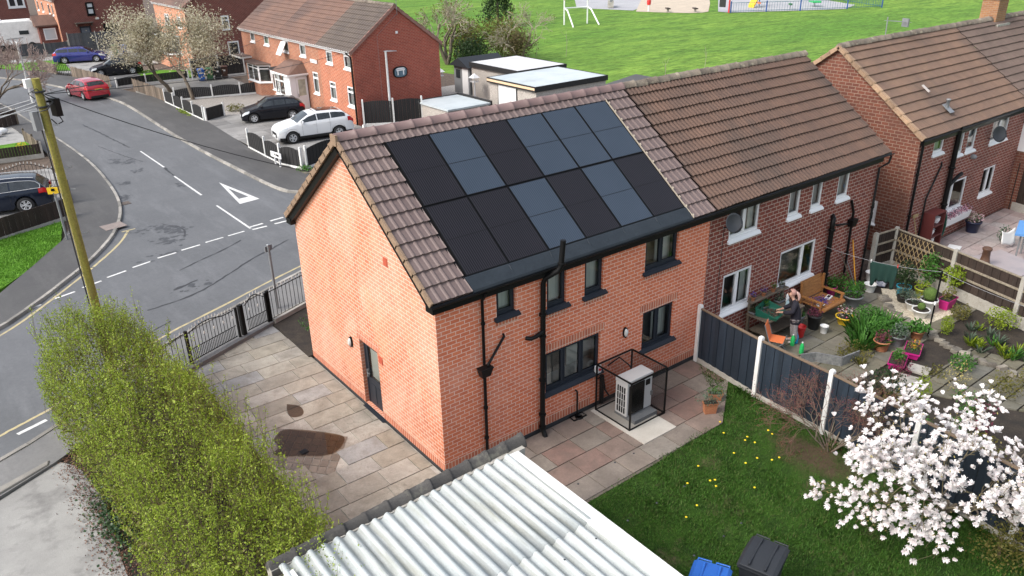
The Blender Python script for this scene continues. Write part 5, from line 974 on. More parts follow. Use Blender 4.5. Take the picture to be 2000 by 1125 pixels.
# ================================================================== fences
def panel_fence(label, pts, h, pmat='black_matt', postmat='white_paint', base='white_paint', base_h=.22, arch=0, pw=.1, cat='fence', post_over=.08, boards=0, rails=None, cap=None, name='fence', z0=-.1, end_posts=True, flip=False, drop=0, vee=.0):
    """posts at pts, one panel between each pair"""
    F_ = thing(name, label, cat, (pts[0][0], pts[0][1], z0))
    for i, p in enumerate(pts):
        if not end_posts and i in (0, len(pts)-1): continue
        mb = MB(); a = math.atan2(pts[min(i+1, len(pts)-1)][1]-pts[max(i-1, 0)][1], pts[min(i+1, len(pts)-1)][0]-pts[max(i-1, 0)][0])
        mb.cbox((p[0], p[1], z0+(h+post_over)/2), (pw, pw, h+post_over), a); mb.cbox((p[0], p[1], z0+h+post_over+.012), (pw*.8, pw*.8, .024), a); mb.build('post', M[postmat], F_)
    for p, q in zip(pts, pts[1:]):
        f = Fr(p, q); L = f.L; mb = MB(); a, b = pw/2, L-pw/2
        if base:
            bb = MB(); f.box(bb, a, b, -.03, .03, z0, z0+base_h); bb.build('gravel_board', M[base], F_)
        zb = z0+(base_h if base else .03); nb = boards or max(2, int((b-a)/.13)); w_ = (b-a)/nb
        for i in range(nb):
            u = a+i*w_; m_ = (u+w_/2-L/2)/(L/2); zt = z0+h-arch*m_*m_ - drop*(u/L)
            o = .012*(i % 2)
            f.box(mb, u+.004, u+w_-.004, -.014-o, .012-o, zb+.002, zt)
        pn_ = mb.build('panel', M[pmat], F_)
        if rails:
            rb = MB()
            for r_ in rails: zz = zb+(h-base_h)*r_; f.box(rb, a, b, *((.013, .05) if not flip else (-.065, -.028)), zz-.03, zz+.03)
            rb.build('rail', M[cap or pmat], pn_)
        if cap:
            cb = MB(); k = 1 if not arch else 10
            f.box(cb, a, b, -.035, .035, z0+h, z0+h+.035); cb.build('capping', M[cap], pn_)
    return F_
def lerp(a, b, n): return [(a[0]+(b[0]-a[0])*i/n, a[1]+(b[1]-a[1])*i/n) for i in range(n+1)]
panel_fence('low black arched fence with white posts beside the white car', [(7.45, 31.3), (7.42, 28.8), (7.42, 26.8), (7.9, 25.25)], 1.15, arch=.18)
panel_fence('black fence panels with white posts along the end of the drive', [(8.15, 25.2), (10.4, 26.3), (12.6, 27.3)], 1.2, arch=.12)
panel_fence('low black arched fence with white posts and kerbs by the gravel garden', lerp((7.75, 48.3), (7.85, 40.2), 4), 1.0, arch=.15)
panel_fence('short white-capped black fence returning from the road', [(7.95, 40.1), (9.4, 40.9)], .9, base=None)
panel_fence('long black arched fence with white kerb in front of the bins', [(8.5, 48.6), (11.0, 47.9), (12.9, 47.35), (14.7, 46.9)], .95, arch=.12)
panel_fence('tall black boundary fence behind the row of bins', [(12.4, 57.0), (14.6, 56.8), (16.7, 56.5)], 1.75)
panel_fence('long black fence with white kerb board by the parked red car', [(6.55, 57.0), (8.8, 57.3), (12.1, 57.1)], .85, base_h=.28)
panel_fence('dark grey slatted fence with concrete posts across the far drive', [(3.3, 82.2), (5.7, 82.2), (7.9, 82.2)], 1.35, 'grey_fence', 'conc_pale', 'conc_pale', .3)
panel_fence('taller dark grey fence in front of the large brick house', [(7.95, 82.0), (10.5, 81.6), (13.5, 81.2), (16, 81)], 2.1, 'grey_fence', 'conc_pale', 'conc_pale', .3)
panel_fence('black side gate fence against the end house gable', [(15.0, 31.9), (16.6, 31.0), (18.3, 30.4)], 1.6, arch=.1)
panel_fence('brown board fence with concrete posts beside the front lawn at left', [(-2.95, 25.05), (-5.75, 23.85), (-8.2, 22.9)], .95, 'brown_fence', 'conc_pale', 'conc_pale', .2)
panel_fence('brown fence behind the navy estate car', [(-1.9, 37.6), (-4.3, 37.9), (-7, 38.2)], .8, 'brown_fence', 'conc_pale', 'conc_pale', .25)
panel_fence('low grey timber fence along the pavement above the estate car', [(-1.95, 38.0), (-1.95, 40.0), (-2.1, 42.0)], .8, 'picket', 'grey_wood', None)
panel_fence('dark garden gate fence at left edge near the bare tree', [(-1.7, 47.6), (-2.9, 47.3), (-5, 47)], 1.1, 'brown_fence', 'grey_wood', None)
def picket_fence(label, pts, h=1.0):
    F_ = thing('picket_fence', label, 'fence', (*pts[0], -.1)); mb = MB()
    for p, q in zip(pts, pts[1:]):
        f = Fr(p, q); n = int(f.L/.14)
        for i in range(n): zt = h-.1+random.uniform(-.05, .05); f.box(mb, i*.14+.01, i*.14+.12, -.01, .012, -.05, zt)
        rb = MB(); [f.box(rb, 0, f.L, -.05, -.012, z-.04, z+.04) for z in (.2, .65)]; rb.build('rail', M['picket'], F_)
    mb.build('panel', M['picket'], F_)
picket_fence('weathered timber picket fence by the pavement near the blossom trees', [(7.35, 55.4), (7.62, 52), (7.8, 48.6)]); picket_fence('weathered picket fence beside the parked red car', [(5.0, 66.1), (5.6, 62.3), (6.25, 57.6)]); picket_fence('short weathered picket fence beyond the metal gate', [(3.55, 73.2), (4.2, 68)])
# navy fence between the two back gardens
nf = [(8.26, -.14), (7.98, -2.3), (7.88, -4.32), (7.65, -6.5), (7.42, -8.7), (7.2, -10.9), (7.0, -13.1)]
panel_fence('navy blue board fence with white concrete posts between the back gardens', nf, 1.62, 'navy', 'white_paint', 'conc_pale', .14, boards=15, cap='amber_wood', pw=.11, post_over=.1)
bf = [(17.25, -.1), (18.3, -.25), (17.75, -2.5), (17.1, -4.75), (16.5, -7.0), (15.9, -9.3)]
panel_fence('brown board fence with bleached rails and concrete posts behind the potted garden', bf, 1.5, 'brown_fence', 'conc_pale', 'conc_pale', .38, boards=16, rails=(.35, .68), cap='rail_wood', pw=.13, post_over=.06)
panel_fence('tall dark brown fence at the end of the pink patio', [(28.0, -.1), (27.4, -2.6), (26.9, -4.8)], 1.9, 'brown_fence', 'brown_fence', 'conc_pale', .35)
# black metal railings and double gate along the front of the side paving
RG = thing('railings', 'black metal railings with silver spear tips and curved gates', 'railings', (-1.06, 9.37, -.05))
def rail_run(par, p, q, n, top, mid=None, low=.1, name='railing_panel', label=None, dens=None):
    f = Fr(p, q); mb = MB(); tp = []; k = 24
    mb.tube([f.P(f.L*i/k, 0, top(i/k)) for i in range(k+1)], .014, 6); mb.tube([f.P(0, 0, low), f.P(f.L, 0, low)], .014, 6)
    if mid: mb.tube([f.P(0, 0, mid), f.P(f.L, 0, mid)], .012, 6)
    for i in range(n):
        t_ = (i+.5)/n; z = top(t_); mb.tube([f.P(f.L*t_, 0, low), f.P(f.L*t_, 0, z+.03)], .0095, 5)
        tp.append(MB().lathe([(.004, 0), (.02, .03), (.012, .07), (.001, .13)], f.P(f.L*t_, 0, z+.02), 6))
        if mid and i < n-1:
            t2 = (i+1)/n; mb.tube([f.P(f.L*t2, 0, low), f.P(f.L*t2, 0, mid)], .0095, 5)
        if mid and i % 3 == 1: tp.append(MB().lathe([(.001, -.04), (.028, .0), (.012, .06), (.001, .1)], f.P(f.L*t_, 0, mid+.28), 6))
    o = mb.build(name, M['iron'], par, label=label); [q.build('spear_tip', M['silver'], o) for q in tp]; return o
wob = lambda t_: 1.0-.07*math.cos(2*math.pi*t_)
rail_run(RG, (-5.2, 7.3), (-2.95, 8.57), 14, lambda t_: 1.0)
rail_run(RG, (-2.8, 8.63), (-1.3, 9.27), 14, lambda t_: .95+.12*math.sin(math.pi*min(1, t_*1.35)) if t_ < .74 else .95, .45, name='gate', label='wider gate leaf with curved top'); rail_run(RG, (-.92, 9.42), (-.2, 9.68), 7, lambda t_: .93+.2*math.sin(math.pi*t_)**1.5, .45, name='gate', label='narrow gate leaf with humped top')
rail_run(RG, (-.03, 9.72), (3.2, 11.05), 22, lambda t_: 1.0)
for x, y, s, z in ((-2.87, 8.6, .075, 1.06), (-1.22, 9.3, .06, 1.0), (-1.06, 9.37, .12, 1.02), (-.16, 9.7, .06, 1.02), (-.08, 9.73, .08, 1.06)):
    mb = MB(); mb.cbox((x, y, z/2-.05), (s, s, z+.1), .4); mb.build('gate_post', M['iron'], RG)
KW = thing('kerb_wall', 'low stone kerb under the front railings by the soil bed', 'low wall', (1.5, 10.3, -.05)); f = Fr((-.03, 9.68), (3.2, 11.0)); mb = MB(); f.box(mb, 0, f.L, -.09, .09, -.1, .1); mb.build('kerb_stone', M['conc_pale'], KW)
# metal gate at left by the estate car
IG = thing('metal_gate', 'black metal gate and railings beside the navy estate car', 'gate', (-2.75, 30, -.1))
rail_run(IG, (-2.55, 27.2), (-2.35, 29.8), 16, lambda t_: 1.05, .3); rail_run(IG, (-2.3, 30.0), (-4.6, 31.6), 16, lambda t_: 1.1-.15*math.cos(6.28*t_), .4); 
for x, y in ((-2.45, 27.1), (-2.3, 29.9)): mb = MB(); mb.cbox((x, y, .5), (.14, .14, 1.25)); mb.build('gate_post', M['grey_wood'], IG)
MG = thing('metal_gate', 'black metal garden gate between the picket fences', 'gate', (4.6, 66.8, -.1)); mb = MB(); f = Fr((4.1, 67.9), (4.95, 66.2)); [mb.tube([f.P(f.L*i/8, 0, 0), f.P(f.L*i/8, 0, .95)], .02, 5) for i in range(9)]; [mb.tube([f.P(0, 0, z), f.P(f.L, 0, z)], .02, 5) for z in (.1, .5, .95)]; mb.build('gate_leaf', M['iron'], MG)

# ================================================================== poles, lamps, signs
TP = thing('telegraph_pole', 'mossy wooden telegraph pole with cable boxes behind the hedge', 'pole', (-4.75, 9.3, -.1)); px, py, pz = -4.75, 9.3, 8.05
mb = MB(); mb.tube([(px, py, -.1), (px, py, 3), (px, py, 6), (px, py, pz)], [.112, .105, .098, .09], 14); mb.build('shaft', M['pole_wood'], TP)
for i, z in enumerate((3.2, 4.2, 5.3, 5.9, 6.9)):
    s = 1 if i % 2 else -1; mb = MB(); mb.tube([(px+.12*s, py-.04, z), (px+.27*s, py-.08, z), (px+.27*s, py-.08, z+.05)], .014, 5); mb.tube([(px-.12*s, py-.06, z+.06), (px-.22*s, py-.12, z+.06)], .014, 5); mb.build('step_iron', M['steel'], TP)
mb = MB(); mb.cbox((px+.27, py+.02, 7.35), (.14, .26, .42), .3); mb.tube([(px+.1, py, 7.5), (px+.3, py+.02, 7.5)], .03, 6); mb.tube([(px+.3, py, 7.12), (px+.34, py-.02, 7.0), (px+.2, py-.05, 6.95), (px+.1, py-.08, 7.1)], .015, 5); mb.build('cable_box', M['black'], TP)
mb = MB(); mb.cbox((px-.22, py-.05, 7.1), (.15, .16, .45), .3); mb.build('cable_box', M['grey_plastic'], TP, label='grey cable box'); mb = MB(); mb.cbox((px-.17, py+.05, 7.95), (.16, .12, .2), .3); mb.build('cable_box', M['upvc'], TP, label='small white box at the pole top')
mb = MB(); [mb.lathe([(.14, -.02), (.15, 0), (.14, .02)], (px, py, z), 14) for z in (7.75, 7.4)]; mb.tube([(px+.13, py-.05, 7.6), (px+.22, py-.12, 7.5), (px+.05, py-.2, 7.35), (px-.16, py-.1, 7.3), (px-.14, py-.08, 5.5), (px-.15, py-.08, .2)], .018, 5); mb.tube([(px-.13, py-.06, 7.6), (px-.24, py-.15, 7.75), (px-.06, py-.2, 7.85), (px+.12, py-.1, 7.6)], .012, 5); mb.build('band', M['wire'], TP)
def cable(label, a, b, sag, r=.011, mat='wire', group=None, tie=True):
    a, b = Vector(a), Vector(b); mb = MB(); mb.tube([a.lerp(b, i/16)-Vector((0, 0, 4*sag*(i/16)*(1-i/16))) for i in range(17)], r, 5)
    o = mb.build('overhead_cable', M[mat]); tag(o, label, 'cable', group or 'overhead cables from the telegraph pole')
top = (px+.1, py, 7.68)
cable('black overhead cable running level over the road beyond the red car', top, (14.6, 43.6, 4.5), .25); cable('black overhead cable crossing the road towards the parked white car', top, (14.5, 33.0, 4.3), .3); cable('lowest black overhead cable sagging to the orange house eaves', top, (4.0, 7.0, 4.1), .35)
for k, (bx, by, bz) in enumerate(((-16, 26, 3.8), (-16, 23, 3.9), (-16.3, 20.5, 4.1), (-17, 31, 3.8))): cable(['grey cable running left from the pole above the estate car', 'grey cable left of the pole nearest the front lawn', 'lowest grey cable fanning left from the pole', 'farthest grey cable fanning left from the pole'][k], (px-.12, py, 7.6-.08*k), (bx, by, bz), .35, .012, 'wire_grey')
def street_lamp(label, x, y, h, az, col='upvc'):
    s = thing('street_lamp', label, 'street lamp', (x, y, -.05)); mb = MB(); mb.tube([(x, y, -.05), (x, y, .9), (x, y, .95), (x, y, h)], [.11, .1, .08, .065], 12); mb.build('column', M['white_paint'] if col == 'upvc' else M[col], s)
    d = Vector((math.cos(az), math.sin(az), 0)); n = Vector((-d.y, d.x, 0)); c = Vector((x, y, h)); mb = MB(); sec = [(-.12, .05, .03), (.05, .09, .06), (.35, .13, .045), (.68, .09, .02)]; vs = []
    for t_, w_, hh in sec: p = c+d*t_; vs += [p-n*w_, p+n*w_, p+n*w_*.7+Vector((0, 0, hh)), p-n*w_*.7+Vector((0, 0, hh))]
    mb.add(vs, [(4*i+j, 4*i+(j+1) % 4, 4*i+4+(j+1) % 4, 4*i+4+j) for i in range(3) for j in range(4)]+[(3, 2, 1, 0), (12, 13, 14, 15)]); mb.build('lamp_head', M['steel'], s)
street_lamp('tall pale street lamp in front of the red brick gable', 16.9, 31.9, 4.25, R(-25)); street_lamp('white street lamp column beyond the telegraph pole', .35, 55.5, 4.25, R(120))
YS = thing('sign_post', 'grey post with small yellow warning sign by the left lawn', 'sign', (-3.58, 21.95, .03)); mb = MB(); mb.tube([(-3.58, 21.95, .0), (-3.58, 21.95, 2.25)], .045, 10); mb.build('post', M['steel'], YS)
mb = MB(); mb.cbox((-3.6, 21.87, 2.1), (.45, .025, .26), R(-25)); sg = mb.build('sign_plate', M['sign_yellow'], YS); mb = MB(); mb.cbox((-3.63, 21.85, 2.14), (.12, .012, .1), R(-25)); [mb.cbox((-3.52+.0, 21.845-.0, 2.06-.04*i), (.26, .012, .018), R(-25)) for i in range(2)]; mb.build('sign_mark', M['black'], sg)
GS = thing('sign_post', 'grey lamp sign post with back-turned square plate by the railings', 'sign', (.44, 10.45, 0)); mb = MB(); mb.tube([(.44, 10.45, -.05), (.44, 10.45, 2.2)], .045, 10); mb.build('post', M['steel'], GS); mb = MB(); mb.cbox((.46, 10.52, 2.08), (.3, .03, .18), R(25)); mb.build('sign_plate', M['grey_plastic'], GS); mb = MB(); mb.lathe([(.05, 0), (.055, .02), (.03, .04)], (.44, 10.45, 2.2), 10); mb.build('post_cap', M['steel'], GS)
NS = thing('street_nameplate', 'white street nameplate on two legs before the black fence', 'sign', (7.25, 26.9, 0)); mb = MB(); mb.cbox((7.15, 26.6, .62), (.04, 1.0, .28), R(8)); npl = mb.build('name_panel', M['upvc'], NS)
for y in (26.3, 26.9): mb = MB(); mb.cbox((7.19, y, .25), (.07, .07, .7)); mb.build('leg', M['upvc'], NS)
mb = MB(); [mb.cbox((7.12, 26.25+.075*i, .64), (.012, .045, .1), R(8)) for i in range(10) if i not in (4,)]; mb.build('lettering', M['black'], npl)

# ================================================================== wheelie bins
def bin_proto(label, mat, loc, rz, lidmat=None, group=None, lid_open=0, marks=True, big=1.0):
    b = thing('wheelie_bin', label, 'bin', loc, rz, group); s = big
    mb = MB(); lo = [(-.21*s, -.25*s, .08), (.21*s, -.25*s, .08), (.21*s, .2*s, .08), (-.21*s, .2*s, .08)]; hi = [(-.27*s, -.33*s, .92*s), (.27*s, -.33*s, .92*s), (.27*s, .28*s, .92*s), (-.27*s, .28*s, .92*s)]; mb.hexa(lo, hi); mb.box(-.29*s, -.35*s, .88*s, .29*s, .3*s, .93*s); mb.build('bin_body', M[mat], b, local=True, bevel=.02)
    mb = MB(); n = 6; vs = []
    for i in range(n+1):
        t_ = i/n; y = -.37*s+t_*.74*s; z = .94*s+.07*s*math.sin(math.pi*(.15+.75*t_)); vs += [(-.3*s, y, z-.03), (-.24*s, y, z+.02*s), (.24*s, y, z+.02*s), (.3*s, y, z-.03)]
    fs = [(4*i+j, 4*i+j+1, 4*i+5+j, 4*i+4+j) for i in range(n) for j in range(3)]+[(0, 3, 2, 1), (4*n, 4*n+1, 4*n+2, 4*n+3)]+[(4*i, 4*i+4, 4*i+7, 4*i+3) for i in range(n)]; mb.add(vs, fs)
    [mb.box(x-.02, -.34*s, 1.0*s, x+.02, .3*s, 1.045*s) for x in (-.12*s, .12*s)] if big > 1 else None
    ld = mb.build('lid', M[lidmat or mat], b, local=True, bevel=.012)
    mb = MB(); [mb.tube([(x-.1*s, .3*s, .9*s), (x-.1*s, .42*s, .96*s), (x+.1*s, .42*s, .96*s), (x+.1*s, .3*s, .9*s)], .018, 6) for x in (-.14*s, .14*s)]; mb.build('handle', M[mat], b, local=True)
    for x in (-.23, .23):
        mb = MB(); mb.lathe([(.1, -.03), (.105, 0), (.1, .03)], (x*s, .2*s, .1), 14, 'x'); mb.build('wheel', M['rubber'], b, local=True)
    if marks: mb = MB(); mb.hexa([(-.08, -.312*s, .62*s), (.08, -.312*s, .62*s), (.08, -.29*s, .62*s), (-.08, -.29*s, .62*s)], [(-.08, -.335*s, .75*s), (.08, -.335*s, .75*s), (.08, -.3*s, .75*s), (-.08, -.3*s, .75*s)]); mb.build('sticker', M['upvc'], b, local=True)
    return b
for k, (x, y, mt, nm) in enumerate(((12.75, 55.6, 'blue_bin', 'blue wheelie bin first in the row of four'), (13.4, 55.55, 'green_bin', 'green wheelie bin between the blue and the black bin'), (14.05, 55.5, 'black_bin', 'black wheelie bin in the row of four'), (14.65, 55.6, 'brown_bin', 'brown wheelie bin at the end of the row of four'))): bin_proto(nm, mt, (x, y, .0), R(-15), group='bins in a row by the black fence')
bin_proto('green wheelie bin beyond the parked black hatchback', 'green_bin', (11.2, 77.5, 0), R(-15)); bin_proto('blue wheelie bin half hidden by the blossom tree', 'blue_bin', (12.0, 77.2, 0), R(-15))
bin_proto('bright blue wheelie bin at the bottom edge beside the white garage roof', 'blue_bin', (1.2, -6.3, -.12), R(-62), marks=False, big=1.12); bin_proto('dark grey wheelie bin on the back lawn at the bottom edge', 'grey_bin', (2.36, -6.55, -.12), R(-72), marks=False, big=1.15)

# ================================================================== front garage with white corrugated roof
GA = thing('garage', 'garage with white corrugated roof and dark ridge tile coping in front', 'garage', (-2.3, -5.5, -.1))
gx0, gx1, gy1, gy0 = -4.75, -.2, -2.72, -10.5; gz = 2.24; TILT = .045
mb = MB(); mb.box(gx0+.1, gy0, -.12, gx1-.12, gy1-.08, gz-.16); mb.build('wall', M['dash'], GA)
mb = MB(); mb.box(gx0-.1, gy1-.06, 1.6, gx1+.28, gy1+.16, gz-.03); mb.build('coping_wall', M['conc_pale'], GA)
mb = MB(); ridge_tiles(mb, (gx0-.1, gy1+.05, gz-.05), (gx1+.35, gy1+.05+.12, gz-.0), .14, .42, squash=.95, jit=.01, drop=.09); mb.build('coping_tile_row', M['coping_dark'], GA)
mb = MB(); per = .228; nx = int((gx1-gx0-.1)/per*8)
for k, (ya, yb, dz) in enumerate(((gy1-.05, -5.0, .012), (-4.85, -7.6, .0), (-7.45, gy0, -.012))):     # overlapping sheets
    vs = [(gx0+.02+per*i/8, y, gz-.03+dz+.042*math.sin(2*math.pi*i/8)+random.uniform(-.002, .002)+d_) for y, d_ in ((ya, 0), ((ya+yb)/2, -.004), (yb, .0), (yb, -.012)) for i in range(nx+1)]
    mb.add(vs, [(j*(nx+1)+i, (j+1)*(nx+1)+i, (j+1)*(nx+1)+i+1, j*(nx+1)+i+1) for j in range(3) for i in range(nx)], True)
ro = mb.build('corrugated_roof', M['corr'], GA)
mb = MB()
for yy in (-4.2, -5.4, -6.6):
    for i in range(0, 30, 3): mb.lathe([(.02, 0), (.018, .008), (.005, .012)], (gx0+.02+per*(i+.25)+random.choice((0, 0, per)), yy+random.uniform(-.02, .02), gz+.002), 8)
mb.build('roof_bolt', M['grey_bin'], ro, kind='stuff')
mb = MB(); xv = nx*per/8+gx0+.02; mb.hexa([(xv-.12, gy0, gz-.06), (gx1+.1, gy0, gz-.06), (gx1+.1, gy1-.08, gz-.06), (xv-.12, gy1-.08, gz-.06)], [(xv-.12, gy0, gz+.012), (gx1+.1, gy0, gz-.0), (gx1+.1, gy1-.08, gz-.0), (xv-.12, gy1-.08, gz+.012)]); mb.box(gx1+.08, gy0, gz-.22, gx1+.11, gy1-.08, gz-.05); mb.build('edge_trim', M['white_paint'], GA)
mb = MB(); mb.hexa([(gx0-.1, -4.2, gz-.3), (gx0+.22, -4.2, gz-.3), (gx0+.22, -3.0, gz-.3), (gx0-.1, -3.0, gz-.3)], [(gx0-.1, -4.2, gz-.05), (gx0+.16, -4.2, gz+.03), (gx0+.16, -3.0, gz+.03), (gx0-.1, -3.0, gz-.05)]); mb.build('side_flashing', M['white_paint'], GA)
# heat pump in its mesh cage
HP = thing('heat_pump_cage', 'black mesh cage standing on the patio by the back wall', 'cage', (5.0, -.8, -.1)); cx0, cx1, cy0, cy1, cz0, cz1 = 4.4, 5.62, -1.36, -.18, -.1, 1.22; s = .035
mb = MB()
for x in (cx0, cx1):
    for y in (cy0, cy1): mb.box(x-s/2, y-s/2, cz0, x+s/2, y+s/2, cz1)
for z in (cz0+.02, cz1):
    for y in (cy0, cy1): mb.box(cx0+s/2, y-s/2+.002, z-s/2, cx1-s/2, y+s/2-.002, z+s/2)
    for x in (cx0, cx1): mb.box(x-s/2+.002, cy0+s/2, z-s/2, x+s/2-.002, cy1-s/2, z+s/2)
mb.build('frame', M['iron'], HP)
for q in ([(cx0, cy0, cz0), (cx1, cy0, cz0), (cx1, cy0, cz1), (cx0, cy0, cz1)], [(cx0, cy1, cz0), (cx0, cy0, cz0), (cx0, cy0, cz1), (cx0, cy1, cz1)], [(cx1, cy0, cz0), (cx1, cy1, cz0), (cx1, cy1, cz1), (cx1, cy0, cz1)], [(cx0, cy0, cz1), (cx1, cy0, cz1), (cx1, cy1, cz1), (cx0, cy1, cz1)]): mb = MB(); mb.quad(*q); mb.build('mesh_panel', M['cage_mesh'], HP)
PU = thing('heat_pump', 'white heat pump unit with black fan grille inside the cage', 'heat pump', (5.05, -.75, -.1)); a0, a1, b0, b1, z0, z1 = 4.62, 5.5, -1.02, -.62, .02, 1.02
mb = MB(); mb.box(a0, b0, z0, a1, b1, z1-.12); mb.box(a0-.01, b0-.015, z1-.12, a1+.01, b1+.01, z1); mb.build('casing', M['upvc'], PU, bevel=.02)
mb = MB(); mb.box(a0+.06, b0-.025, z0+.04, a0+.58, b0-.001, z1-.14); mb.build('fan_grille', M['black'], PU)
mb = MB(); [mb.lathe([(r_, 0), (r_+.01, .008), (r_+.02, 0)], (a0+.32, b0-.03, .45), 24, 'y') for r_ in (.06, .12, .18, .235)]; mb.build('fan_guard', M['iron'], PU)
mb = MB()
for r_ in range(4):
    for c_ in range(4): mb.box(a0-.018, b0+.06+c_*.075, .1+r_*.19, a0-.002, b0+.092+c_*.075, .26+r_*.19)
mb.build('side_vent', M['black'], PU); mb = MB(); mb.box(a1-.24, b0-.02, z1-.32, a1-.1, b0-.002, z1-.17); mb.build('control_screen', M['black'], PU); mb = MB(); mb.box(a1-.06, b0-.03, .35, a1-.0, b0-.003, .47); mb.build('valve', M['steel'], PU)
mb = MB(); mb.box(a0+.05, b0-.25, -.1, a1-.05, b1+.05, .015); mb.build('foot', M['grey_plastic'], PU)
IS = thing('isolator_switch', 'small white switch box with red knob on the wall inside the cage', 'switch', (4.55, -.06, 1.0)); mb = MB(); mb.box(4.48, -.09, .88, 4.64, -.005, 1.08); bxo = mb.build('switch_box', M['upvc'], IS); mb = MB(); mb.lathe([(.035, 0), (.03, -.03)], (4.58, -.09, .98), 12, 'y'); mb.build('knob', M['red'], bxo); mb = MB(); mb.tube([(4.52, -.05, .88), (4.52, -.05, .7), (4.75, -.05, .72), (4.8, -.08, .3), (4.8, -.3, .15)], .022, 6); mb.tube([(4.7, -.06, -.05), (4.7, -.06, .75)], .06, 8); mb.tube([(4.9, -.05, .95), (5.3, -.05, 1.05), (5.4, -.3, .9), (5.4, -.6, .7)], .02, 6); mb.build('cable', M['black'], IS)
# ================================================================== vehicles
def car(label, loc, heading, L=4.1, W=1.75, Hh=1.48, paint=(.3, .02, .03), kind='hatch', wheel_r=.31, metal=.3, roof_rails=None, pano=False, cladding=False, plate_rear=(.8, .6, .05), plate_text=True, alloy='alloy', win='glass_car', stripe=False):
    c = thing('parked_car', label, 'car', loc, heading)
    pm = NT('car_paint'); pm.base(c4(paint)); pm.rough(.25); pm.b.inputs['Metallic'].default_value = metal; pm.b.inputs['Coat Weight'].default_value = 1 if max(paint) > .1 else .35; pm.b.inputs['Specular IOR Level'].default_value = .5 if max(paint) > .1 else .25; pm.b.inputs['Coat Roughness'].default_value = .04; pm = pm.m
    # local x forward (nose +), profile given from nose (t=0) to tail (t=1)
    if kind == 'hatch': top = [(0, .5), (.015, .62), (.06, .74), (.25, .92), (.27, .95), (.44, 1.38), (.55, Hh), (.72, Hh-.02), (.86, Hh-.12), (.955, 1.03), (.985, .92), (1, .62)]; ws = (.262, .445); rw = (.872, .957); sg = (.3, .9)
    elif kind == 'suv': top = [(0, .6), (.012, .75), (.05, .88), (.24, 1.07), (.26, 1.1), (.42, 1.5), (.52, Hh), (.76, Hh-.03), (.87, Hh-.12), (.955, 1.2), (.985, 1.05), (1, .7)]; ws = (.255, .43); rw = (.88, .957); sg = (.29, .9)
    else: top = [(0, .5), (.012, .62), (.05, .74), (.235, .9), (.255, .93), (.4, 1.36), (.5, Hh), (.78, Hh-.03), (.9, Hh-.1), (.965, 1.05), (.988, .95), (1, .62)]; ws = (.25, .405); rw = (.91, .967); sg = (.28, .94)
    tx = [p[0] for p in top]; tz = [p[1] for p in top]; k_ = Hh/1.48
    zt = lambda t_: float(np.interp(t_, tx, tz)); belt = lambda t_: min(zt(t_), (.9+.12*t_)*(1.16 if kind == 'suv' else 1))
    def hw(t_):
        f = 1-.20*max(0, 1-t_/.14)**2.2-.13*max(0, (t_-.87)/.13)**2.2; return W/2*f
    wx = (.185, .79) if kind != 'suv' else (.18, .79); arch = wheel_r*1.2
    def zb(t_):
        z = .2 if kind != 'suv' else .26
        for q in wx:
            d = (t_-q)*L
            if abs(d) < arch: z = max(z, wheel_r+math.sqrt(arch*arch-d*d)*1.0-.02)
        return z
    ts = sorted(set([i/44 for i in range(45)]+[.008, .02, .035]+[q+s*arch/L*e for q in wx for s in (-1, 1) for e in (1.0, .985, .9, .7, .4, 0)]+[ws[0], ws[1], rw[0], rw[1], .965, .985]))
    def sec(t_):
        w_, b_, z_, bt = hw(t_), zb(t_), zt(t_), belt(t_); f = min(1, max(0, (z_-bt)/(Hh-bt+1e-6))); up = z_-bt
        zm = min(bt*.62, bt-.05); zm = max(zm, b_+.03) if zm < b_+.03 else zm
        P = [(w_*.94, b_), (w_*.985, b_+(zm-b_)*.4), (w_, zm), (w_*.99, zm+(bt-zm)*.6), (w_*.945, bt)]
        P += [(w_*(.9-.2*f), bt+up*.86), (w_*(.78-.17*f), bt+up*.97), (w_*(.4-.08*f), z_+.012*f+.0), (0, z_+.02)]
        return P
    X = lambda t_: L/2-t_*L
    vs = []; NP = 9
    for t_ in ts:
        s_ = sec(t_); vs += [(X(t_), y, z) for y, z in s_]+[(X(t_), -y, z) for y, z in s_[:-1][::-1]]
    m_ = 2*NP-1; fs = []
    for i in range(len(ts)-1):
        for j in range(m_-1): fs.append((i*m_+j, i*m_+j+1, (i+1)*m_+j+1, (i+1)*m_+j))
    fs.append(tuple(range(m_))[::-1]); fs.append(tuple((len(ts)-1)*m_+j for j in range(m_)))
    mb = MB(); mb.add(vs, fs, True); body = mb.build('body', pm, c, local=True)
    es = body.modifiers.new('edges', 'EDGE_SPLIT'); es.split_angle = R(38)
    mb = MB(); mb.box(-L*.47, -W*.4, .16, L*.47, W*.4, .55); mb.build('underbody', M['tyre_dark'], c, local=True)
    def side_pt(t_, v, s_, off=.006):   # v 0..1 from the belt line up to the cant rail
        S = sec(t_); a, b = S[4], S[5]; y = a[0]+(b[0]-a[0])*v; z = a[1]+(b[1]-a[1])*v; nz = (a[0]-b[0]); ny = (b[1]-a[1]); l = math.hypot(nz, ny)+1e-6
        return (X(t_), s_*(y+ny/l*off), z+nz/l*off)
    def low_pt(t_, v, s_, off=.008):    # v 0..1 from mid height to belt
        S = sec(t_); a, b = (S[2], S[3]) if v < .6 else (S[3], S[4]); q = v/.6 if v < .6 else (v-.6)/.4; return (X(t_), s_*(a[0]+(b[0]-a[0])*q+off), a[1]+(b[1]-a[1])*q)
    def top_pt(t_, u, off=.008):        # u -1..1 across the roof skin
        S = sec(t_); lim = S[6][0]; y = u*lim; a, b = S[6], S[7]; ay = abs(y)
        z = np.interp(ay, [0, S[7][0], S[6][0]], [S[8][1], S[7][1], S[6][1]]); return (X(t_), y, float(z)+off)
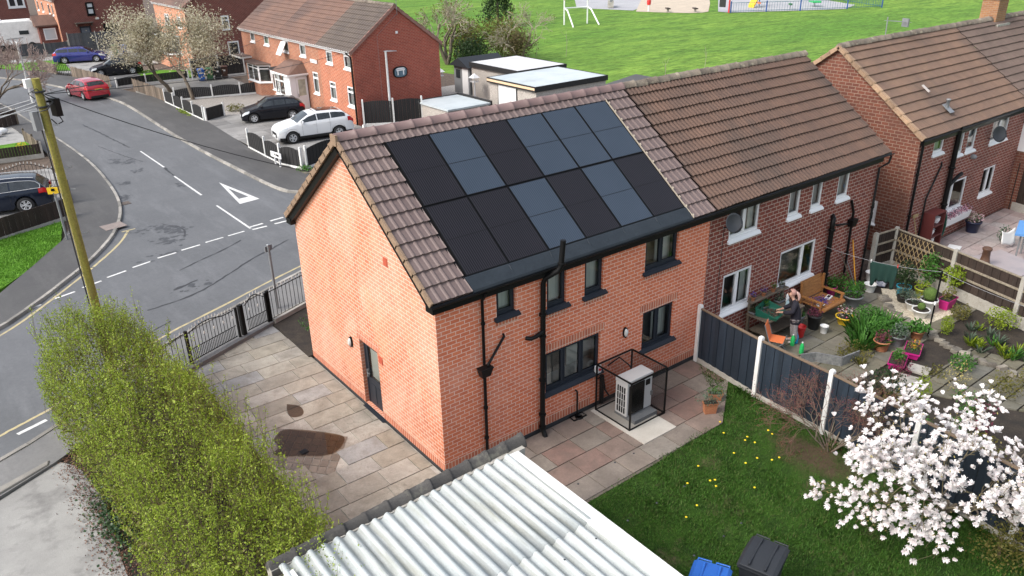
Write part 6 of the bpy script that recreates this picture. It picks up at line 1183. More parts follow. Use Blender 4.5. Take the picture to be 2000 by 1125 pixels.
    def grid(mb, fn, us, vs_, flip=False):
        b = [fn(u, v) for u in us for v in vs_]; n = len(vs_)
        mb.add(b, [((i*n+j, i*n+j+1, (i+1)*n+j+1, (i+1)*n+j) if not flip else (i*n+j, (i+1)*n+j, (i+1)*n+j+1, i*n+j+1)) for i in range(len(us)-1) for j in range(n-1)], True)
    lins = lambda a, b, n: [a+(b-a)*i/n for i in range(n+1)]
    # glass
    mb = MB(); grid(mb, lambda t_, u: top_pt(t_, u*.97), lins(ws[0]+.008, ws[1]-.006, 6), lins(-1, 1, 8)); mb.build('windscreen', M[win], c, local=True)
    mb = MB(); grid(mb, lambda t_, u: top_pt(t_, u*.9), lins(rw[0]+.004, rw[1]-.006, 4), lins(-1, 1, 8)); mb.build('rear_window', M[win], c, local=True)
    nwin = 3 if kind == 'estate' else 2; cuts = lins(sg[0], sg[1], 1); ed = [sg[0]+.01, .52, .7, sg[1]-.0] if nwin == 2 else [sg[0]+.01, .5, .69, sg[1]]
    for s_ in (1, -1):
        for a, b in zip(ed, ed[1:]):
            mb = MB(); grid(mb, lambda t_, v: side_pt(t_, v, s_), lins(a+.006, b-.006, 6), [.1, .45, .88], flip=(s_ > 0)); mb.build('side_window', M[win], c, local=True)
    if stripe:
        for s_ in (1, -1):
            mb = MB()
            for v in (.03, .93): mb.tube([side_pt(t_, v, s_, .01) for t_ in lins(ed[0], ed[-1], 20)], .012, 4)
            mb.tube([side_pt(ed[-1], v, s_, .01) for v in (.03, .5, .93)], .012, 4); mb.build('window_trim', M['alloy'], c, local=True)
    # lamps, plates, mirrors, handles, grille
    for s_ in (1, -1):
        mb = MB(); grid(mb, lambda t_, v: low_pt(t_, v, s_), lins(.012, .125, 5), [.45, .75, .97], flip=(s_ > 0)); mb.build('headlight', M['lamp_clear'], c, local=True)
        mb = MB(); grid(mb, lambda t_, v: low_pt(t_, v, s_), lins(.92, .985, 4), [.45, .7, .98], flip=(s_ > 0)); S = sec(.985); mb.box(X(1)-.006, *(sorted((s_*S[2][0]*.62, s_*S[2][0]*.97))[0:1]), belt(.985)-.26, X(.985), sorted((s_*S[2][0]*.62, s_*S[2][0]*.97))[1], belt(.985)-.06); mb.build('tail_light', M['lamp_red'], c, local=True)
        mb = MB(); p = side_pt(.325, .1, s_); mb.cbox((p[0], p[1]+s_*.09, p[2]+.04), (.12, .2, .13), 0); mb.build('wing_mirror', pm, c, local=True, bevel=.03)
        mb = MB(); [mb.cbox((X(t_), s_*(hw(t_)+.008), belt(t_)-.13), (.16, .025, .025)) for t_ in (.47, .66)]; mb.build('door_handle', pm, c, local=True)
        mb = MB()
        for t_ in (.315, .5, .68): mb.tube([(X(t_), s_*(S2[j][0]+.001), S2[j][1]) for S2 in (sec(t_),) for j in range(1, 5)], .004, 4)
        mb.build('door_seam', M['tyre_dark'], c, local=True)
        if cladding:
            mb = MB(); grid(mb, lambda t_, v: (X(t_), s_*(sec(t_)[0][0]+(sec(t_)[1][0]-sec(t_)[0][0])*v+.012), sec(t_)[0][1]+(.13 if v else -.01)), ts[2:-2], [0, 1], flip=(s_ > 0)); mb.build('sill_cladding', M['tyre_dark'], c, local=True)
    mb = MB(); mb.box(L/2-.04, -W*.24, .34, L/2+.012, W*.24, .5 if kind != 'suv' else .62); mb.build('grille', M['black'], c, local=True, bevel=.01)
    mb = MB(); mb.box(L/2+.0, -.26, .36, L/2+.025, .26, .47); mb.build('number_plate', M['upvc'], c, local=True)
    zpl = .72 if kind != 'suv' else .8
    mb = MB(); mb.box(-L/2-.02, -.26, zpl, -L/2+.02, .26, zpl+.11); pl_ = mb.build('number_plate', M['plate_yellow'], c, local=True)
    mb = MB(); [mb.box(-L/2-.026, -.2+.06*i, zpl+.025, -L/2-.02, -.16+.06*i, zpl+.085) for i in range(7) if i != 4]; mb.build('plate_mark', M['black'], pl_, local=True)
    mb = MB(); mb.box(-L/2-.025, -W*.36, .2, -L/2+.12, W*.36, .36); mb.build('rear_bumper_trim', M['tyre_dark'], c, local=True, bevel=.02)
    if roof_rails:
        for s_ in (1, -1): mb = MB(); mb.tube([(X(t_), s_*sec(t_)[6][0]*.98, zt(t_)+.035) for t_ in lins(.45, .9, 10)], .018, 6); mb.build('roof_rail', M[roof_rails], c, local=True)
    if roof_rails == 'bars' or kind == 'bars': pass
    if pano: mb = MB(); grid(mb, lambda t_, u: top_pt(t_, u*.9), lins(.5, .84, 6), lins(-1, 1, 6)); mb.build('roof_glass', M['pano'], c, local=True)
    for q in wx:
        for s_ in (1, -1):
            y = s_*(W/2-.105); mb = MB(); r_ = wheel_r; mb.lathe([(r_*.64, -.1), (r_*.9, -.105), (r_, -.07), (r_*1.005, 0), (r_, .07), (r_*.9, .105), (r_*.64, .1)], (X(q), y, r_), 26, 'y', caps=False); wl = mb.build('wheel', M['rubber'], c, local=True)
            mb = MB(); n = 10; o = s_*.085
            mb.lathe([(r_*.66, o), (r_*.66, o*1.12), (r_*.58, o*1.12), (r_*.55, o*.6)], (X(q), y, r_), 24, 'y', caps=False); mb.lathe([(.001, o*1.15), (.05, o*1.1), (.055, o*.7)], (X(q), y, r_), 12, 'y', caps=False)
            for i in range(n):
                a = 2*math.pi*i/n+.3; p0 = (X(q)+.03*math.cos(a), y+o*1.02, r_+.03*math.sin(a)); p1 = (X(q)+r_*.6*math.cos(a+(.12 if i % 2 else -.12)), y+o*1.02, r_+r_*.6*math.sin(a+(.12 if i % 2 else -.12))); mb.tube([p0, p1], [.016, .024], 4)
            mb.build('rim', M[alloy], wl, local=True); mb = MB(); mb.lathe([(.001, o*.5), (r_*.66, o*.5)], (X(q), y, r_), 18, 'y', caps=False); mb.build('brake_disc', M['tyre_dark'], wl, local=True)
    return c
M['glass_car'] = m_surf('tinted_car_glass', (.012, .016, .018), (.03, .036, .04), 3, .06); M['glass_car'].node_tree.nodes['Principled BSDF'].inputs['Specular IOR Level'].default_value = .8
M['lamp_clear'] = plain('clear_lamp', (.6, .63, .65), .08); M['lamp_red'] = plain('red_lamp', (.5, .012, .015), .12); M['plate_yellow'] = plain('yellow_plate', (.78, .55, .05), .5); M['pano'] = plain('dark_roof_glass', (.025, .008, .008), .05)
car('shiny red hatchback parked on the side road at the kerb', (4.05, 55.2, -.04), R(101), 4.25, 1.78, 1.45, (.42, .012, .03), alloy='alloy', metal=.15)
car('black hatchback parked on the drive in front of the white porch', (11.45, 37.6, .03), R(165), 3.95, 1.74, 1.42, (.006, .007, .011), metal=0)
car('white sport utility car parked behind the black arched fence', (11.25, 31.1, .03), R(172), 4.45, 1.85, 1.62, (.72, .73, .74), 'suv', .34, 0, pano=True, cladding=True)
car('black hatchback parked on the far drive behind picket fence', (8.3, 64.6, .005), R(172), 4.15, 1.75, 1.5, (.008, .009, .013), metal=0)
car('blue estate car parked by the dark grey fence', (7.6, 75.2, 0), R(-20), 4.6, 1.8, 1.45, (.03, .035, .22), 'estate', roof_rails='black')
car('dark navy estate car with silver rails parked at the left edge', (-5.35, 28.2, 0), R(167), 4.7, 1.84, 1.5, (.01, .016, .032), 'estate', .34, roof_rails='alloy', stripe=True)
# white motor caravan with a rounded over-cab front
CV = thing('caravan', 'white caravan with rounded front and small dark window behind fence', 'caravan', (3.6, 92.5, -.1), R(-12)); prof = [(-4.2, .5), (-4.3, 1.2), (-4.2, 2.9), (2.6, 3.0), (3.3, 2.75), (3.75, 2.1), (3.85, 1.2), (3.6, .5)]
mb = MB(); n = len(prof); mb.add([(x, -1.15, z) for x, z in prof]+[(x, 1.15, z) for x, z in prof], [tuple(range(n))[::-1] and tuple(range(n)), tuple(range(n, 2*n))[::-1]]+[(i, n+i, n+(i+1) % n, (i+1) % n) for i in range(n)]); mb.build('body', M['white_paint'], CV, local=True, bevel=.12)
mb = MB(); mb.cbox((2.0, -1.17, 1.75), (.9, .03, .4)); mb.build('side_window', M['dark_pane'], CV, local=True, bevel=.0); mb = MB(); mb.cbox((1.0, -1.17, 1.2), (1.6, .03, .06), 0, 0, -.05); mb.build('side_stripe', M['grey_plastic'], CV, local=True)
for x in (-1.5, 2.5):
    mb = MB(); mb.lathe([(.2, -.12), (.36, -.12), (.38, 0), (.36, .12), (.2, .12)], (x, -1.06, .38), 18, 'y'); mb.build('wheel', M['rubber'], CV, local=True)
mb = MB(); mb.box(-4.2, -1.1, .2, 3.6, 1.1, .55); mb.build('chassis', M['tyre_dark'], CV, local=True); mb = MB(); mb.tube([(-3.8, -.9, 3.0), (-3.8, .9, 3.1)], .03, 5); mb.box(-1, -.4, 2.95, 0, .4, 3.12); mb.build('roof_hatch', M['upvc'], CV, local=True)
# ================================================================== plant helpers
def leaves(name, P, size, mat, par=None, up=.35, aspect=.5, kind=None, bend=.0, D=None):
    """many small diamond leaves as one mesh"""
    P = np.asarray(P, float).reshape(-1, 3); n = len(P)
    if par is not None: P = P-np.array(root_of(par).location)
    size = np.broadcast_to(np.asarray(size, float), (n,)).reshape(-1, 1)
    if D is None: a = rng.normal(size=(n, 3))
    else: a = np.asarray(D, float)+rng.normal(size=(n, 3))*.25
    a /= np.linalg.norm(a, axis=1, keepdims=True)
    b = rng.normal(size=(n, 3)); b[:, 2] *= (1-up); b -= a*(a*b).sum(1, keepdims=True); b /= np.linalg.norm(b, axis=1, keepdims=True)
    V = np.stack([P-a*size*.5, P+b*size*.5*aspect, P+a*size*.5, P-b*size*.5*aspect], 1).reshape(-1, 3)
    me = bpy.data.meshes.new(name); me.vertices.add(4*n); me.vertices.foreach_set("co", V.astype(np.float32).ravel())
    me.loops.add(4*n); me.loops.foreach_set("vertex_index", np.arange(4*n, dtype=np.int32)); me.polygons.add(n); me.polygons.foreach_set("loop_start", np.arange(0, 4*n, 4, dtype=np.int32))
    me.update(calc_edges=True); me.materials.append(mat); o = bpy.data.objects.new(name, me); COL.objects.link(o)
    if par is not None: o.parent = par
    if kind: o["kind"] = kind
    return o
def blades(name, base, tip, wd, mat, par=None, kind=None):
    """thin grass blades / strap leaves: base point, tip point, width; bent in the middle"""
    B, T = np.asarray(base, float), np.asarray(tip, float)
    if par is not None: off = np.array(root_of(par).location); B = B-off; T = T-off
    n = len(B); d = T-B; h = np.linalg.norm(d[:, :2], axis=1, keepdims=True); s = np.stack([-d[:, 1], d[:, 0], np.zeros(n)], 1); l = np.linalg.norm(s, axis=1, keepdims=True); r_ = rng.normal(size=(n, 3)); r_[:, 2] = 0
    s = np.where(l > 1e-4, s/(l+1e-9), r_/np.linalg.norm(r_, axis=1, keepdims=True)); w_ = np.broadcast_to(np.asarray(wd, float), (n,)).reshape(-1, 1)
    Mid = B+d*.55; Mid[:, 2] += .22*np.linalg.norm(d, axis=1)*.6
    V = np.stack([B-s*w_*.4, B+s*w_*.4, Mid+s*w_*.5, T, Mid-s*w_*.5], 1).reshape(-1, 3)
    me = bpy.data.meshes.new(name); me.vertices.add(5*n); me.vertices.foreach_set("co", V.astype(np.float32).ravel()); me.loops.add(5*n); me.loops.foreach_set("vertex_index", np.arange(5*n, dtype=np.int32)); me.polygons.add(n); me.polygons.foreach_set("loop_start", np.arange(0, 5*n, 5, dtype=np.int32)); me.update(calc_edges=True)
    me.materials.append(mat); o = bpy.data.objects.new(name, me); COL.objects.link(o)
    if par is not None: o.parent = par
    if kind: o["kind"] = kind
    return o
def grow(base, d0, length, r0, depth, spread=.6, kids=(2, 4), shrink=.68, wob=.12, up=.1, nseg=4):
    """recursive limbs -> (list of (path, radii, level), list of tips)"""
    out, tips = [], []
    def rec(p, d, L, r, k):
        p = Vector(p); d = Vector(d).normalized(); path = [p.copy()]
        for i in range(nseg):
            d = (d+Vector((random.gauss(0, wob), random.gauss(0, wob), random.gauss(0, wob)+up*.3))).normalized(); p = p+d*(L/nseg); path.append(p.copy())
        out.append((path, [r*(1-.45*i/nseg) for i in range(nseg+1)], depth-k))
        if k == 0: tips.append((p.copy(), d.copy())); return
        for i in range(random.randint(*kids)):
            t_ = random.uniform(.45, 1.0) if i else 1.0; q = path[min(nseg, max(1, round(t_*nseg)))]
            a = Vector((random.gauss(0, 1), random.gauss(0, 1), random.gauss(0, .7))); a = (a-d*a.dot(d)).normalized()
            rec(q, d+a*random.uniform(.5, 1.2)*spread+Vector((0, 0, up)), L*shrink*random.uniform(.75, 1.15), r*.55*random.uniform(.8, 1.1), k-1)
    rec(base, d0, length, r0, depth)
    return out, tips
def limbs(name, segs, mat, par, lv=None, minr=.004, n=5):
    mb = MB()
    for path, rs, l in segs:
        if lv and l not in lv: continue
        mb.tube(path, [max(minr, r) for r in rs], n if rs[0] > .02 else 4, caps=False)
    return mb.build(name, mat, par)
M['bark'] = m_surf('grey_brown_bark', (.12, .095, .07), (.2, .165, .125), 4, .9, fine=30, stretch=(4, 4, .6)); M['twig'] = m_surf('olive_twig', (.2, .17, .09), (.14, .11, .07), 4, .9); M['twig_pale'] = m_surf('pale_twig', (.42, .37, .29), (.3, .25, .19), 3, .9); M['twig_red'] = m_surf('reddish_twig', (.13, .075, .055), (.2, .12, .09), 3, .9); M['twig_brown'] = m_surf('brown_twig', (.22, .165, .1), (.15, .11, .07), 3, .9)
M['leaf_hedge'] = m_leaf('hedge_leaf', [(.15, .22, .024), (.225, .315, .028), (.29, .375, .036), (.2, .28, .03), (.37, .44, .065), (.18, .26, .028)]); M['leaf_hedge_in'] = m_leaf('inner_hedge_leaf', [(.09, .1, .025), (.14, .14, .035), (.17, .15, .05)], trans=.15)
M['leaf_green'] = m_leaf('green_leaf', [(.04, .13, .02), (.07, .2, .03), (.1, .26, .045), (.05, .16, .03)]); M['leaf_dark'] = m_leaf('dark_leaf', [(.012, .035, .012), (.03, .06, .02), (.05, .085, .03)]); M['leaf_lime'] = m_leaf('lime_leaf', [(.2, .3, .02), (.3, .38, .03), (.15, .24, .02)]); M['leaf_grey'] = m_leaf('grey_green_leaf', [(.1, .15, .1), (.16, .21, .15), (.07, .11, .07)]); M['leaf_olive'] = m_leaf('olive_leaf', [(.1, .11, .02), (.16, .16, .035), (.2, .17, .05), (.08, .085, .02)]); M['leaf_red'] = m_leaf('red_bud', [(.2, .04, .045), (.3, .09, .08), (.16, .05, .045)])
M['leaf_ivy'] = m_leaf('ivy_leaf', [(.03, .07, .03), (.06, .12, .05), (.13, .19, .1), (.04, .09, .035)], rough=.4); M['blossom'] = m_leaf('cream_blossom', [(.3, .28, .17), (.46, .42, .3), (.6, .56, .44), (.36, .3, .19)], trans=.3); M['petal'] = m_leaf('white_petal', [(.86, .84, .82), (.9, .88, .87), (.86, .78, .78), (.92, .91, .89)], trans=.18); M['bud'] = m_leaf('yellow_bud', [(.45, .38, .12), (.55, .46, .2), (.35, .3, .1)])
M['grass_blade'] = m_leaf('grass_blade', [(.035, .105, .014), (.055, .145, .02), (.08, .18, .028), (.042, .115, .016), (.15, .17, .06)], trans=.2, spec=.15)
def in_ellipsoid(n, c, r, shell=.5):
    v = rng.normal(size=(n, 3)); v /= np.linalg.norm(v, axis=1, keepdims=True); k = rng.random((n, 1))**shell; return np.asarray(c)+v*k*np.asarray(r)
def bush(label, c, r, mat, n=500, size=.07, cat='shrub', name='shrub', stem=True, group=None, shell=.45, clump=0):
    b = thing(name, label, cat, (c[0], c[1], c[2]-r[2]), 0, group)
    P = in_ellipsoid(n, c, r, shell)
    if clump:
        cc = in_ellipsoid(clump, c, np.asarray(r)*.8, .5); P = cc[rng.integers(0, clump, n)]+rng.normal(size=(n, 3))*np.asarray(r)*.26
    P = P[P[:, 2] > c[2]-r[2]*1.02]
    leaves('crown', P, rng.uniform(.7, 1.3, len(P))*size, M[mat], b)
    if stem:
        mb = MB()
        for k in range(7): q = in_ellipsoid(1, c, np.asarray(r)*.8)[0]; mb.tube([(c[0], c[1], c[2]-r[2]), tuple((np.asarray(c)*.5+q*.5)), tuple(q)], [.02*min(1, r[2]), .012*min(1, r[2]), .004], 4, caps=False)
        mb.build('stem', M['twig_brown'], b)
    return b
def strap_plant(label, c, n=60, length=.45, wd=.03, mat='leaf_green', spread=.6, cat='plant', name='leafy_plant', group=None, rad=.08):
    b = thing(name, label, cat, c, 0, group); a = rng.uniform(0, 2*np.pi, n); rr = rng.uniform(0, rad, n); B = np.stack([c[0]+rr*np.cos(a), c[1]+rr*np.sin(a), np.full(n, c[2])], 1)
    el = rng.uniform(.25, 1.0, n); L = length*rng.uniform(.6, 1.15, n); T = B+np.stack([np.cos(a)*L*spread*el, np.sin(a)*L*spread*el, L*(1.0-.45*el)], 1)
    blades('foliage', B, T, rng.uniform(.6, 1.2, n)*wd, M[mat], b); return b
def pot(label, c, r0, r1, h, mat, plant=None, pn=160, ps=.06, square=False, name='plant_pot', cat='plant pot', rz=0, group=None, pr=None, ph=None, soil=True, ball=None):
    p = thing(name, label, cat, c, rz, group); x, y, z = 0, 0, 0; mb = MB()
    if square:
        q = lambda r, zz: [(-r, -r*.55, zz), (r, -r*.55, zz), (r, r*.55, zz), (-r, r*.55, zz)]
        mb.hexa(q(r0, 0), q(r1, h)); mb.hexa(q(r1*1.06, h-.04), q(r1*1.08, h)); sb = MB(); sb.quad(*q(r1*.94, h+.003))
    else:
        mb.lathe([(r0, 0), (r1*.97, h*.86), (r1*1.06, h*.87), (r1*1.07, h), (r1*.96, h), (r1*.93, h*.9), (.001, h*.88)], (0, 0, 0), 18, caps=False); sb = MB(); sb.lathe([(r1*.94, h*.93), (.001, h*.95)], (0, 0, 0), 14, caps=False)
    mb.build('pot', M[mat], p, local=True)
    if soil: sb.build('soil', M['soil'], p, local=True)
    if ball: bb = MB(); bb.ball((0, 0, h+ball*.75), ball, 14, 10); o = bb.build('clipped_ball', M['topiary'], p, local=True); 
    if plant:
        rr = pr or r1*1.15; hh = ph or r1*.9; P = in_ellipsoid(pn, (0, 0, h+hh*.6), (rr, rr*(.6 if square else 1), hh), .5); P = P[P[:, 2] > h*.9]
        P2 = P+np.array(c) if not rz else P+np.array(c); leaves('plant', P2, rng.uniform(.7, 1.3, len(P))*ps, M[plant], p)
    return p
t = NT('clipped_topiary'); co = t.co(); n_ = t.noise(co, 60, 3, .8); t.base(t.ramp(n_, [(.3, (.03, .07, .01, 1)), (.7, (.14, .22, .04, 1))])); t.rough(.9); t.bump(n_, 1, .03); M['topiary'] = t.m
# ================================================================== hedge, trees, lawn
HG = thing('hedge', 'big loose yellow-green hedge along the side paving in the foreground', 'hedge', (-4.7, 3.5, -.1))
def hedge_w(y):   # centre, half width, height
    cx = np.interp(y, [-6, -1, 3, 6, 8.6], [-4.9, -4.75, -4.8, -5.1, -5.35]); hw = np.interp(y, [-6, -1, 3, 6, 8.2, 8.9], [1.65, 1.6, 1.6, 1.6, 1.35, .8]); hh = np.interp(y, [-6, 0, 4, 7.5, 8.9], [2.0, 2.0, 2.2, 2.6, 2.5]); return cx, hw, hh
nt_ = 5600; yy = rng.uniform(-4.5, 8.8, nt_); cx, hw_, hh = hedge_w(yy); u = rng.uniform(-1, 1, nt_); side = np.sign(u)*np.abs(u)**.75
x = cx+side*hw_*.95; prof = hh*(1-.5*np.abs(side)**4)+rng.normal(0, .2, nt_)+.26*np.sin(yy*1.7+x*2)*np.cos(x*2.3)+.14*np.sin(yy*3.9+x*3); z1 = np.where(rng.random(nt_) < .8, prof, prof*rng.uniform(.3, .95, nt_)); tl = rng.uniform(.5, 1.0, nt_)
lean = np.stack([side*.42+rng.normal(0, .2, nt_), rng.normal(0, .2, nt_), np.ones(nt_)], 1); lean /= np.linalg.norm(lean, axis=1, keepdims=True); T1 = np.stack([x, yy, z1], 1); T0 = T1-lean*tl[:, None]
gap = np.sin(x*2.6+1.7*np.sin(yy*1.3))*np.sin(yy*2.2+1.1*np.sin(x*2.1)); kp = (gap > -.42) | (rng.random(nt_) < .3); x, yy, T0, T1 = x[kp], yy[kp], T0[kp], T1[kp]; nt_ = len(x)     # thin patches
mb = MB()
for i in range(0, nt_, 2):
    a, b = Vector(T0[i]), Vector(T1[i]); mb.tube([a, a.lerp(b, .5)+Vector(rng.normal(0, .015, 3)), b], [.006, .0045, .002], 3, caps=False)
mb.build('twigs', M['twig_brown'], HG, kind='stuff')
k = 26; f_ = rng.beta(1.6, 1.0, (nt_, k)); Pl = (T0[:, None, :]+(T1-T0)[:, None, :]*f_[:, :, None]+rng.normal(0, .035, (nt_, k, 3))).reshape(-1, 3)
leaves('leaves', Pl, rng.uniform(.022, .05, len(Pl)), M['leaf_hedge'], HG, up=.3, aspect=.6)
big = rng.integers(0, len(Pl), 5200); leaves('broad_leaves', Pl[big]+rng.normal(0, .03, (5200, 3)), rng.uniform(.05, .085, 5200), M['leaf_hedge'], HG, up=.3, aspect=.65)
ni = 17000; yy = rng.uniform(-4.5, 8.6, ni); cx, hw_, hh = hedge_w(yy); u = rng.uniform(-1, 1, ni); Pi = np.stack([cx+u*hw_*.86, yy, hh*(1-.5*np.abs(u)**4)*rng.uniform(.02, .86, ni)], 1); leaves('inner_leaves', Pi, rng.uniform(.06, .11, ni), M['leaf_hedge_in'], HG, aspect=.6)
# longer loose shoots standing out of the top
mb = MB(); Ps = []
for i in range(420):
    y_ = random.uniform(-3, 8.6); c_, w_, h_ = hedge_w(y_); p = Vector((c_+random.uniform(-.85, .85)*w_, y_, h_*.85)); q = p+Vector((random.gauss(0, .12), random.gauss(0, .12), random.uniform(.4, 1.0))); mb.tube([p, q], [.006, .002], 3, caps=False); Ps += [tuple(p.lerp(q, random.random())+Vector((random.gauss(0, .03), random.gauss(0, .03), 0))) for _ in range(26)]
mb.build('shoots', M['twig'], HG, kind='stuff'); leaves('shoot_leaves', Ps, .05, M['leaf_hedge'], HG, aspect=.55)
# ivy and litter at the hedge foot
P = np.stack([rng.normal(-6.2, .2, 900), 3.2+rng.normal(0, .75, 900), rng.uniform(-.02, .1, 900)], 1); o = leaves('ivy_ground_cover', P[P[:, 0] < -5.9], .075, M['leaf_ivy'], None, up=.0, aspect=.8, kind='stuff'); tag(o, 'dark ivy creeping over the drive edge at the hedge foot', 'ivy')
P = np.stack([rng.normal(-6.4, .2, 2200), rng.uniform(1.2, 6.4, 2200), np.full(2200, -.015)+rng.uniform(0, .02, 2200)], 1); o = leaves('fallen_leaves', P, .05, m_leaf('dead_leaf', [(.12, .05, .035), (.2, .1, .06), (.09, .05, .04)], trans=0), None, up=1, kind='stuff'); tag(o, 'brown fallen leaves on the concrete drive beside the hedge', 'fallen leaves')
# lawn blades
def lawn(label, xs, ys, n, mat, hmin, hmax, z, keep=None, wd=.009, name='lawn_grass'):
    x = rng.uniform(*xs, n); y = rng.uniform(*ys, n)
    if keep is not None: m_ = keep(x, y); x, y = x[m_], y[m_]
    n = len(x); B = np.stack([x, y, np.full(n, z)], 1); dens = .5+.5*np.sin(x*3.1+1.3*np.sin(y*2.3))*np.sin(y*2.7+1.7*np.sin(x*1.9)); hgt = rng.uniform(hmin, hmax, n)*(.55+.75*dens); a = rng.uniform(0, 2*np.pi, n); s = hgt*rng.uniform(.3, 1.1, n); T = B+np.stack([np.cos(a)*s, np.sin(a)*s, hgt], 1)
    o = blades(name, B, T, wd, M[mat], None, 'stuff'); return tag(o, label, 'grass')
bare = lambda x, y: ~((((x-6.9)/1.0)**2+((y+4.6)/1.3)**2 < 1) & (rng.random(len(x)) < .8))
def lk(x, y):
    edge = np.interp(x, [-.2, 4, 6.5, 7.3, 8.15], [-2.6, -2.58, -2.4, -1.5, -.3]); fx = np.interp(y, [-12, -6, -2, 0], [7.1, 7.75, 8.1, 8.25]); n1 = np.sin(x*1.7+2*np.sin(y*.9))*np.sin(y*1.3+x*.6); return (y < edge+rng.normal(0, .04, len(x))) & (x < fx-.06) & bare(x, y) & ~((n1 > .86) & (rng.random(len(x)) < .7))
lawn('rough green grass of the back lawn', (-.1, 8.2), (-12, -.3), 120000, 'grass_blade', .03, .075, -.135, lk)
lawn('longer tufts of grass along the navy fence', (6.6, 8.2), (-11, -.3), 9000, 'grass_blade', .08, .2, -.135, lambda x, y: (np.abs(x-np.interp(y, [-12, -6, -2, 0], [7.05, 7.6, 7.95, 8.15])) < .22) & (np.sin(y*5)+np.sin(y*2.1) > .1), .012, 'grass_tuft')
lawn('grass of the front lawn at the left edge', (-9, -3.2), (16, 25), 30000, 'grass_verge', .05, .1, .03, lambda x, y: (y < np.interp(x, [-9, -6.2, -3.3], [22.4, 23.5, 24.5])) & (y > np.interp(x, [-9, -6.6, -5.24, -3.8, -3.3], [16, 18, 19.6, 22.1, 24.4])), .02) if M.setdefault('grass_verge', m_leaf('bright_grass_blade', [(.09, .22, .02), (.13, .3, .03), (.16, .33, .05)], trans=.2, spec=.15)) else None
DAN = [(6.3, -2.55), (6.0, -2.9), (6.15, -3.4), (6.3, -3.35), (6.25, -3.6), (5.55, -3.55), (5.45, -3.95), (5.8, -4.0), (6.0, -4.25), (4.55, -3.35), (4.35, -3.85), (4.45, -3.9), (4.3, -4.05), (3.9, -3.6), (3.5, -4.2), (6.9, -3.5), (6.85, -3.65), (3.05, -4.3), (4.9, -4.6), (6.2, -4.3)]
for k in range(20):
    x, y = DAN[k]
    d = thing('dandelion', 'small yellow dandelion flower open in the back lawn grass', 'flower', (x, y, -.12), 0, 'dandelions in the back lawn'); mb = MB(); mb.tube([(x, y, -.13), (x, y, -.03)], .004, 4); mb.build('stem', M['leaf_green'], d); mb = MB(); mb.lathe([(.001, -.035), (.024, -.03), (.028, -.02), (.016, -.012), (.001, -.01)], (x, y, 0), 10, caps=False); mb.build('flower_head', M['dandy'], d) if M.setdefault('dandy', plain('dandelion_yellow', (.85, .62, .02), .7)) else None
# magnolia in full flower
MG_ = thing('magnolia_tree', 'magnolia covered in white star flowers by the navy fence', 'tree', (7.35, -7.45, -.13)); random.seed(21); rng = np.random.default_rng(21)
segs = []; tips = []
for k in range(9):
    a = 2*math.pi*k/9+random.uniform(-.3, .3); s_, t_ = grow((7.35, -7.45, -.13), (math.cos(a)*1.0, math.sin(a)*1.0-.15, .98), 1.2, .045, 4, .8, (2, 4), .74, .14, .03); segs += s_; tips += t_
limbs('trunk', segs, M['bark'], MG_, (0, 1)); limbs('crown', segs, M['twig'], MG_, (2, 3, 4), .0035)
pts = [p for p, d in tips]+[s_[0][i] for s_ in segs if s_[2] >= 3 for i in (2, 4)]
cen = Vector((7.35, -7.45, .8)); 
pts = [p for p in pts if .35 < p.z < 3.3]
# pull flowers to the outside of the crown
sel = [p for p in pts if (p-cen).length > .8]; random.shuffle(sel); print('magnolia tips', len(tips), len(sel))
FB, FT = [], []
for p in [q for q in sel for _ in range(3)][:1650]:
    p = p+Vector((random.gauss(0, .16), random.gauss(0, .16), random.gauss(0, .12))); ax = ((p-cen).normalized()+Vector((random.gauss(0, .4), random.gauss(0, .4), .5))).normalized(); u_ = ax.orthogonal().normalized(); v_ = ax.cross(u_); nP = random.randint(8, 11); open_ = random.uniform(.35, 1.3); R_ = random.uniform(.065, .115)
    for j in range(nP):
        a = 2*math.pi*j/nP+random.uniform(-.25, .25); rad = u_*math.cos(a)+v_*math.sin(a); FB.append(p); FT.append(p+(rad*open_+ax*random.uniform(.5, 1.1)).normalized()*R_)
blades('blossom', FB, FT, .05, M['petal'], MG_); bp = [p+Vector((random.gauss(0, .1), random.gauss(0, .1), random.uniform(0, .12))) for p in sel[::3]]; leaves('bud_cluster', bp, .06, M['bud'], MG_, aspect=.4)
# pink-budded bare shrub beside it
SB = thing('bare_shrub', 'twiggy shrub with reddish buds against the navy fence', 'shrub', (7.55, -4.75, -.13)); segs = []; tips = []
for k in range(9):
    a = 2*math.pi*k/9; s_, t_ = grow((7.5+.12*math.cos(a), -4.75+.12*math.sin(a), -.13), (math.cos(a)*.75, math.sin(a)*.75, 1.0), .78, .022, 4, .75, (3, 4), .74, .14, .03); segs += s_; tips += t_
limbs('trunk', segs, M['bark'], SB, (0, 1)); limbs('crown', segs, M['twig_red'], SB, (2, 3, 4), .003); leaves('bud_cluster', [tuple(p+Vector((random.gauss(0, .05), random.gauss(0, .05), random.gauss(0, .05)))) for p, d in tips for _ in range(4)], .028, M['leaf_red'], SB)
bush('yellow-green low bush at the bottom right corner of the lawn', (6.9, -8.75, .2), (.75, .6, .45), 'leaf_olive', 1500, .06, clump=30)
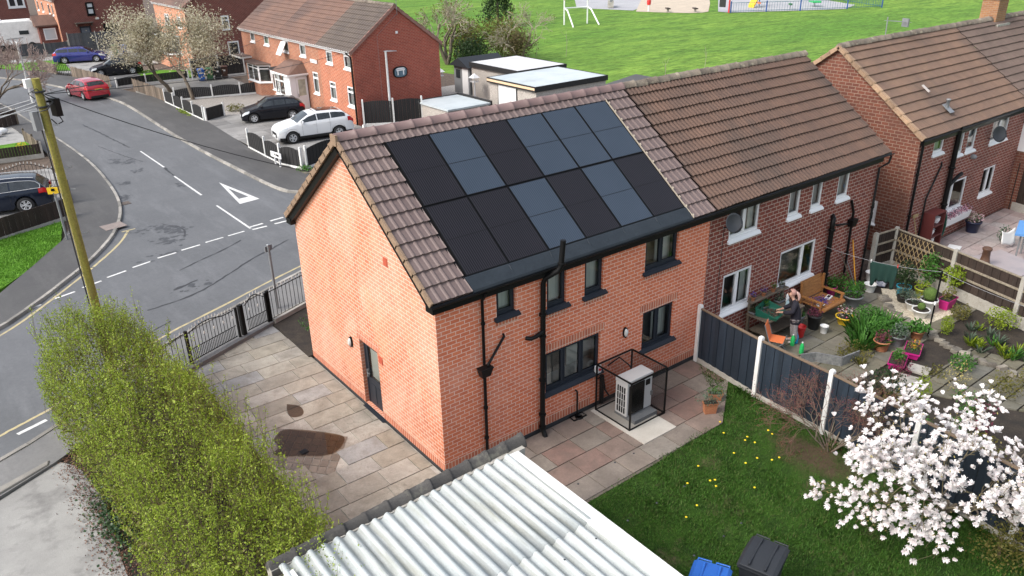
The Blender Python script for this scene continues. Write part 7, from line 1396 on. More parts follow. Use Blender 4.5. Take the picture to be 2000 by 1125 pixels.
# pale blossom trees by the picket fence
def blossom_tree(label, base, d0, h, r, seed, nb, crown_r):
    global rng; random.seed(seed); rng = np.random.default_rng(seed); t_ = thing('blossom_tree', label, 'tree', base); s1, tp = grow(base, d0, h, r, 5, .8, (2, 4), .74, .11, .1); limbs('trunk', s1, M['bark'], t_, (0, 1), n=7); limbs('crown', s1, M['twig_brown'], t_, (2, 3, 4, 5), .012)
    P = [];
    for path, rs, l in s1:
        if l >= 3:
            for _ in range(nb): q = path[0].lerp(path[-1], random.random()); P.append((q.x+random.gauss(0, .16), q.y+random.gauss(0, .16), q.z+random.gauss(0, .16)))
    cl = in_ellipsoid(150, crown_r[0], crown_r[1], .6); cl = cl[rng.integers(0, 150, 9000)]+rng.normal(size=(9000, 3))*.36; P += [tuple(q) for q in cl if q[2] > 1.5]
    leaves('blossom', P, rng.uniform(.07, .15, len(P)), M['blossom'], t_, aspect=.8); return P
P1 = blossom_tree('leaning tree in cream blossom left of its pair', (9.3, 52.4, -.05), (-.3, .1, 1), 2.3, .17, 5, 12, ((8.3, 53.6, 4.1), (3.0, 3.0, 2.3))); P2 = blossom_tree('upright tree in cream blossom by the white-kerbed fence', (9.65, 48.2, -.05), (.05, .1, 1), 2.3, .15, 12, 12, ((10.9, 48.4, 4.1), (2.3, 2.3, 2.3))); print('blossom', len(P1), len(P2))
random.seed(3); rng = np.random.default_rng(3)
# bare pinkish tree at the far left, park-edge trees and scrub
def bare_tree(label, base, d0s, L, r, depth, twig, spread=.7, leafmat=None, ln=3, ls=.1, up=.08, shrink=.74, kids=(2, 4), name='bare_tree', minr=.012, seed=1):
    random.seed(seed); t_ = thing(name, label, 'tree', base); segs, tips = [], []
    for d in d0s: a, b = grow(base, d, L, r, depth, spread, kids, shrink, .13, up); segs += a; tips += b
    limbs('trunk', segs, M['bark'], t_, (0, 1)); limbs('crown', segs, M[twig], t_, tuple(range(2, depth+1)), minr)
    if leafmat: leaves('foliage', [tuple(p+Vector((random.gauss(0, .25), random.gauss(0, .25), random.gauss(0, .25)))) for p, d in tips for _ in range(ln)], rng.uniform(.7, 1.4, len(tips)*ln)*ls, M[leafmat], t_)
    return t_
bare_tree('bare pinkish-brown tree at the far left beside the road', (-2.1, 56.0, -.05), [(.2, .0, 1), (-.3, .1, 1), (.5, -.2, .7), (.2, -.6, .8)], 2.1, .1, 5, 'twig_pink' if M.setdefault('twig_pink', m_surf('pinkish_twig', (.33, .25, .22), (.24, .18, .16), 2, .9)) else '', .8, seed=4, minr=.014)
bare_tree('tall pale weeping willow bare at the park edge', (32.6, 49.2, -.15), [(.0, .1, 1), (-.3, .2, 1), (.3, -.3, 1)], 2.4, .2, 5, 'twig_pale', .75, 'leaf_olive', 2, .16, up=.02, seed=8, minr=.016)
bare_tree('thorny brown bare tree with arching limbs at the field edge', (38.2, 45.8, -.15), [(.3, -.3, 1), (-.2, .2, 1)], 1.9, .15, 5, 'twig_pale', .95, 'leaf_olive', 1, .12, up=.0, seed=14, minr=.014)
for k, (x, y, rx, rz_, nn, mt, lb) in enumerate(((35.5, 50.3, 2.6, 1.9, 4200, 'leaf_olive', 'dense olive-green scrub at the park edge'), (38.6, 49.2, 2.4, 2.0, 3600, 'leaf_olive', 'brownish olive scrub beside the thorny bare tree'), (33.6, 47.0, 1.8, 1.3, 2600, 'leaf_dark', 'low dark scrub behind the grey shed'), (38.6, 46.3, 1.6, 1.5, 2200, 'leaf_brown', 'brown twiggy scrub at the edge of the field'))):
    M.setdefault('leaf_brown', m_leaf('brown_bud_leaf', [(.13, .1, .05), (.2, .16, .08), (.1, .08, .04), (.16, .15, .05)])); bush(lb, (x, y, rz_-.3), (rx, rx, rz_), mt, nn, .2, clump=70)
cf = thing('conifer', 'dark green conifer standing behind the olive scrub', 'tree', (53.5, 69.5, -.15)); mb = MB(); mb.tube([(53.5, 69.5, -.15), (53.5, 69.5, 7)], [.18, .04], 8); mb.build('trunk', M['bark'], cf); hh = rng.random(5200)**.8*7.0; a = rng.uniform(0, 6.283, 5200); rr = (1-hh/7.4)*2.3*(.35+.65*rng.random(5200)**.5)*(1+.25*np.sin(a*5+hh*3)); leaves('crown', np.stack([53.5+rr*np.cos(a), 69.5+rr*np.sin(a), hh+.3], 1), .3, M['leaf_dark'], cf)
for k, (x, y, h_) in enumerate(((41.0, 46.8, 2.6), (43.1, 45.0, 2.2), (39.5, 29.5, 1.6), (46, 31, 1.7), (34.5, 19.2, 1.7), (33.2, 15.6, 1.9), (32.6, 13.2, 1.9))):
    s_ = thing('sapling', 'thin bare sapling standing in the field grass behind the roofs', 'sapling', (x, y, -.15), 0, 'bare saplings along the field edge'); mb = MB(); mb.tube([(x, y, -.15), (x+.1, y, h_*.5), (x+.05, y+.1, h_)], [.025, .018, .008], 4, caps=False); [mb.tube([(x+.06, y, h_*q), (x+random.uniform(-.5, .5), y+random.uniform(-.5, .5), h_*q+.6)], .008, 3, caps=False) for q in (.4, .55, .7)]; mb.build('stem', M['twig_pale'], s_)
# small greens by the walls and fences
for lb, c_, r_, mt, n_, sz in (('small weeds in the soil bed by the front wall', (.9, 8.6, .1), (.5, .7, .16), 'leaf_green', 260, .07), ('yellow forsythia bush far away at the top left', (13.5, 118, 1.2), (.9, .9, 1.0), 'flower_y', 400, .25), ('low green shrub in the gravel garden', (10.5, 41.8, .25), (.7, .5, .3), 'leaf_olive', 500, .1), ('weeds at the foot of the black arched fence', (7.9, 25.0, .1), (.45, .35, .18), 'leaf_green', 260, .09), ('weeds under the white-posted fence near the picket fence', (7.6, 43.6, .08), (.2, 1.6, .14), 'leaf_lime', 300, .1), ('yellow daffodil clump beside the left lawn', (-2.6, 39.6, .25), (.3, .4, .28), 'flower_y', 160, .1)):
    M.setdefault('flower_y', m_leaf('yellow_flower', [(.7, .5, .02), (.8, .6, .05), (.1, .2, .03)])); bush(lb, c_, r_, mt, n_, sz, cat='plant', name='weed_patch' if 'weed' in lb else 'bush', stem=False)
# ================================================================== next-door back garden
GZ = -.1
pot('terracotta trough of trailing plants on the patio corner by the navy fence', (6.52, -2.05, GZ), .14, .17, .3, 'terra', 'leaf_grey', 320, .05, True, rz=R(-30), pr=.42, ph=.22)
pot('second terracotta trough half hidden in grass by the navy fence', (7.1, -1.75, GZ), .14, .17, .2, 'terra', 'leaf_green', 120, .05, True, rz=R(-40), pr=.25, ph=.12)
# potting bench
TB = thing('potting_table', 'old wooden potting table with back shelf against the brick wall', 'table', (11.3, -.5, GZ)); X0, X1, Y0, Y1, Z = 10.35, 12.1, -.92, -.12, .66
mb = MB(); [mb.box(X0, Y0+i*.135, Z, X1, Y0+i*.135+.125, Z+.04) for i in range(6)]; mb.build('table_top', M['grey_wood'], TB)
for x in (X0+.05, X1-.12):
    for y, zt in ((Y0+.03, Z), (Y1-.09, 1.2)): mb = MB(); mb.box(x, y, GZ, x+.08, y+.07, zt-.002); mb.build('leg', M['grey_wood'], TB)
mb = MB(); mb.box(X0, Y1-.2, 1.06, X1, Y1-.01, 1.1); mb.build('shelf', M['grey_wood'], TB); mb = MB(); mb.box(X0+.14, Y0+.1, .15, X1-.14, Y1-.1, .19); mb.build('lower_shelf', M['grey_wood'], TB)
TRY = thing('potting_tray', 'dark green plastic potting tray on the table in front of the person', 'tray', (10.85, -.62, .7), R(15)); mb = MB(); w_, d_ = .36, .3
mb.hexa([(-w_, -d_, .005), (w_, -d_, .005), (w_, d_, .005), (-w_, d_, .005)], [(-w_, -d_, .02), (w_, -d_, .02), (w_, d_, .02), (-w_, d_, .02)]); [mb.hexa(*q) for q in (([(-w_, d_-.02, .02), (w_, d_-.02, .02), (w_, d_, .02), (-w_, d_, .02)], [(-w_, d_+.02, .26), (w_, d_+.02, .26), (w_, d_+.04, .26), (-w_, d_+.04, .26)]), ([(-w_, -d_, .02), (-w_+.02, -d_, .02), (-w_+.02, d_, .02), (-w_, d_, .02)], [(-w_-.03, -d_, .09), (-w_-.01, -d_, .09), (-w_-.01, d_, .26), (-w_-.03, d_, .26)]), ([(w_-.02, -d_, .02), (w_, -d_, .02), (w_, d_, .02), (w_-.02, d_, .02)], [(w_+.01, -d_, .09), (w_+.03, -d_, .09), (w_+.03, d_, .26), (w_+.01, d_, .26)]))]; mb.build('tray', M['green_plastic'], TRY, local=True)
P = np.stack([rng.uniform(-.28, .28, 160), rng.uniform(-.22, .24, 160), np.full(160, .035)], 1); leaves('compost', P+np.array([10.85, -.62, .7]), .07, M['leaf_litter'], TRY, up=.8, aspect=.9)
for k, (x, z, mt, pl, lb) in enumerate(((10.5, 1.1, 'terra', 'leaf_purple', 'small terracotta pot with purple flowers at the near end of the shelf'), (11.0, 1.1, 'terra', 'leaf_purple', 'small terracotta pot of violets in the middle of the shelf'), (11.45, 1.1, 'terra', 'leaf_green', 'terracotta pot of green seedlings on the shelf'), (11.85, 1.1, 'grey_plastic', 'leaf_grey', 'grey pot of pale flowers at the far end of the shelf'))):
    M.setdefault('leaf_purple', m_leaf('purple_petal', [(.06, .03, .3), (.1, .05, .4), (.05, .13, .04)])); pot(lb, (x, -.22, z), .05, .075, .12, mt, pl, 60, .045, pr=.1, ph=.12)
for k, (x, y, mt, lb) in enumerate(((10.55, -.3, 'leaf_dark', 'tray of dark seedlings at the near end of the potting table'), (11.1, -.25, 'leaf_green', 'tray of green seedlings behind the potting tray'), (11.75, -.3, 'leaf_grey', 'tray of pale green seedlings at the far end of the table'))): pot(lb, (x, y, .7), .12, .17, .09, 'grey_plastic', mt, 140, .06, True, pr=.24, ph=.14, name='seed_tray', cat='seed tray')
bt = thing('spray_bottle', 'pale blue spray bottle standing on the potting table', 'bottle', (11.65, -.62, .7)); mb = MB(); mb.lathe([(.05, 0), (.055, .02), (.05, .16), (.02, .2), (.02, .24)], (11.65, -.62, .7), 12); mb.build('bottle_body', m_surf('pale_blue_plastic', (.4, .55, .6), None, rough=.2), bt); mb = MB(); mb.cbox((11.63, -.62, .96), (.1, .03, .05)); mb.build('trigger', M['upvc'], bt)
wc = thing('lantern', 'small white candle lantern on the shelf of the potting table', 'lantern', (11.95, -.4, .7)); mb = MB(); mb.lathe([(.05, 0), (.05, .12), (.03, .2), (.01, .26)], (11.95, -.4, .7), 8); mb.build('lantern_body', M['upvc'], wc)
CH = thing('garden_chair', 'orange and grey folding garden chair behind the navy fence', 'chair', (10.35, -1.25, GZ), R(25)); mb = MB()
for x in (-.24, .24): mb.tube([(x, .25, 0), (x, -.2, .42), (x, -.22, .46)], .015, 6); mb.tube([(x, -.25, 0), (x, .18, .42), (x, .34, .9)], .015, 6)
mb.build('frame', M['grey_plastic'], CH, local=True); mb = MB(); mb.hexa([(-.22, .19, .44), (.22, .19, .44), (.22, .21, .44), (-.22, .21, .44)], [(-.22, .33, .88), (.22, .33, .88), (.22, .35, .88), (-.22, .35, .88)]); mb.build('backrest', M['orange'], CH, local=True, bevel=.01); mb = MB(); mb.box(-.22, -.2, .41, .22, .2, .44); mb.build('seat', M['orange'], CH, local=True, bevel=.01)
# bench
B = thing('garden_bench', 'varnished slatted wooden garden bench under the kitchen window', 'bench', (13.5, -.6, GZ)); bx0, bx1, by0, by1 = 12.9, 14.0, -1.05, -.3; 
for i in range(6):
    pass
mb = MB(); [mb.hexa([(bx0, by1-.03+.02*i, .42+.095*i), (bx1, by1-.03+.02*i, .42+.095*i), (bx1, by1+.0+.02*i, .42+.095*i), (bx0, by1+.0+.02*i, .42+.095*i)], [(bx0, by1-.01+.02*i, .505+.095*i), (bx1, by1-.01+.02*i, .505+.095*i), (bx1, by1+.02+.02*i, .505+.095*i), (bx0, by1+.02+.02*i, .505+.095*i)]) for i in range(6)]
mb.build('backrest', M['bench_wood'], B); mb = MB(); [mb.box(bx0+.02, by0+.02+i*.105, .33, bx1-.02, by0+.115+i*.105, .365) for i in range(7)]; mb.tube([(bx0, by0-.02, .33), (bx1, by0-.02, .33)], .065, 10); mb.build('seat', M['bench_wood'], B)
for x in (bx0-.05, bx1-.02):
    mb = MB(); mb.box(x, by0, .52, x+.07, by1+.05, .57); mb.build('armrest', M['bench_wood'], B)
    for y, zt in ((by0+.03, .515), (by1-.02, .99)): mb = MB(); mb.box(x+.004, y, GZ, x+.064, y+.07, zt); mb.build('leg', M['bench_wood'], B)
lv = thing('lavender_bunch', 'bunch of purple lavender lying on the bench seat', 'plant', (13.3, -.7, .37)); leaves('flowers', np.array([13.3, -.7, .42])+rng.normal(size=(260, 3))*[.17, .12, .035], .05, M['leaf_purple'], lv); leaves('paper', np.array([13.05, -.85, .4])+rng.normal(size=(6, 3))*[.05, .05, .01], .2, M['upvc'], lv, up=1, aspect=.9)
bk = thing('white_box', 'white rectangular box lying on the right of the bench', 'box', (13.72, -.7, .37)); mb = MB(); mb.cbox((13.72, -.72, .4), (.28, .16, .06), .2); mb.build('box_body', M['upvc'], bk, bevel=.01); mb = MB(); mb.cbox((13.72, -.72, .433), (.2, .08, .004), .2); mb.build('box_window', M['black'], bk)
# buckets, pots, bottles
def bucket(label, x, y, r, h, mat, z=GZ, spout=False, cat='bucket', name='bucket', handle=True):
    b = thing(name, label, cat, (x, y, z)); mb = MB(); mb.lathe([(r*.75, 0), (r*.98, h*.9), (r*1.06, h*.92), (r*1.06, h), (r*.96, h), (r*.72, .03), (.001, .03)], (x, y, z), 18, caps=False); mb.build('bucket_body', M[mat], b)
    if handle: mb = MB(); mb.tube([(x-r, y, z+h*.95), (x-r*.9, y-r*.6, z+h*.8), (x, y-r*1.05, z+h*.72), (x+r*.9, y-r*.6, z+h*.8), (x+r, y, z+h*.95)], .008, 5); mb.build('handle', M['steel' if mat != 'red' else 'red'], b)
    if spout: mb = MB(); mb.tube([(x-r*.8, y, z+h*.2), (x-r*1.6, y-.02, z+h*.6), (x-r*2.1, y-.02, z+h*1.05)], .022, 7); mb.build('spout', M[mat], b)
    return b
bucket('small white bucket standing on the paving near the person', 12.42, -1.45, .12, .24, 'white_plastic_pot'); bucket('large white tub on the paving beside the washing', 16.15, -.75, .19, .27, 'white_plastic_pot'); bucket('white tub at the far corner by the brown fence', 17.0, .05-.35, .19, .3, 'white_plastic_pot', handle=False)
bucket('red watering can on the paving behind the person', 11.7, -1.12, .15, .34, 'red', spout=True, cat='watering can', name='watering_can')
pot('yellow bowl pot with pink and white flowers', (13.4, -1.5, GZ), .16, .25, .26, 'yellow', 'flower_pink' if M.setdefault('flower_pink', m_leaf('pink_white_flower', [(.8, .15, .35), (.8, .75, .7), (.05, .14, .04), (.04, .1, .03)])) else '', 150, .07); pot('tall black pot with dark red plant beside the bench', (12.45, -1.08, GZ), .15, .2, .45, 'black_bin', 'leaf_redp' if M.setdefault('leaf_redp', m_leaf('dark_red_leaf', [(.15, .03, .06), (.25, .06, .1), (.08, .04, .04)])) else '', 150, .07, ph=.15)
pot('grey pot with white flowers between person and bench', (12.15, -.72, GZ), .13, .18, .4, 'grey_plastic', 'leaf_green', 200, .07); pot('small terracotta pot under the bench arm', (13.85, -1.15, GZ), .08, .11, .2, 'terra'); pot('large grey stone bowl of mixed greens beside the bench', (14.75, -.95, GZ), .2, .3, .36, 'grey_plastic', 'leaf_green', 420, .08, pr=.38, ph=.34)
pot('pink pot with climbing plant against the wall', (14.75, -.2, .0), .12, .17, .3, 'pink', 'leaf_green', 200, .08, ph=.25); pot('small pink pot at the foot of the waste pipe', (15.4, -.25, GZ), .1, .14, .24, 'pink', 'leaf_redp', 160, .07, ph=.3)
pot('turquoise glazed pot on the white pebbles', (16.65, -1.6, GZ), .17, .22, .34, 'teal', 'leaf_dark', 380, .09, pr=.35, ph=.5); pot('lime green pot on the white pebbles', (16.95, -2.05, GZ), .18, .23, .34, 'lime', 'leaf_lime', 120, .07, ph=.15); pot('tall white pot with round clipped shrub', (16.05, -2.7, GZ), .17, .25, .45, 'white_plastic_pot', ball=.22); pot('white bowl with small clipped ball', (15.5, -2.75, GZ), .14, .25, .3, 'white_plastic_pot', ball=.12); pot('low white bowl of grey-green plants on the pebbles', (15.85, -2.35, GZ), .16, .24, .28, 'white_plastic_pot', 'leaf_grey', 300, .06, pr=.3, ph=.24); pot('magenta square planter by the brown fence', (16.75, -2.95, GZ), .2, .3, .36, 'pink', 'leaf_olive', 160, .08, True, pr=.3, ph=.2)
pot('dark low pot of grey plants on the pebble edge', (16.2, -1.85, GZ), .16, .2, .2, 'black_bin', 'leaf_grey', 260, .07, pr=.26, ph=.22); pot('grey bucket pot beside the leafy bed', (13.35, -3.2, GZ), .14, .19, .3, 'grey_plastic', 'leaf_grey', 240, .08, pr=.28, ph=.25); pot('second grey bucket pot next to the first', (13.65, -3.1, GZ), .13, .18, .28, 'grey_plastic', 'leaf_green', 240, .09, pr=.26, ph=.22); pot('terracotta pot of fleshy green leaves near the path', (14.15, -3.35, GZ), .14, .19, .26, 'terra', 'leaf_green', 260, .12, pr=.34, ph=.2); pot('terracotta pot in front of the leafy bed', (12.75, -3.05, GZ), .17, .22, .3, 'terra', 'leaf_redp', 150, .07)
pot('magenta trough of orange pansies beside the steps', (13.15, -3.75, GZ), .3, .36, .2, 'pink', 'flower_orange' if M.setdefault('flower_orange', m_leaf('orange_flower', [(.8, .4, .03), (.05, .14, .03), (.07, .18, .04), (.5, .05, .15)])) else '', 260, .06, True, rz=R(20), pr=.34, ph=.14); pot('magenta trough of green shoots lower on the steps', (12.25, -3.8, GZ), .3, .36, .2, 'pink', 'leaf_green', 260, .07, True, rz=R(20), pr=.34, ph=.18)
for k, (x, y, lb, mt) in enumerate(((11.25, -1.3, 'blue and green plastic bottles standing at the person\'s feet', 'bottle_blue'), (10.85, -1.75, 'green plastic bottle beside the navy fence', 'bottle_green'), (11.05, -1.32, 'bright green bottle next to the blue one', 'bottle_green'))): b = thing('plastic_bottle', lb if k else 'blue plastic bottle standing at the feet of the person', 'bottle', (x, y, GZ)); mb = MB(); mb.lathe([(.06, 0), (.065, .03), (.06, .24), (.03, .31), (.02, .33)], (x, y, GZ), 10); mb.build('bottle_body', M[mt], b); mb = MB(); mb.lathe([(.022, .33), (.022, .36)], (x, y, GZ), 8); mb.build('cap', M['upvc'], b)
bx = thing('storage_bag', 'navy and white bag lying by the white tub at the far corner', 'bag', (16.9, -.75, GZ)); mb = MB(); mb.cbox((16.9, -.75, GZ+.11), (.42, .3, .22), .3); mb.build('bag_body', M['leaf_navy'] if M.setdefault('leaf_navy', m_surf('navy_white_print', (.02, .03, .12), (.5, .52, .58), 9, .6)) else None, bx, bevel=.05)
sk = thing('plastic_sack', 'crumpled translucent grey sack by the brown fence', 'sack', (16.95, -.35, GZ)); mb = MB(); mb.ball((17.2, -.55, GZ+.16), .2, 12, 8, (1, .8, .9)); mb.build('sack_body', m_surf('grey_sack', (.24, .24, .25), (.36, .36, .37), 6, .5, bump=1, bscale=12), sk)
for k, (p, q, mt, lb, nm) in enumerate((((16.0, -.35, GZ), (15.9, -.03, 1.55), 'orange_pole', 'orange broom handle leaning against the brick wall', 'broom'), ((15.75, -.45, GZ), (15.3, -.03, 1.25), 'grey_wood', 'thin wooden stick leaning beside the orange handle', 'stick'), ((15.95, -.4, GZ), (15.65, -.03, 1.0), 'steel', 'grey metal tool leaning against the wall', 'garden_tool'))):
    b = thing(nm, lb, 'tool', p); mb = MB(); mb.tube([p, q], .022 if k == 0 else .015, 6); mb.build('handle', M[mt], b); mb = MB(); mb.cbox((p[0], p[1], p[2]+.03), (.26, .06, .06)); mb.build('tool_head', M['black'], b)
# washing line with a green garment
WP = thing('washing_line_post', 'slim dark washing line post at the pebble edge', 'post', (14.58, -3.48, GZ)); mb = MB(); mb.tube([(14.58, -3.48, GZ), (14.58, -3.48, 1.95)], .025, 8); mb.build('post', M['iron'], WP); mb = MB(); mb.lathe([(.028, -.06), (.032, 0), (.028, .06)], (14.58, -3.48, .95), 8); mb.build('collar', M['upvc'], WP)
la, lb_, lc = Vector((14.25, -.02, 1.75)), Vector((14.58, -3.48, 1.93)), Vector((14.2, -8.2, 1.85)); mb = MB(); mb.tube([la.lerp(lb_, i/10)-Vector((0, 0, .14*4*(i/10)*(1-i/10))) for i in range(11)]+[lb_.lerp(lc, i/10)-Vector((0, 0, .15*4*(i/10)*(1-i/10))) for i in range(1, 11)], .0055, 5); ln_ = mb.build('washing_line', M['wire_grey']); tag(ln_, 'white washing line from the house wall past the post', 'washing line')
GR = thing('hanging_garment', 'dark green fleece top hanging from the washing line', 'clothing', (14.4, -1.8, 1.6)); mb = MB(); lf = lambda t_: la.lerp(lb_, t_)-Vector((0, 0, .14*4*t_*(1-t_)))
n, m_ = 18, 10; vs = []
for i in range(n+1):
    t_ = .42+.24*i/n; p = lf(t_); u = i/n; ln2 = (.62 if .22 < u < .8 else .78)*(1+.07*math.sin(i*2.1)); ln2 = .78 if u <= .2 or u >= .82 else .6
    for j in range(m_+1): v = j/m_; vs.append(p+Vector((.05*math.sin(i*1.3+v*2)*v+.05*v, .12*(u-.5)*v, -ln2*v)))
mb.add(vs, [(i*(m_+1)+j, i*(m_+1)+j+1, (i+1)*(m_+1)+j+1, (i+1)*(m_+1)+j) for i in range(n) for j in range(m_)], True); o = mb.build('cloth', M['cloth_green'], GR); sm = o.modifiers.new('thick', 'SOLIDIFY'); sm.thickness = .015
for t_, mt in ((.43, 'upvc'), (.655, 'red')): p = lf(t_); mb = MB(); mb.cbox(p, (.03, .02, .1)); mb.build('clothes_peg', M[mt], GR)
pg = thing('clothes_peg', 'pink plastic peg left alone on the washing line', 'peg', tuple(lb_.lerp(lc, .55)-Vector((0, 0, .15)))); p = Vector(pg.location); mb = MB(); mb.cbox(p+Vector((0, 0, -.03)), (.03, .07, .12)); mb.build('peg_body', M['flower_p'] if M.setdefault('flower_p', plain('pink_plastic', (.8, .25, .35), .5)) else None, pg)
# trellis
TR = thing('trellis', 'diamond willow trellis against the brown fence', 'trellis', (18.0, -1.0, .2)); f = Fr((18.15, -.45), (17.85, -1.9)); mb = MB()
for i in range(-7, 10):
    for s_ in (1, -1):
        pts_ = [];
        for q in range(21): z = 1.25*q/20; u = i*.17+s_*z*.55+(.0 if s_ > 0 else .6); 
        for z in np.linspace(0, 1.2, 13):
            u = i*.17+s_*z*.55+(0 if s_ > 0 else .55)
            if 0 <= u <= 1.45: pts_.append(f.P(u, .06, .2+z))
        if len(pts_) > 1: mb.tube(pts_, .012, 4, caps=False)
mb.build('lattice', M['trel'] if M.setdefault('trel', plain('willow_lattice', (.33, .24, .12), .8)) else None, TR)
# planting
for k, (x, y, n_, L_, w_, mt, lb) in enumerate(((13.2, -2.3, 120, .75, .05, 'leaf_green', 'big clump of strappy green leaves in the middle bed'), (12.55, -2.6, 110, .65, .05, 'leaf_green', 'second strappy clump nearer the navy fence'), (14.1, -2.35, 110, .6, .05, 'leaf_green', 'strappy clump at the far end of the leafy bed'), (15.2, -4.4, 26, .4, .04, 'leaf_grey', 'grey-green leek-like plant in the dark soil bed'), (15.6, -5.0, 26, .42, .04, 'leaf_grey', 'second leek-like plant in the dark soil bed'), (15.1, -5.6, 30, .4, .04, 'leaf_green', 'green leafy plant at the near end of the soil bed'), (15.9, -4.1, 24, .35, .035, 'leaf_grey', 'small blue-green plant behind the leeks'), (15.9, -5.9, 30, .45, .035, 'leaf_green', 'arching green plant by the concrete fence foot'), (16.1, -6.3, 34, .5, .035, 'leaf_green', 'tall leafy plant at the right end of the bed'), (11.5, -3.2, 40, .35, .03, 'leaf_olive', 'olive tufted plant beside the silver edging'))):
    strap_plant(lb, (x, y, -.12), n_, L_, w_, mt, .75, rad=.35 if n_ > 60 else .08)
for lb, c_, r_, mt, n_, sz in (('bright green leafy perennial over the strappy leaves', (13.2, -2.75, .3), (.42, .42, .36), 'leaf_green', 700, .08), ('rounded green perennial at the back of the leafy bed', (13.75, -2.0, .25), (.5, .4, .34), 'leaf_green', 700, .08), ('low mixed green weeds beside the silver edging', (11.9, -2.75, .05), (.6, .5, .22), 'leaf_olive', 500, .07), ('bright lime conifer cone at the bed corner', (15.05, -3.75, .2), (.2, .2, .33), 'leaf_lime', 700, .05), ('yellow-green shrub against the brown fence foot', (16.6, -4.6, .25), (.4, .5, .36), 'leaf_lime', 700, .07), ('bronze and green grass clump by the pebbles', (16.35, -3.55, .15), (.4, .3, .25), 'leaf_olive', 420, .07), ('green climbing shrub beside the trellis', (17.6, -1.9, .7), (.35, .35, .6), 'leaf_green', 500, .09), ('lime leafed rose in front of the concrete post', (17.35, -2.75, .75), (.35, .35, .4), 'leaf_lime', 330, .1), ('dark green shrub under the trellis', (17.4, -1.25, .35), (.35, .4, .5), 'leaf_dark', 420, .08), ('greenery tangled along the brick wall by the pipes', (15.1, -.3, .25), (.55, .25, .45), 'leaf_green', 420, .07), ('red-stemmed low shrub on the garden steps', (11.9, -4.1, .1), (.35, .3, .25), 'leaf_redp', 260, .06), ('small bright conifer behind the magnolia', (10.9, -5.1, .3), (.25, .25, .42), 'leaf_lime', 500, .06), ('golden-tipped shrub behind the magnolia by the path', (12.9, -6.3, .2), (.5, .5, .35), 'leaf_olive', 600, .06), ('low dark hedge plant beside the steps', (10.8, -4.3, .2), (.55, .4, .4), 'leaf_dark', 700, .07), ('tall seed-headed perennial behind the magnolia top', (12.2, -5.4, .3), (.4, .35, .5), 'bud', 160, .06), ('spreading green plant between path and dark bed', (13.4, -5.0, .1), (.4, .35, .25), 'leaf_green', 300, .09), ('feathery olive plant at the end of the path', (13.9, -6.6, .2), (.45, .4, .35), 'leaf_olive', 420, .07), ('dark leafy plant near the steps behind the bare shrub', (9.6, -4.0, .15), (.5, .45, .35), 'leaf_dark', 420, .09), ('mid-green clump against the far side of the navy fence', (9.0, -2.6, .05), (.45, .5, .25), 'leaf_green', 360, .08), ('green plant cluster behind the second white post', (9.3, -5.6, .25), (.5, .6, .45), 'leaf_green', 500, .09), ('leafy plant along the navy fence behind the magnolia', (9.2, -7.2, .3), (.6, .6, .5), 'leaf_olive', 500, .09), ('golden tufted plant near the right picture edge', (14.6, -7.2, .2), (.4, .4, .35), 'bud', 220, .08), ('leafy greens sprouting at the right picture edge', (16.3, -7.0, .1), (.5, .5, .3), 'leaf_green', 400, .08)):
    bush(lb, c_, r_, mt, n_, sz, cat='plant', name='garden_plant', stem=False)
for k in range(18):
    x, y = 14.6+random.uniform(0, 1.6), random.uniform(-6.6, -3.9)
    strap_plant('small green seedling tuft in the dark soil bed by the brown fence', (x, y, -.12), 16, random.uniform(.2, .42), .04, random.choice(('leaf_green', 'leaf_grey', 'leaf_lime')), .8, name='seedling', group='seedling tufts in the dark soil bed')
for k in range(16):
    x, y = random.uniform(8.9, 12.6), random.uniform(-6.8, -3.9)
    bush('low mixed weeds on the bare soil between path and navy fence', (x, y, -.02), (random.uniform(.2, .45), random.uniform(.2, .4), random.uniform(.08, .22)), random.choice(('leaf_green', 'leaf_olive', 'leaf_redp', 'leaf_dark')), 150, .07, cat='plant', name='weed_clump', stem=False, group='weeds on the soil beyond the navy fence')
rk = thing('edging_stones', 'row of rough rockery stones edging the pebbles and dark soil bed', 'edging', (15, -3.5, GZ)); mb = MB()
for i, (x, y) in enumerate(smooth([(16.0, -1.3), (15.3, -1.9), (14.9, -2.7), (14.9, -3.3), (14.4, -3.9), (14.2, -4.8), (14.2, -5.8), (14.0, -7)], 2)): mb.cbox((x+random.gauss(0, .03), y+random.gauss(0, .03), GZ+.02), (random.uniform(.22, .36), random.uniform(.14, .2), .12), random.uniform(0, 3), .1, .1)
mb.build('stone_row', m_surf('rockery_stone', (.24, .22, .18), (.15, .13, .11), 4, .9, fine=30, isl=.4), rk, bevel=.02, kind='stuff')
sv = thing('edging_sheet', 'bent silver foil edging sheet around the weedy bed', 'edging', (11.2, -2.8, GZ)); mb = MB(); zz = [(10.35, -2.05), (10.75, -2.25), (11.05, -2.85), (11.75, -2.95)]
for a, b in zip(zz, zz[1:]): f = Fr(a, b); f.box(mb, 0, f.L, -.02, .02, GZ, .18)
mb.build('sheet', M['steel_b'] if M.setdefault('steel_b', m_surf('crumpled_foil', (.4, .41, .42), (.24, .25, .26), 9, .35, metal=.5)) else None, sv)
for k, (x, y) in enumerate(((12.45, -4.3), (11.75, -4.35), (11.1, -4.4))):
    s_ = thing('step_slab', 'pale concrete step slab between the magenta troughs', 'step', (x, y, GZ), R(15), 'garden step slabs'); mb = MB(); mb.cbox((0, 0, .02-.02*k), (.45, .55, .07)); mb.build('slab', M['conc_pale'], s_, local=True, bevel=.01)
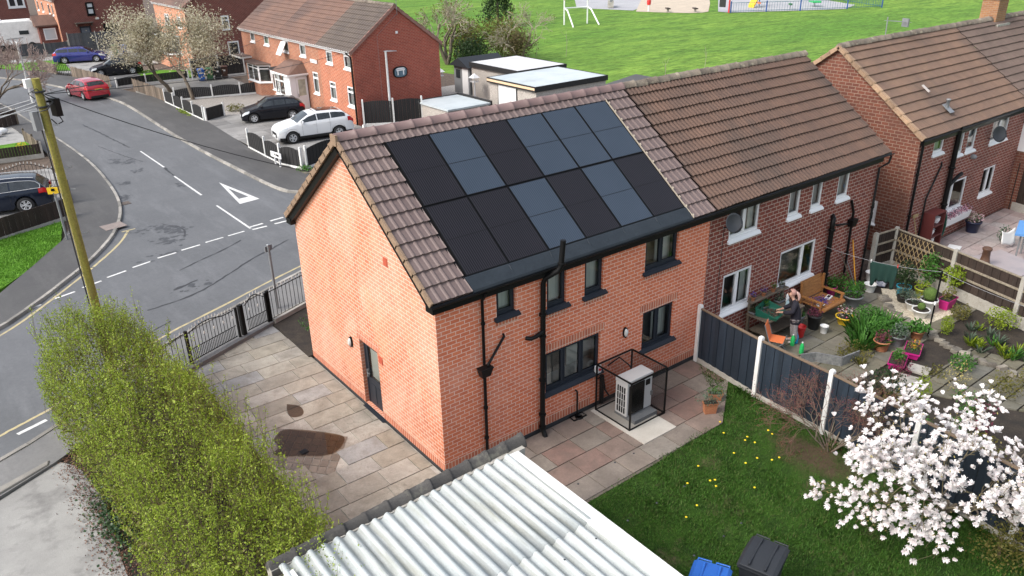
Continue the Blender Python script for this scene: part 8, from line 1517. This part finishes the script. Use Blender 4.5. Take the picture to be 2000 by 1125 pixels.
# ================================================================== garden beyond the brown fence
pot('dark blue pot of white flowers on the pink patio', (24.15, -.35, GZ), .2, .28, .45, 'navy_pot' if M.setdefault('navy_pot', plain('navy_glaze', (.012, .018, .05), .3)) else '', 'flower_wp' if M.setdefault('flower_wp', m_leaf('white_pink_flower', [(.75, .7, .68), (.7, .45, .5), (.06, .14, .04), (.1, .17, .06)])) else '', 260, .09)
wb = thing('window_box', 'long white window box of pink flowers under the kitchen window', 'window box', (23.05, .0, .7)); mb = MB(); mb.hexa([(22.15, -.2, .52), (23.95, -.2, .52), (23.95, .05, .52), (22.15, .05, .52)], [(22.1, -.25, .8), (24.0, -.25, .8), (24.0, .05, .8), (22.1, .05, .8)]); mb.build('trough', M['upvc'], wb); P = np.stack([rng.uniform(22.15, 23.95, 420), rng.uniform(-.27, .02, 420), .82+rng.random(420)*.2], 1); leaves('flowers', P, .08, M['flower_pk'] if M.setdefault('flower_pk', m_leaf('pink_flower', [(.6, .28, .36), (.7, .45, .5), (.12, .1, .14), (.35, .12, .2)])) else None, wb)
sf = thing('outdoor_shelf', 'dark red outdoor shelf unit of white crockery against the wall', 'shelf', (21.2, -.15, GZ)); mb = MB(); [mb.box(20.75, -.35, GZ, 20.8, .08, 1.35), mb.box(21.55, -.35, GZ, 21.6, .08, 1.35)]; [mb.box(20.8, -.35, z, 21.55, .08, z+.04) for z in (.1, .45, .85, 1.31)]; mb.build('shelf_frame', M['redwood'] if M.setdefault('redwood', plain('dark_red_wood', (.1, .02, .018), .6)) else None, sf)
for k, (x, z, lb) in enumerate(((21.1, .49, 'white jug on the middle shelf of the red unit'), (21.35, .89, 'white bowl on the upper shelf of the red unit'), (21.2, .14, 'white pot on the lowest shelf of the red unit'))): b = thing('crockery', lb, 'crockery', (x, -.15, z)); mb = MB(); mb.lathe([(.08, 0), (.13, .12), (.11, .2), (.14, .22)], (x, -.15, z), 12); mb.build('vessel', M['upvc'], b)
ho = thing('garden_hose', 'coiled green garden hose hanging by the soil pipe', 'hose', (21.95, -.2, .6)); mb = MB(); pts_ = [(21.95+.16*math.cos(a), -.15-.01*a/6.3, .65+.42*math.sin(a)) for a in np.linspace(0, 6.283*5, 90)]; mb.tube(pts_, .025, 5); mb.build('hose', M['hose'] if M.setdefault('hose', plain('hose_green', (.02, .1, .07), .5)) else None, ho)
bo = thing('white_board', 'white board lying flat on the pink patio by the wall', 'board', (21.9, -.75, GZ)); mb = MB(); mb.cbox((21.9, -.75, GZ+.03), (.55, .42, .04), .25); mb.build('board', M['upvc'], bo); 
br = thing('broom', 'wooden broom leaning at the house corner beyond the fence', 'broom', (20.1, -.25, GZ)); mb = MB(); mb.tube([(20.2, -.3, GZ), (20.05, .06, 1.35)], .018, 6); mb.build('handle', M['trel'], br); mb = MB(); mb.cbox((20.05, .02, 1.4), (.3, .06, .1)); mb.build('broom_head', M['trel'], br)
TT = thing('garden_table', 'grey marble-topped garden table beyond the brown fence', 'table', (19.6, -2.9, GZ)); mb = MB(); mb.prism([(18.7, -3.9), (20.4, -4.2), (21.0, -2.6), (19.0, -2.1)], .62, .66); mb.build('table_top', M['slab_top'] if M.setdefault('slab_top', m_surf('pinkish_marble', (.36, .31, .31), (.29, .26, .27), 2, .35)) else None, TT)
for x, y in ((19.0, -3.6), (20.2, -3.8), (20.6, -2.8), (19.2, -2.4)): mb = MB(); mb.box(x-.05, y-.05, GZ, x+.05, y+.05, .618); mb.build('leg', M['grey_plastic'], TT)
ur = thing('chimney_pot', 'tall brown tapered chimney pot ornament on the patio table', 'chimney pot', (19.15, -2.85, .66)); mb = MB(); mb.lathe([(.27, 0), (.25, .03), (.16, .12), (.125, .3), (.115, .52), (.14, .54), (.15, .6), (.12, .63), (.09, .6)], (19.15, -2.85, .662), 18); mb.build('pot_body', M['urn'] if M.setdefault('urn', m_surf('brown_salt_glaze', (.12, .06, .035), (.08, .042, .028), 5, .5)) else None, ur)
bl = thing('blue_parasol', 'blue folded canopy over seats at the right picture edge', 'canopy', (22.6, -3.1, .9)); mb = MB(); mb.hexa([(21.9, -2.6, .95), (22.6, -4.2, .95), (24.2, -3.8, 1.0), (23.2, -2.2, 1.0)], [(21.9, -2.6, 1.02), (22.6, -4.2, 1.02), (24.2, -3.8, 1.1), (23.2, -2.2, 1.1)]); mb.build('canopy', M['cloth_blue'], bl); 
for x, y in ((22.2, -2.7), (23.2, -2.5), (22.7, -3.9)): mb = MB(); mb.tube([(x, y, GZ), (x, y, .96)], .03, 6); mb.build('leg', M['grey_plastic'], bl)
cl = thing('white_cloth', 'white cloth draped over a chair back on the pink patio', 'cloth', (23.3, -1.9, .4)); mb = MB(); n = 10; vs = []
for i in range(n+1):
    for j in range(7): u, v = i/n, j/6; vs.append((23.0+.75*u+.05*math.sin(6*v), -1.8-.15*u-.12*v, .62-.12*math.sin(math.pi*u)-.5*v*(1-.15*math.sin(5*u))))
mb.add(vs, [(i*7+j, i*7+j+1, i*7+8+j, i*7+7+j) for i in range(n) for j in range(6)], True); o = mb.build('cloth', M['cloth_white'], cl); o.modifiers.new('t', 'SOLIDIFY').thickness = .015
hb = thing('hanging_basket', 'white hanging basket on a bracket by the dark fence', 'hanging basket', (27.55, -1.1, 1.2)); mb = MB(); mb.lathe([(.05, -.2), (.2, -.12), (.27, 0), (.24, .0)], (27.5, -1.2, 1.2), 14); mb.build('basket', M['upvc'], hb); mb = MB(); [mb.tube([(27.5+.25*math.cos(a), -1.2+.25*math.sin(a), 1.2), (27.5, -1.2, 1.75)], .008, 4) for a in (0, 2.1, 4.2)]; mb.build('chain', M['steel'], hb); mb = MB(); mb.box(27.44, -1.15, GZ, 27.56, -1.03, 1.85); mb.build('bracket_post', M['brown_fence'], hb)
rg = thing('metal_hoop', 'large black metal hoop ornament fixed to the dark fence', 'ornament', (27.2, -2.3, .95)); mb = MB(); c = Vector((27.3, -2.2, 1.0)); f = Fr((28.0, -.1), (27.4, -2.6)); mb.tube([c+f.d*(.62*math.cos(a))+f.n*.08+Vector((0, 0, .62*math.sin(a))) for a in np.linspace(0, 6.284, 33)], .03, 6); mb.build('hoop', M['black'], rg)
for lb, c_, r_, mt, n_, sz in (('green potted shrub at the right edge of the pink patio', (24.6, -2.4, .35), (.5, .5, .45), 'leaf_green', 500, .1), ('small green plant beside the white cloth', (23.9, -1.6, .25), (.25, .25, .35), 'leaf_grey', 200, .09), ('dark greenery under the garden table', (20.3, -4.5, .2), (.8, .7, .4), 'leaf_dark', 700, .1)): bush(lb, c_, r_, mt, n_, sz, cat='plant', name='garden_plant', stem=False)

# ================================================================== the person at the potting table
PE = thing('person', 'person in a dark navy jacket and grey trousers bending over the potting table', 'person', (11.22, -1.2, GZ), R(128-90))   # local +y is the way the body faces
def skin(name, joints, bones, mat, par, root=0, sub=2):
    me = bpy.data.meshes.new(name); me.from_pydata([j[0] for j in joints], bones, []); o = bpy.data.objects.new(name, me); COL.objects.link(o); me.materials.append(M[mat]); o.parent = par
    sk_ = o.modifiers.new('skin', 'SKIN'); sk_.use_smooth_shade = True
    lay = me.skin_vertices[0].data if me.skin_vertices else None
    if lay is None:
        bm = bmesh.new(); bm.from_mesh(me); bm.verts.layers.skin.verify(); bm.to_mesh(me); bm.free(); lay = me.skin_vertices[0].data
    for i, j in enumerate(joints):
        r_ = j[1]; lay[i].radius = r_ if isinstance(r_, tuple) else (r_, r_); lay[i].use_root = (i == root); lay[i].use_loose = False
    s_ = o.modifiers.new('sub', 'SUBSURF'); s_.levels = sub; s_.render_levels = sub
    return o
# body: pelvis, spine, neck, head, arms to the hands
Jb = [((0, 0, .86), .1), ((0, .02, 1.05), .1), ((0, .07, 1.25), .1), ((0, .12, 1.36), .05), ((0, .15, 1.43), .05), ((0, .185, 1.5), (.075, .088)), ((0, .2, 1.57), (.07, .085)),
      ((.09, .0, .8), .085), ((.1, .03, .45), .06), ((.1, -.01, .09), .042), ((.1, .14, .04), .035), ((-.09, .0, .8), .085), ((-.09, -.02, .45), .06), ((-.1, -.06, .09), .042), ((-.1, .08, .04), .035),
      ((.17, .08, 1.3), .055), ((.23, .14, 1.06), .042), ((.14, .38, .97), .032), ((.1, .46, .96), (.02, .036)), ((-.17, .08, 1.3), .055), ((-.24, .14, 1.06), .042), ((-.12, .4, .98), .032), ((-.08, .48, .96), (.02, .036))]
Eb = [(0, 1), (1, 2), (2, 3), (3, 4), (4, 5), (5, 6), (0, 7), (7, 8), (8, 9), (9, 10), (0, 11), (11, 12), (12, 13), (13, 14), (2, 15), (15, 16), (16, 17), (17, 18), (2, 19), (19, 20), (20, 21), (21, 22)]
for s_, w in ((1, 18), (-1, 22)):
    b0 = Vector(Jb[w][0])
    for k in range(5):
        if k < 4: o1 = Vector((s_*(.026-.017*k), .025, .0)); l_ = (.032, .036, .034, .028)[k]; d1 = Vector((-.1*s_, .85, -.3)); d2 = Vector((-.15*s_, .55, -.75))
        else: o1 = Vector((-s_*.03, -.02, .0)); l_ = .028; d1 = Vector((-.8*s_, .5, -.1)); d2 = Vector((-.4*s_, .8, -.4))
        i = len(Jb); Jb += [(tuple(b0+o1), .0095), (tuple(b0+o1+d1.normalized()*l_), .0085), (tuple(b0+o1+d1.normalized()*l_+d2.normalized()*l_*.9), .007)]; Eb += [(w, i), (i, i+1), (i+1, i+2)]
body = skin('body', Jb, Eb, 'skin', PE)
Jj = [((0, -.01, .56), (.21, .165)), ((0, -.01, .72), (.205, .16)), ((0, .0, .95), (.19, .15)), ((0, .05, 1.18), (.195, .14)), ((0, .095, 1.31), (.11, .085)), ((0, .12, 1.37), .062), ((.165, .085, 1.29), .09), ((.25, .13, 1.06), .075), ((.15, .36, .98), .062), ((-.165, .085, 1.29), .09), ((-.26, .13, 1.06), .075), ((-.13, .37, .985), .062)]
skin('jacket', Jj, [(0, 1), (1, 2), (2, 3), (3, 4), (4, 5), (3, 6), (6, 7), (7, 8), (3, 9), (9, 10), (10, 11)], 'navy_coat', PE)
Jt = [((0, -.0, .84), (.15, .12)), ((.09, .0, .74), .105), ((.1, .03, .45), .083), ((.1, -.01, .12), .075), ((-.09, .0, .74), .105), ((-.09, -.02, .45), .083), ((-.1, -.06, .12), .075)]
skin('trousers', Jt, [(0, 1), (1, 2), (2, 3), (0, 4), (4, 5), (5, 6)], 'trouser', PE)
for s_, y in ((.1, .05), (-.1, 0)): skin('shoe', [((s_, y-.07, .05), .045), ((s_, y+.04, .045), .045), ((s_, y+.13, .035), .035)], [(0, 1), (1, 2)], 'shoe', PE)
mb = MB(); mb.ball((0, .165, 1.575), .108, 16, 12, (.9, 1.0, 1.0)); o = mb.build('hair', M['hair'], PE, local=True)
me = o.data
for v in me.vertices:    # leave the face free at the front
    x, y, z = v.co.x, v.co.y-.165, v.co.z-1.575
    if y > .03 and z < .055: v.co.y = .165+.03+(y-.03)*.15; 
skin('hair_tail', [((0, .08, 1.59), .04), ((.01, .0, 1.53), .05), ((.02, -.03, 1.42), .045), ((.02, -.02, 1.32), .022)], [(0, 1), (1, 2), (2, 3)], 'hair_pale' if M.setdefault('hair_pale', plain('pale_pink_hair', (.55, .35, .3), .6)) else '', PE)
mb = MB(); mb.ball((0, .285, 1.53), .02, 8, 6, (.8, 1, 1.2)); mb.build('nose', M['skin'], body, local=True)
for s_ in (1, -1): mb = MB(); mb.ball((s_*.033, .268, 1.555), .012, 8, 6); mb.build('eye', M['black'], body, local=True); mb = MB(); mb.ball((s_*.078, .18, 1.54), .024, 8, 6, (.45, .8, 1.2)); mb.build('ear', M['skin'], body, local=True)
mb = MB(); mb.ball((0, .272, 1.488), .022, 10, 6, (1.2, .4, .35)); mb.build('mouth', M['lip'] if M.setdefault('lip', plain('lip', (.4, .13, .11), .5)) else None, body, local=True)
# ================================================================== recreation ground far off
sheet('sand_area', smooth([(77.4, 69.3), (79, 65), (81.2, 61.3), (84.5, 61.8), (120, 92), (120, 107)], 1), -.13, M['sand'])
sheet('hard_play_area', [(75.6, 79.6), (78.2, 70.6), (84, 74), (120, 108), (112, 122)], -.135, M['play_grey'])
sheet('playground_surface', [(84.4, 60.6), (84.4, 58.6), (92.4, 53.3), (98, 50.0), (104, 52), (118, 76), (106, 78)], -.125, M['play_grey'])
GO = thing('goal_frame', 'white goal frame with raked stays and a dark red board in the field', 'goal', (60, 64, -.15)); GH = 2.6
for nm, pts_ in (('post', [(59.97, 64.54, -.15), (59.97, 64.54, 6.5)]), ('post', [(62.98, 63.64, -.15), (62.98, 63.64, 6.5)]), ('stay', [(58.93, 61.68, -.15), (59.9, 63.9, 1.6), (59.97, 64.54, 1.8)]), ('stay', [(62.98, 61.5, -.15), (62.98, 63.0, 1.6), (62.98, 63.64, 1.8)]), ('crossbar', [(59.97, 64.54, 1.8), (62.98, 63.64, 1.8)])):
    mb = MB(); mb.tube(pts_, .09, 8); mb.build(nm, M['upvc'], GO)
mb = MB(); mb.cbox((59.9, 64.45, 3.3), (.7, .1, 1.1), .9); mb.build('board', plain('dark_red_board', (.3, .02, .06), .6), GO)
PF = thing('playground_fence', 'blue and green mesh fence around the playground', 'fence', (92, 53, -.15)); fp = [(84.4, 58.5), (88.5, 55.8), (92.4, 53.2), (98.2, 49.8), (103, 47.5), (118, 74)]
for p, q in zip(fp, fp[1:]):
    f = Fr(p, q); mb = MB(); n = int(f.L/.35); [mb.tube([f.P(f.L*i/n, 0, -.1), f.P(f.L*i/n, 0, 1.1)], .02, 4, caps=False) for i in range(n+1)]; mb.tube([f.P(0, 0, 1.1), f.P(f.L, 0, 1.1)], .03, 4); mb.tube([f.P(0, 0, .05), f.P(f.L, 0, .05)], .03, 4); mb.build('mesh_panel', M['pf'] if M.setdefault('pf', plain('teal_steel', (.03, .13, .17), .5)) else None, PF)
for p in fp: mb = MB(); mb.tube([(*p, -.15), (*p, 1.3)], .09, 8); mb.build('post', M['pfb'] if M.setdefault('pfb', plain('blue_steel', (.02, .08, .28), .5)) else None, PF)
gt = thing('playground_gate', 'red playground gate posts with dark notice board', 'gate', (84.3, 58.9, -.15)); mb = MB(); mb.box(84.1, 58.55, -.15, 84.25, 58.7, 2.0); mb.build('post', M['red'], gt); mb = MB(); mb.box(84.3, 59.4, .5, 84.4, 60.4, 1.9); mb.build('notice_board', M['black_bin'], gt)
sl = thing('slide', 'yellow playground slide at the top picture edge', 'slide', (93, 60.5, -.15)); mb = MB(); mb.hexa([(91.5, 60, -.1), (91.5, 61, -.1), (94, 61.5, 2.2), (94, 60.5, 2.2)], [(91.5, 60, .25), (91.5, 61, .25), (94, 61.5, 2.6), (94, 60.5, 2.6)]); mb.build('chute', M['yellow'], sl); mb = MB(); mb.tube([(94, 61, -.1), (94, 61, 2.6)], .08, 6); mb.build('post', M['pfb'], sl)
for k, (x, y, mt, lb) in enumerate(((92.0, 59.6, 'orange', 'small orange springer in the playground'), (93.0, 55.2, 'green_bin', 'green spring seat near the blue fence'), (98.5, 55.0, 'bottle_green', 'green roundabout platform in the playground'))): s_ = thing('play_springer', lb, 'play equipment', (x, y, -.13)); mb = MB(); mb.tube([(x, y, -.13), (x, y, .4)], .07, 6); mb.build('spring', M['steel'], s_); mb = MB(); mb.cbox((x, y, .55), (.9 if k < 2 else 2.0, .3 if k < 2 else 1.2, .25), .9); mb.build('seat', M[mt], s_, bevel=.05)
for k, (x, y, lb) in enumerate(((79.6, 65.4, 'low dark bench at the left of the sand area'), (82.0, 62.6, 'low dark bench at the right of the sand area'))): s_ = thing('park_bench', lb, 'bench', (x, y, -.13)); mb = MB(); mb.cbox((x, y, .35), (.45, 1.5, .12), -.6); mb.build('seat', M['brown_fence'], s_); mb = MB(); mb.cbox((x, y, .1), (.3, .2, .45), -.6); mb.build('leg', M['conc_pale'], s_)
sr = thing('safety_post', 'red and white post beside the sand area', 'post', (78.9, 68.3, -.13)); mb = MB(); mb.tube([(78.9, 68.3, -.13), (78.9, 68.3, 1.9)], .12, 6); mb.build('post', M['upvc'], sr); mb = MB(); mb.lathe([(.25, 0), (.3, .5), (.15, .9)], (78.9, 68.3, .7), 8); mb.build('red_band', M['red'], sr)
st = thing('grey_bench', 'pale grey seat block on the hard play area at the top edge', 'seat', (79.5, 76.5, -.13)); mb = MB(); mb.cbox((79.5, 76.5, .4), (.8, 3.2, .9), -.75); mb.build('seat', M['conc_pale'], st); mb = MB(); mb.cbox((79.4, 76.4, .9), (.3, 3.0, .3), -.75); mb.build('backrest', M['grey_plastic'], st)
for k, (x, y, lb) in enumerate(((-2.95, 45.3, 'white bag on the concrete yard by the left edge gate'), (-3.35, 44.6, 'second white sack lying beside the first in the yard'))):
    b = thing('sack', lb, 'sack', (x, y, 0)); mb = MB(); mb.ball((x, y, .2), .34, 10, 7, (1.2, .8, .6)); mb.build('sack_body', M['cloth_white'], b)
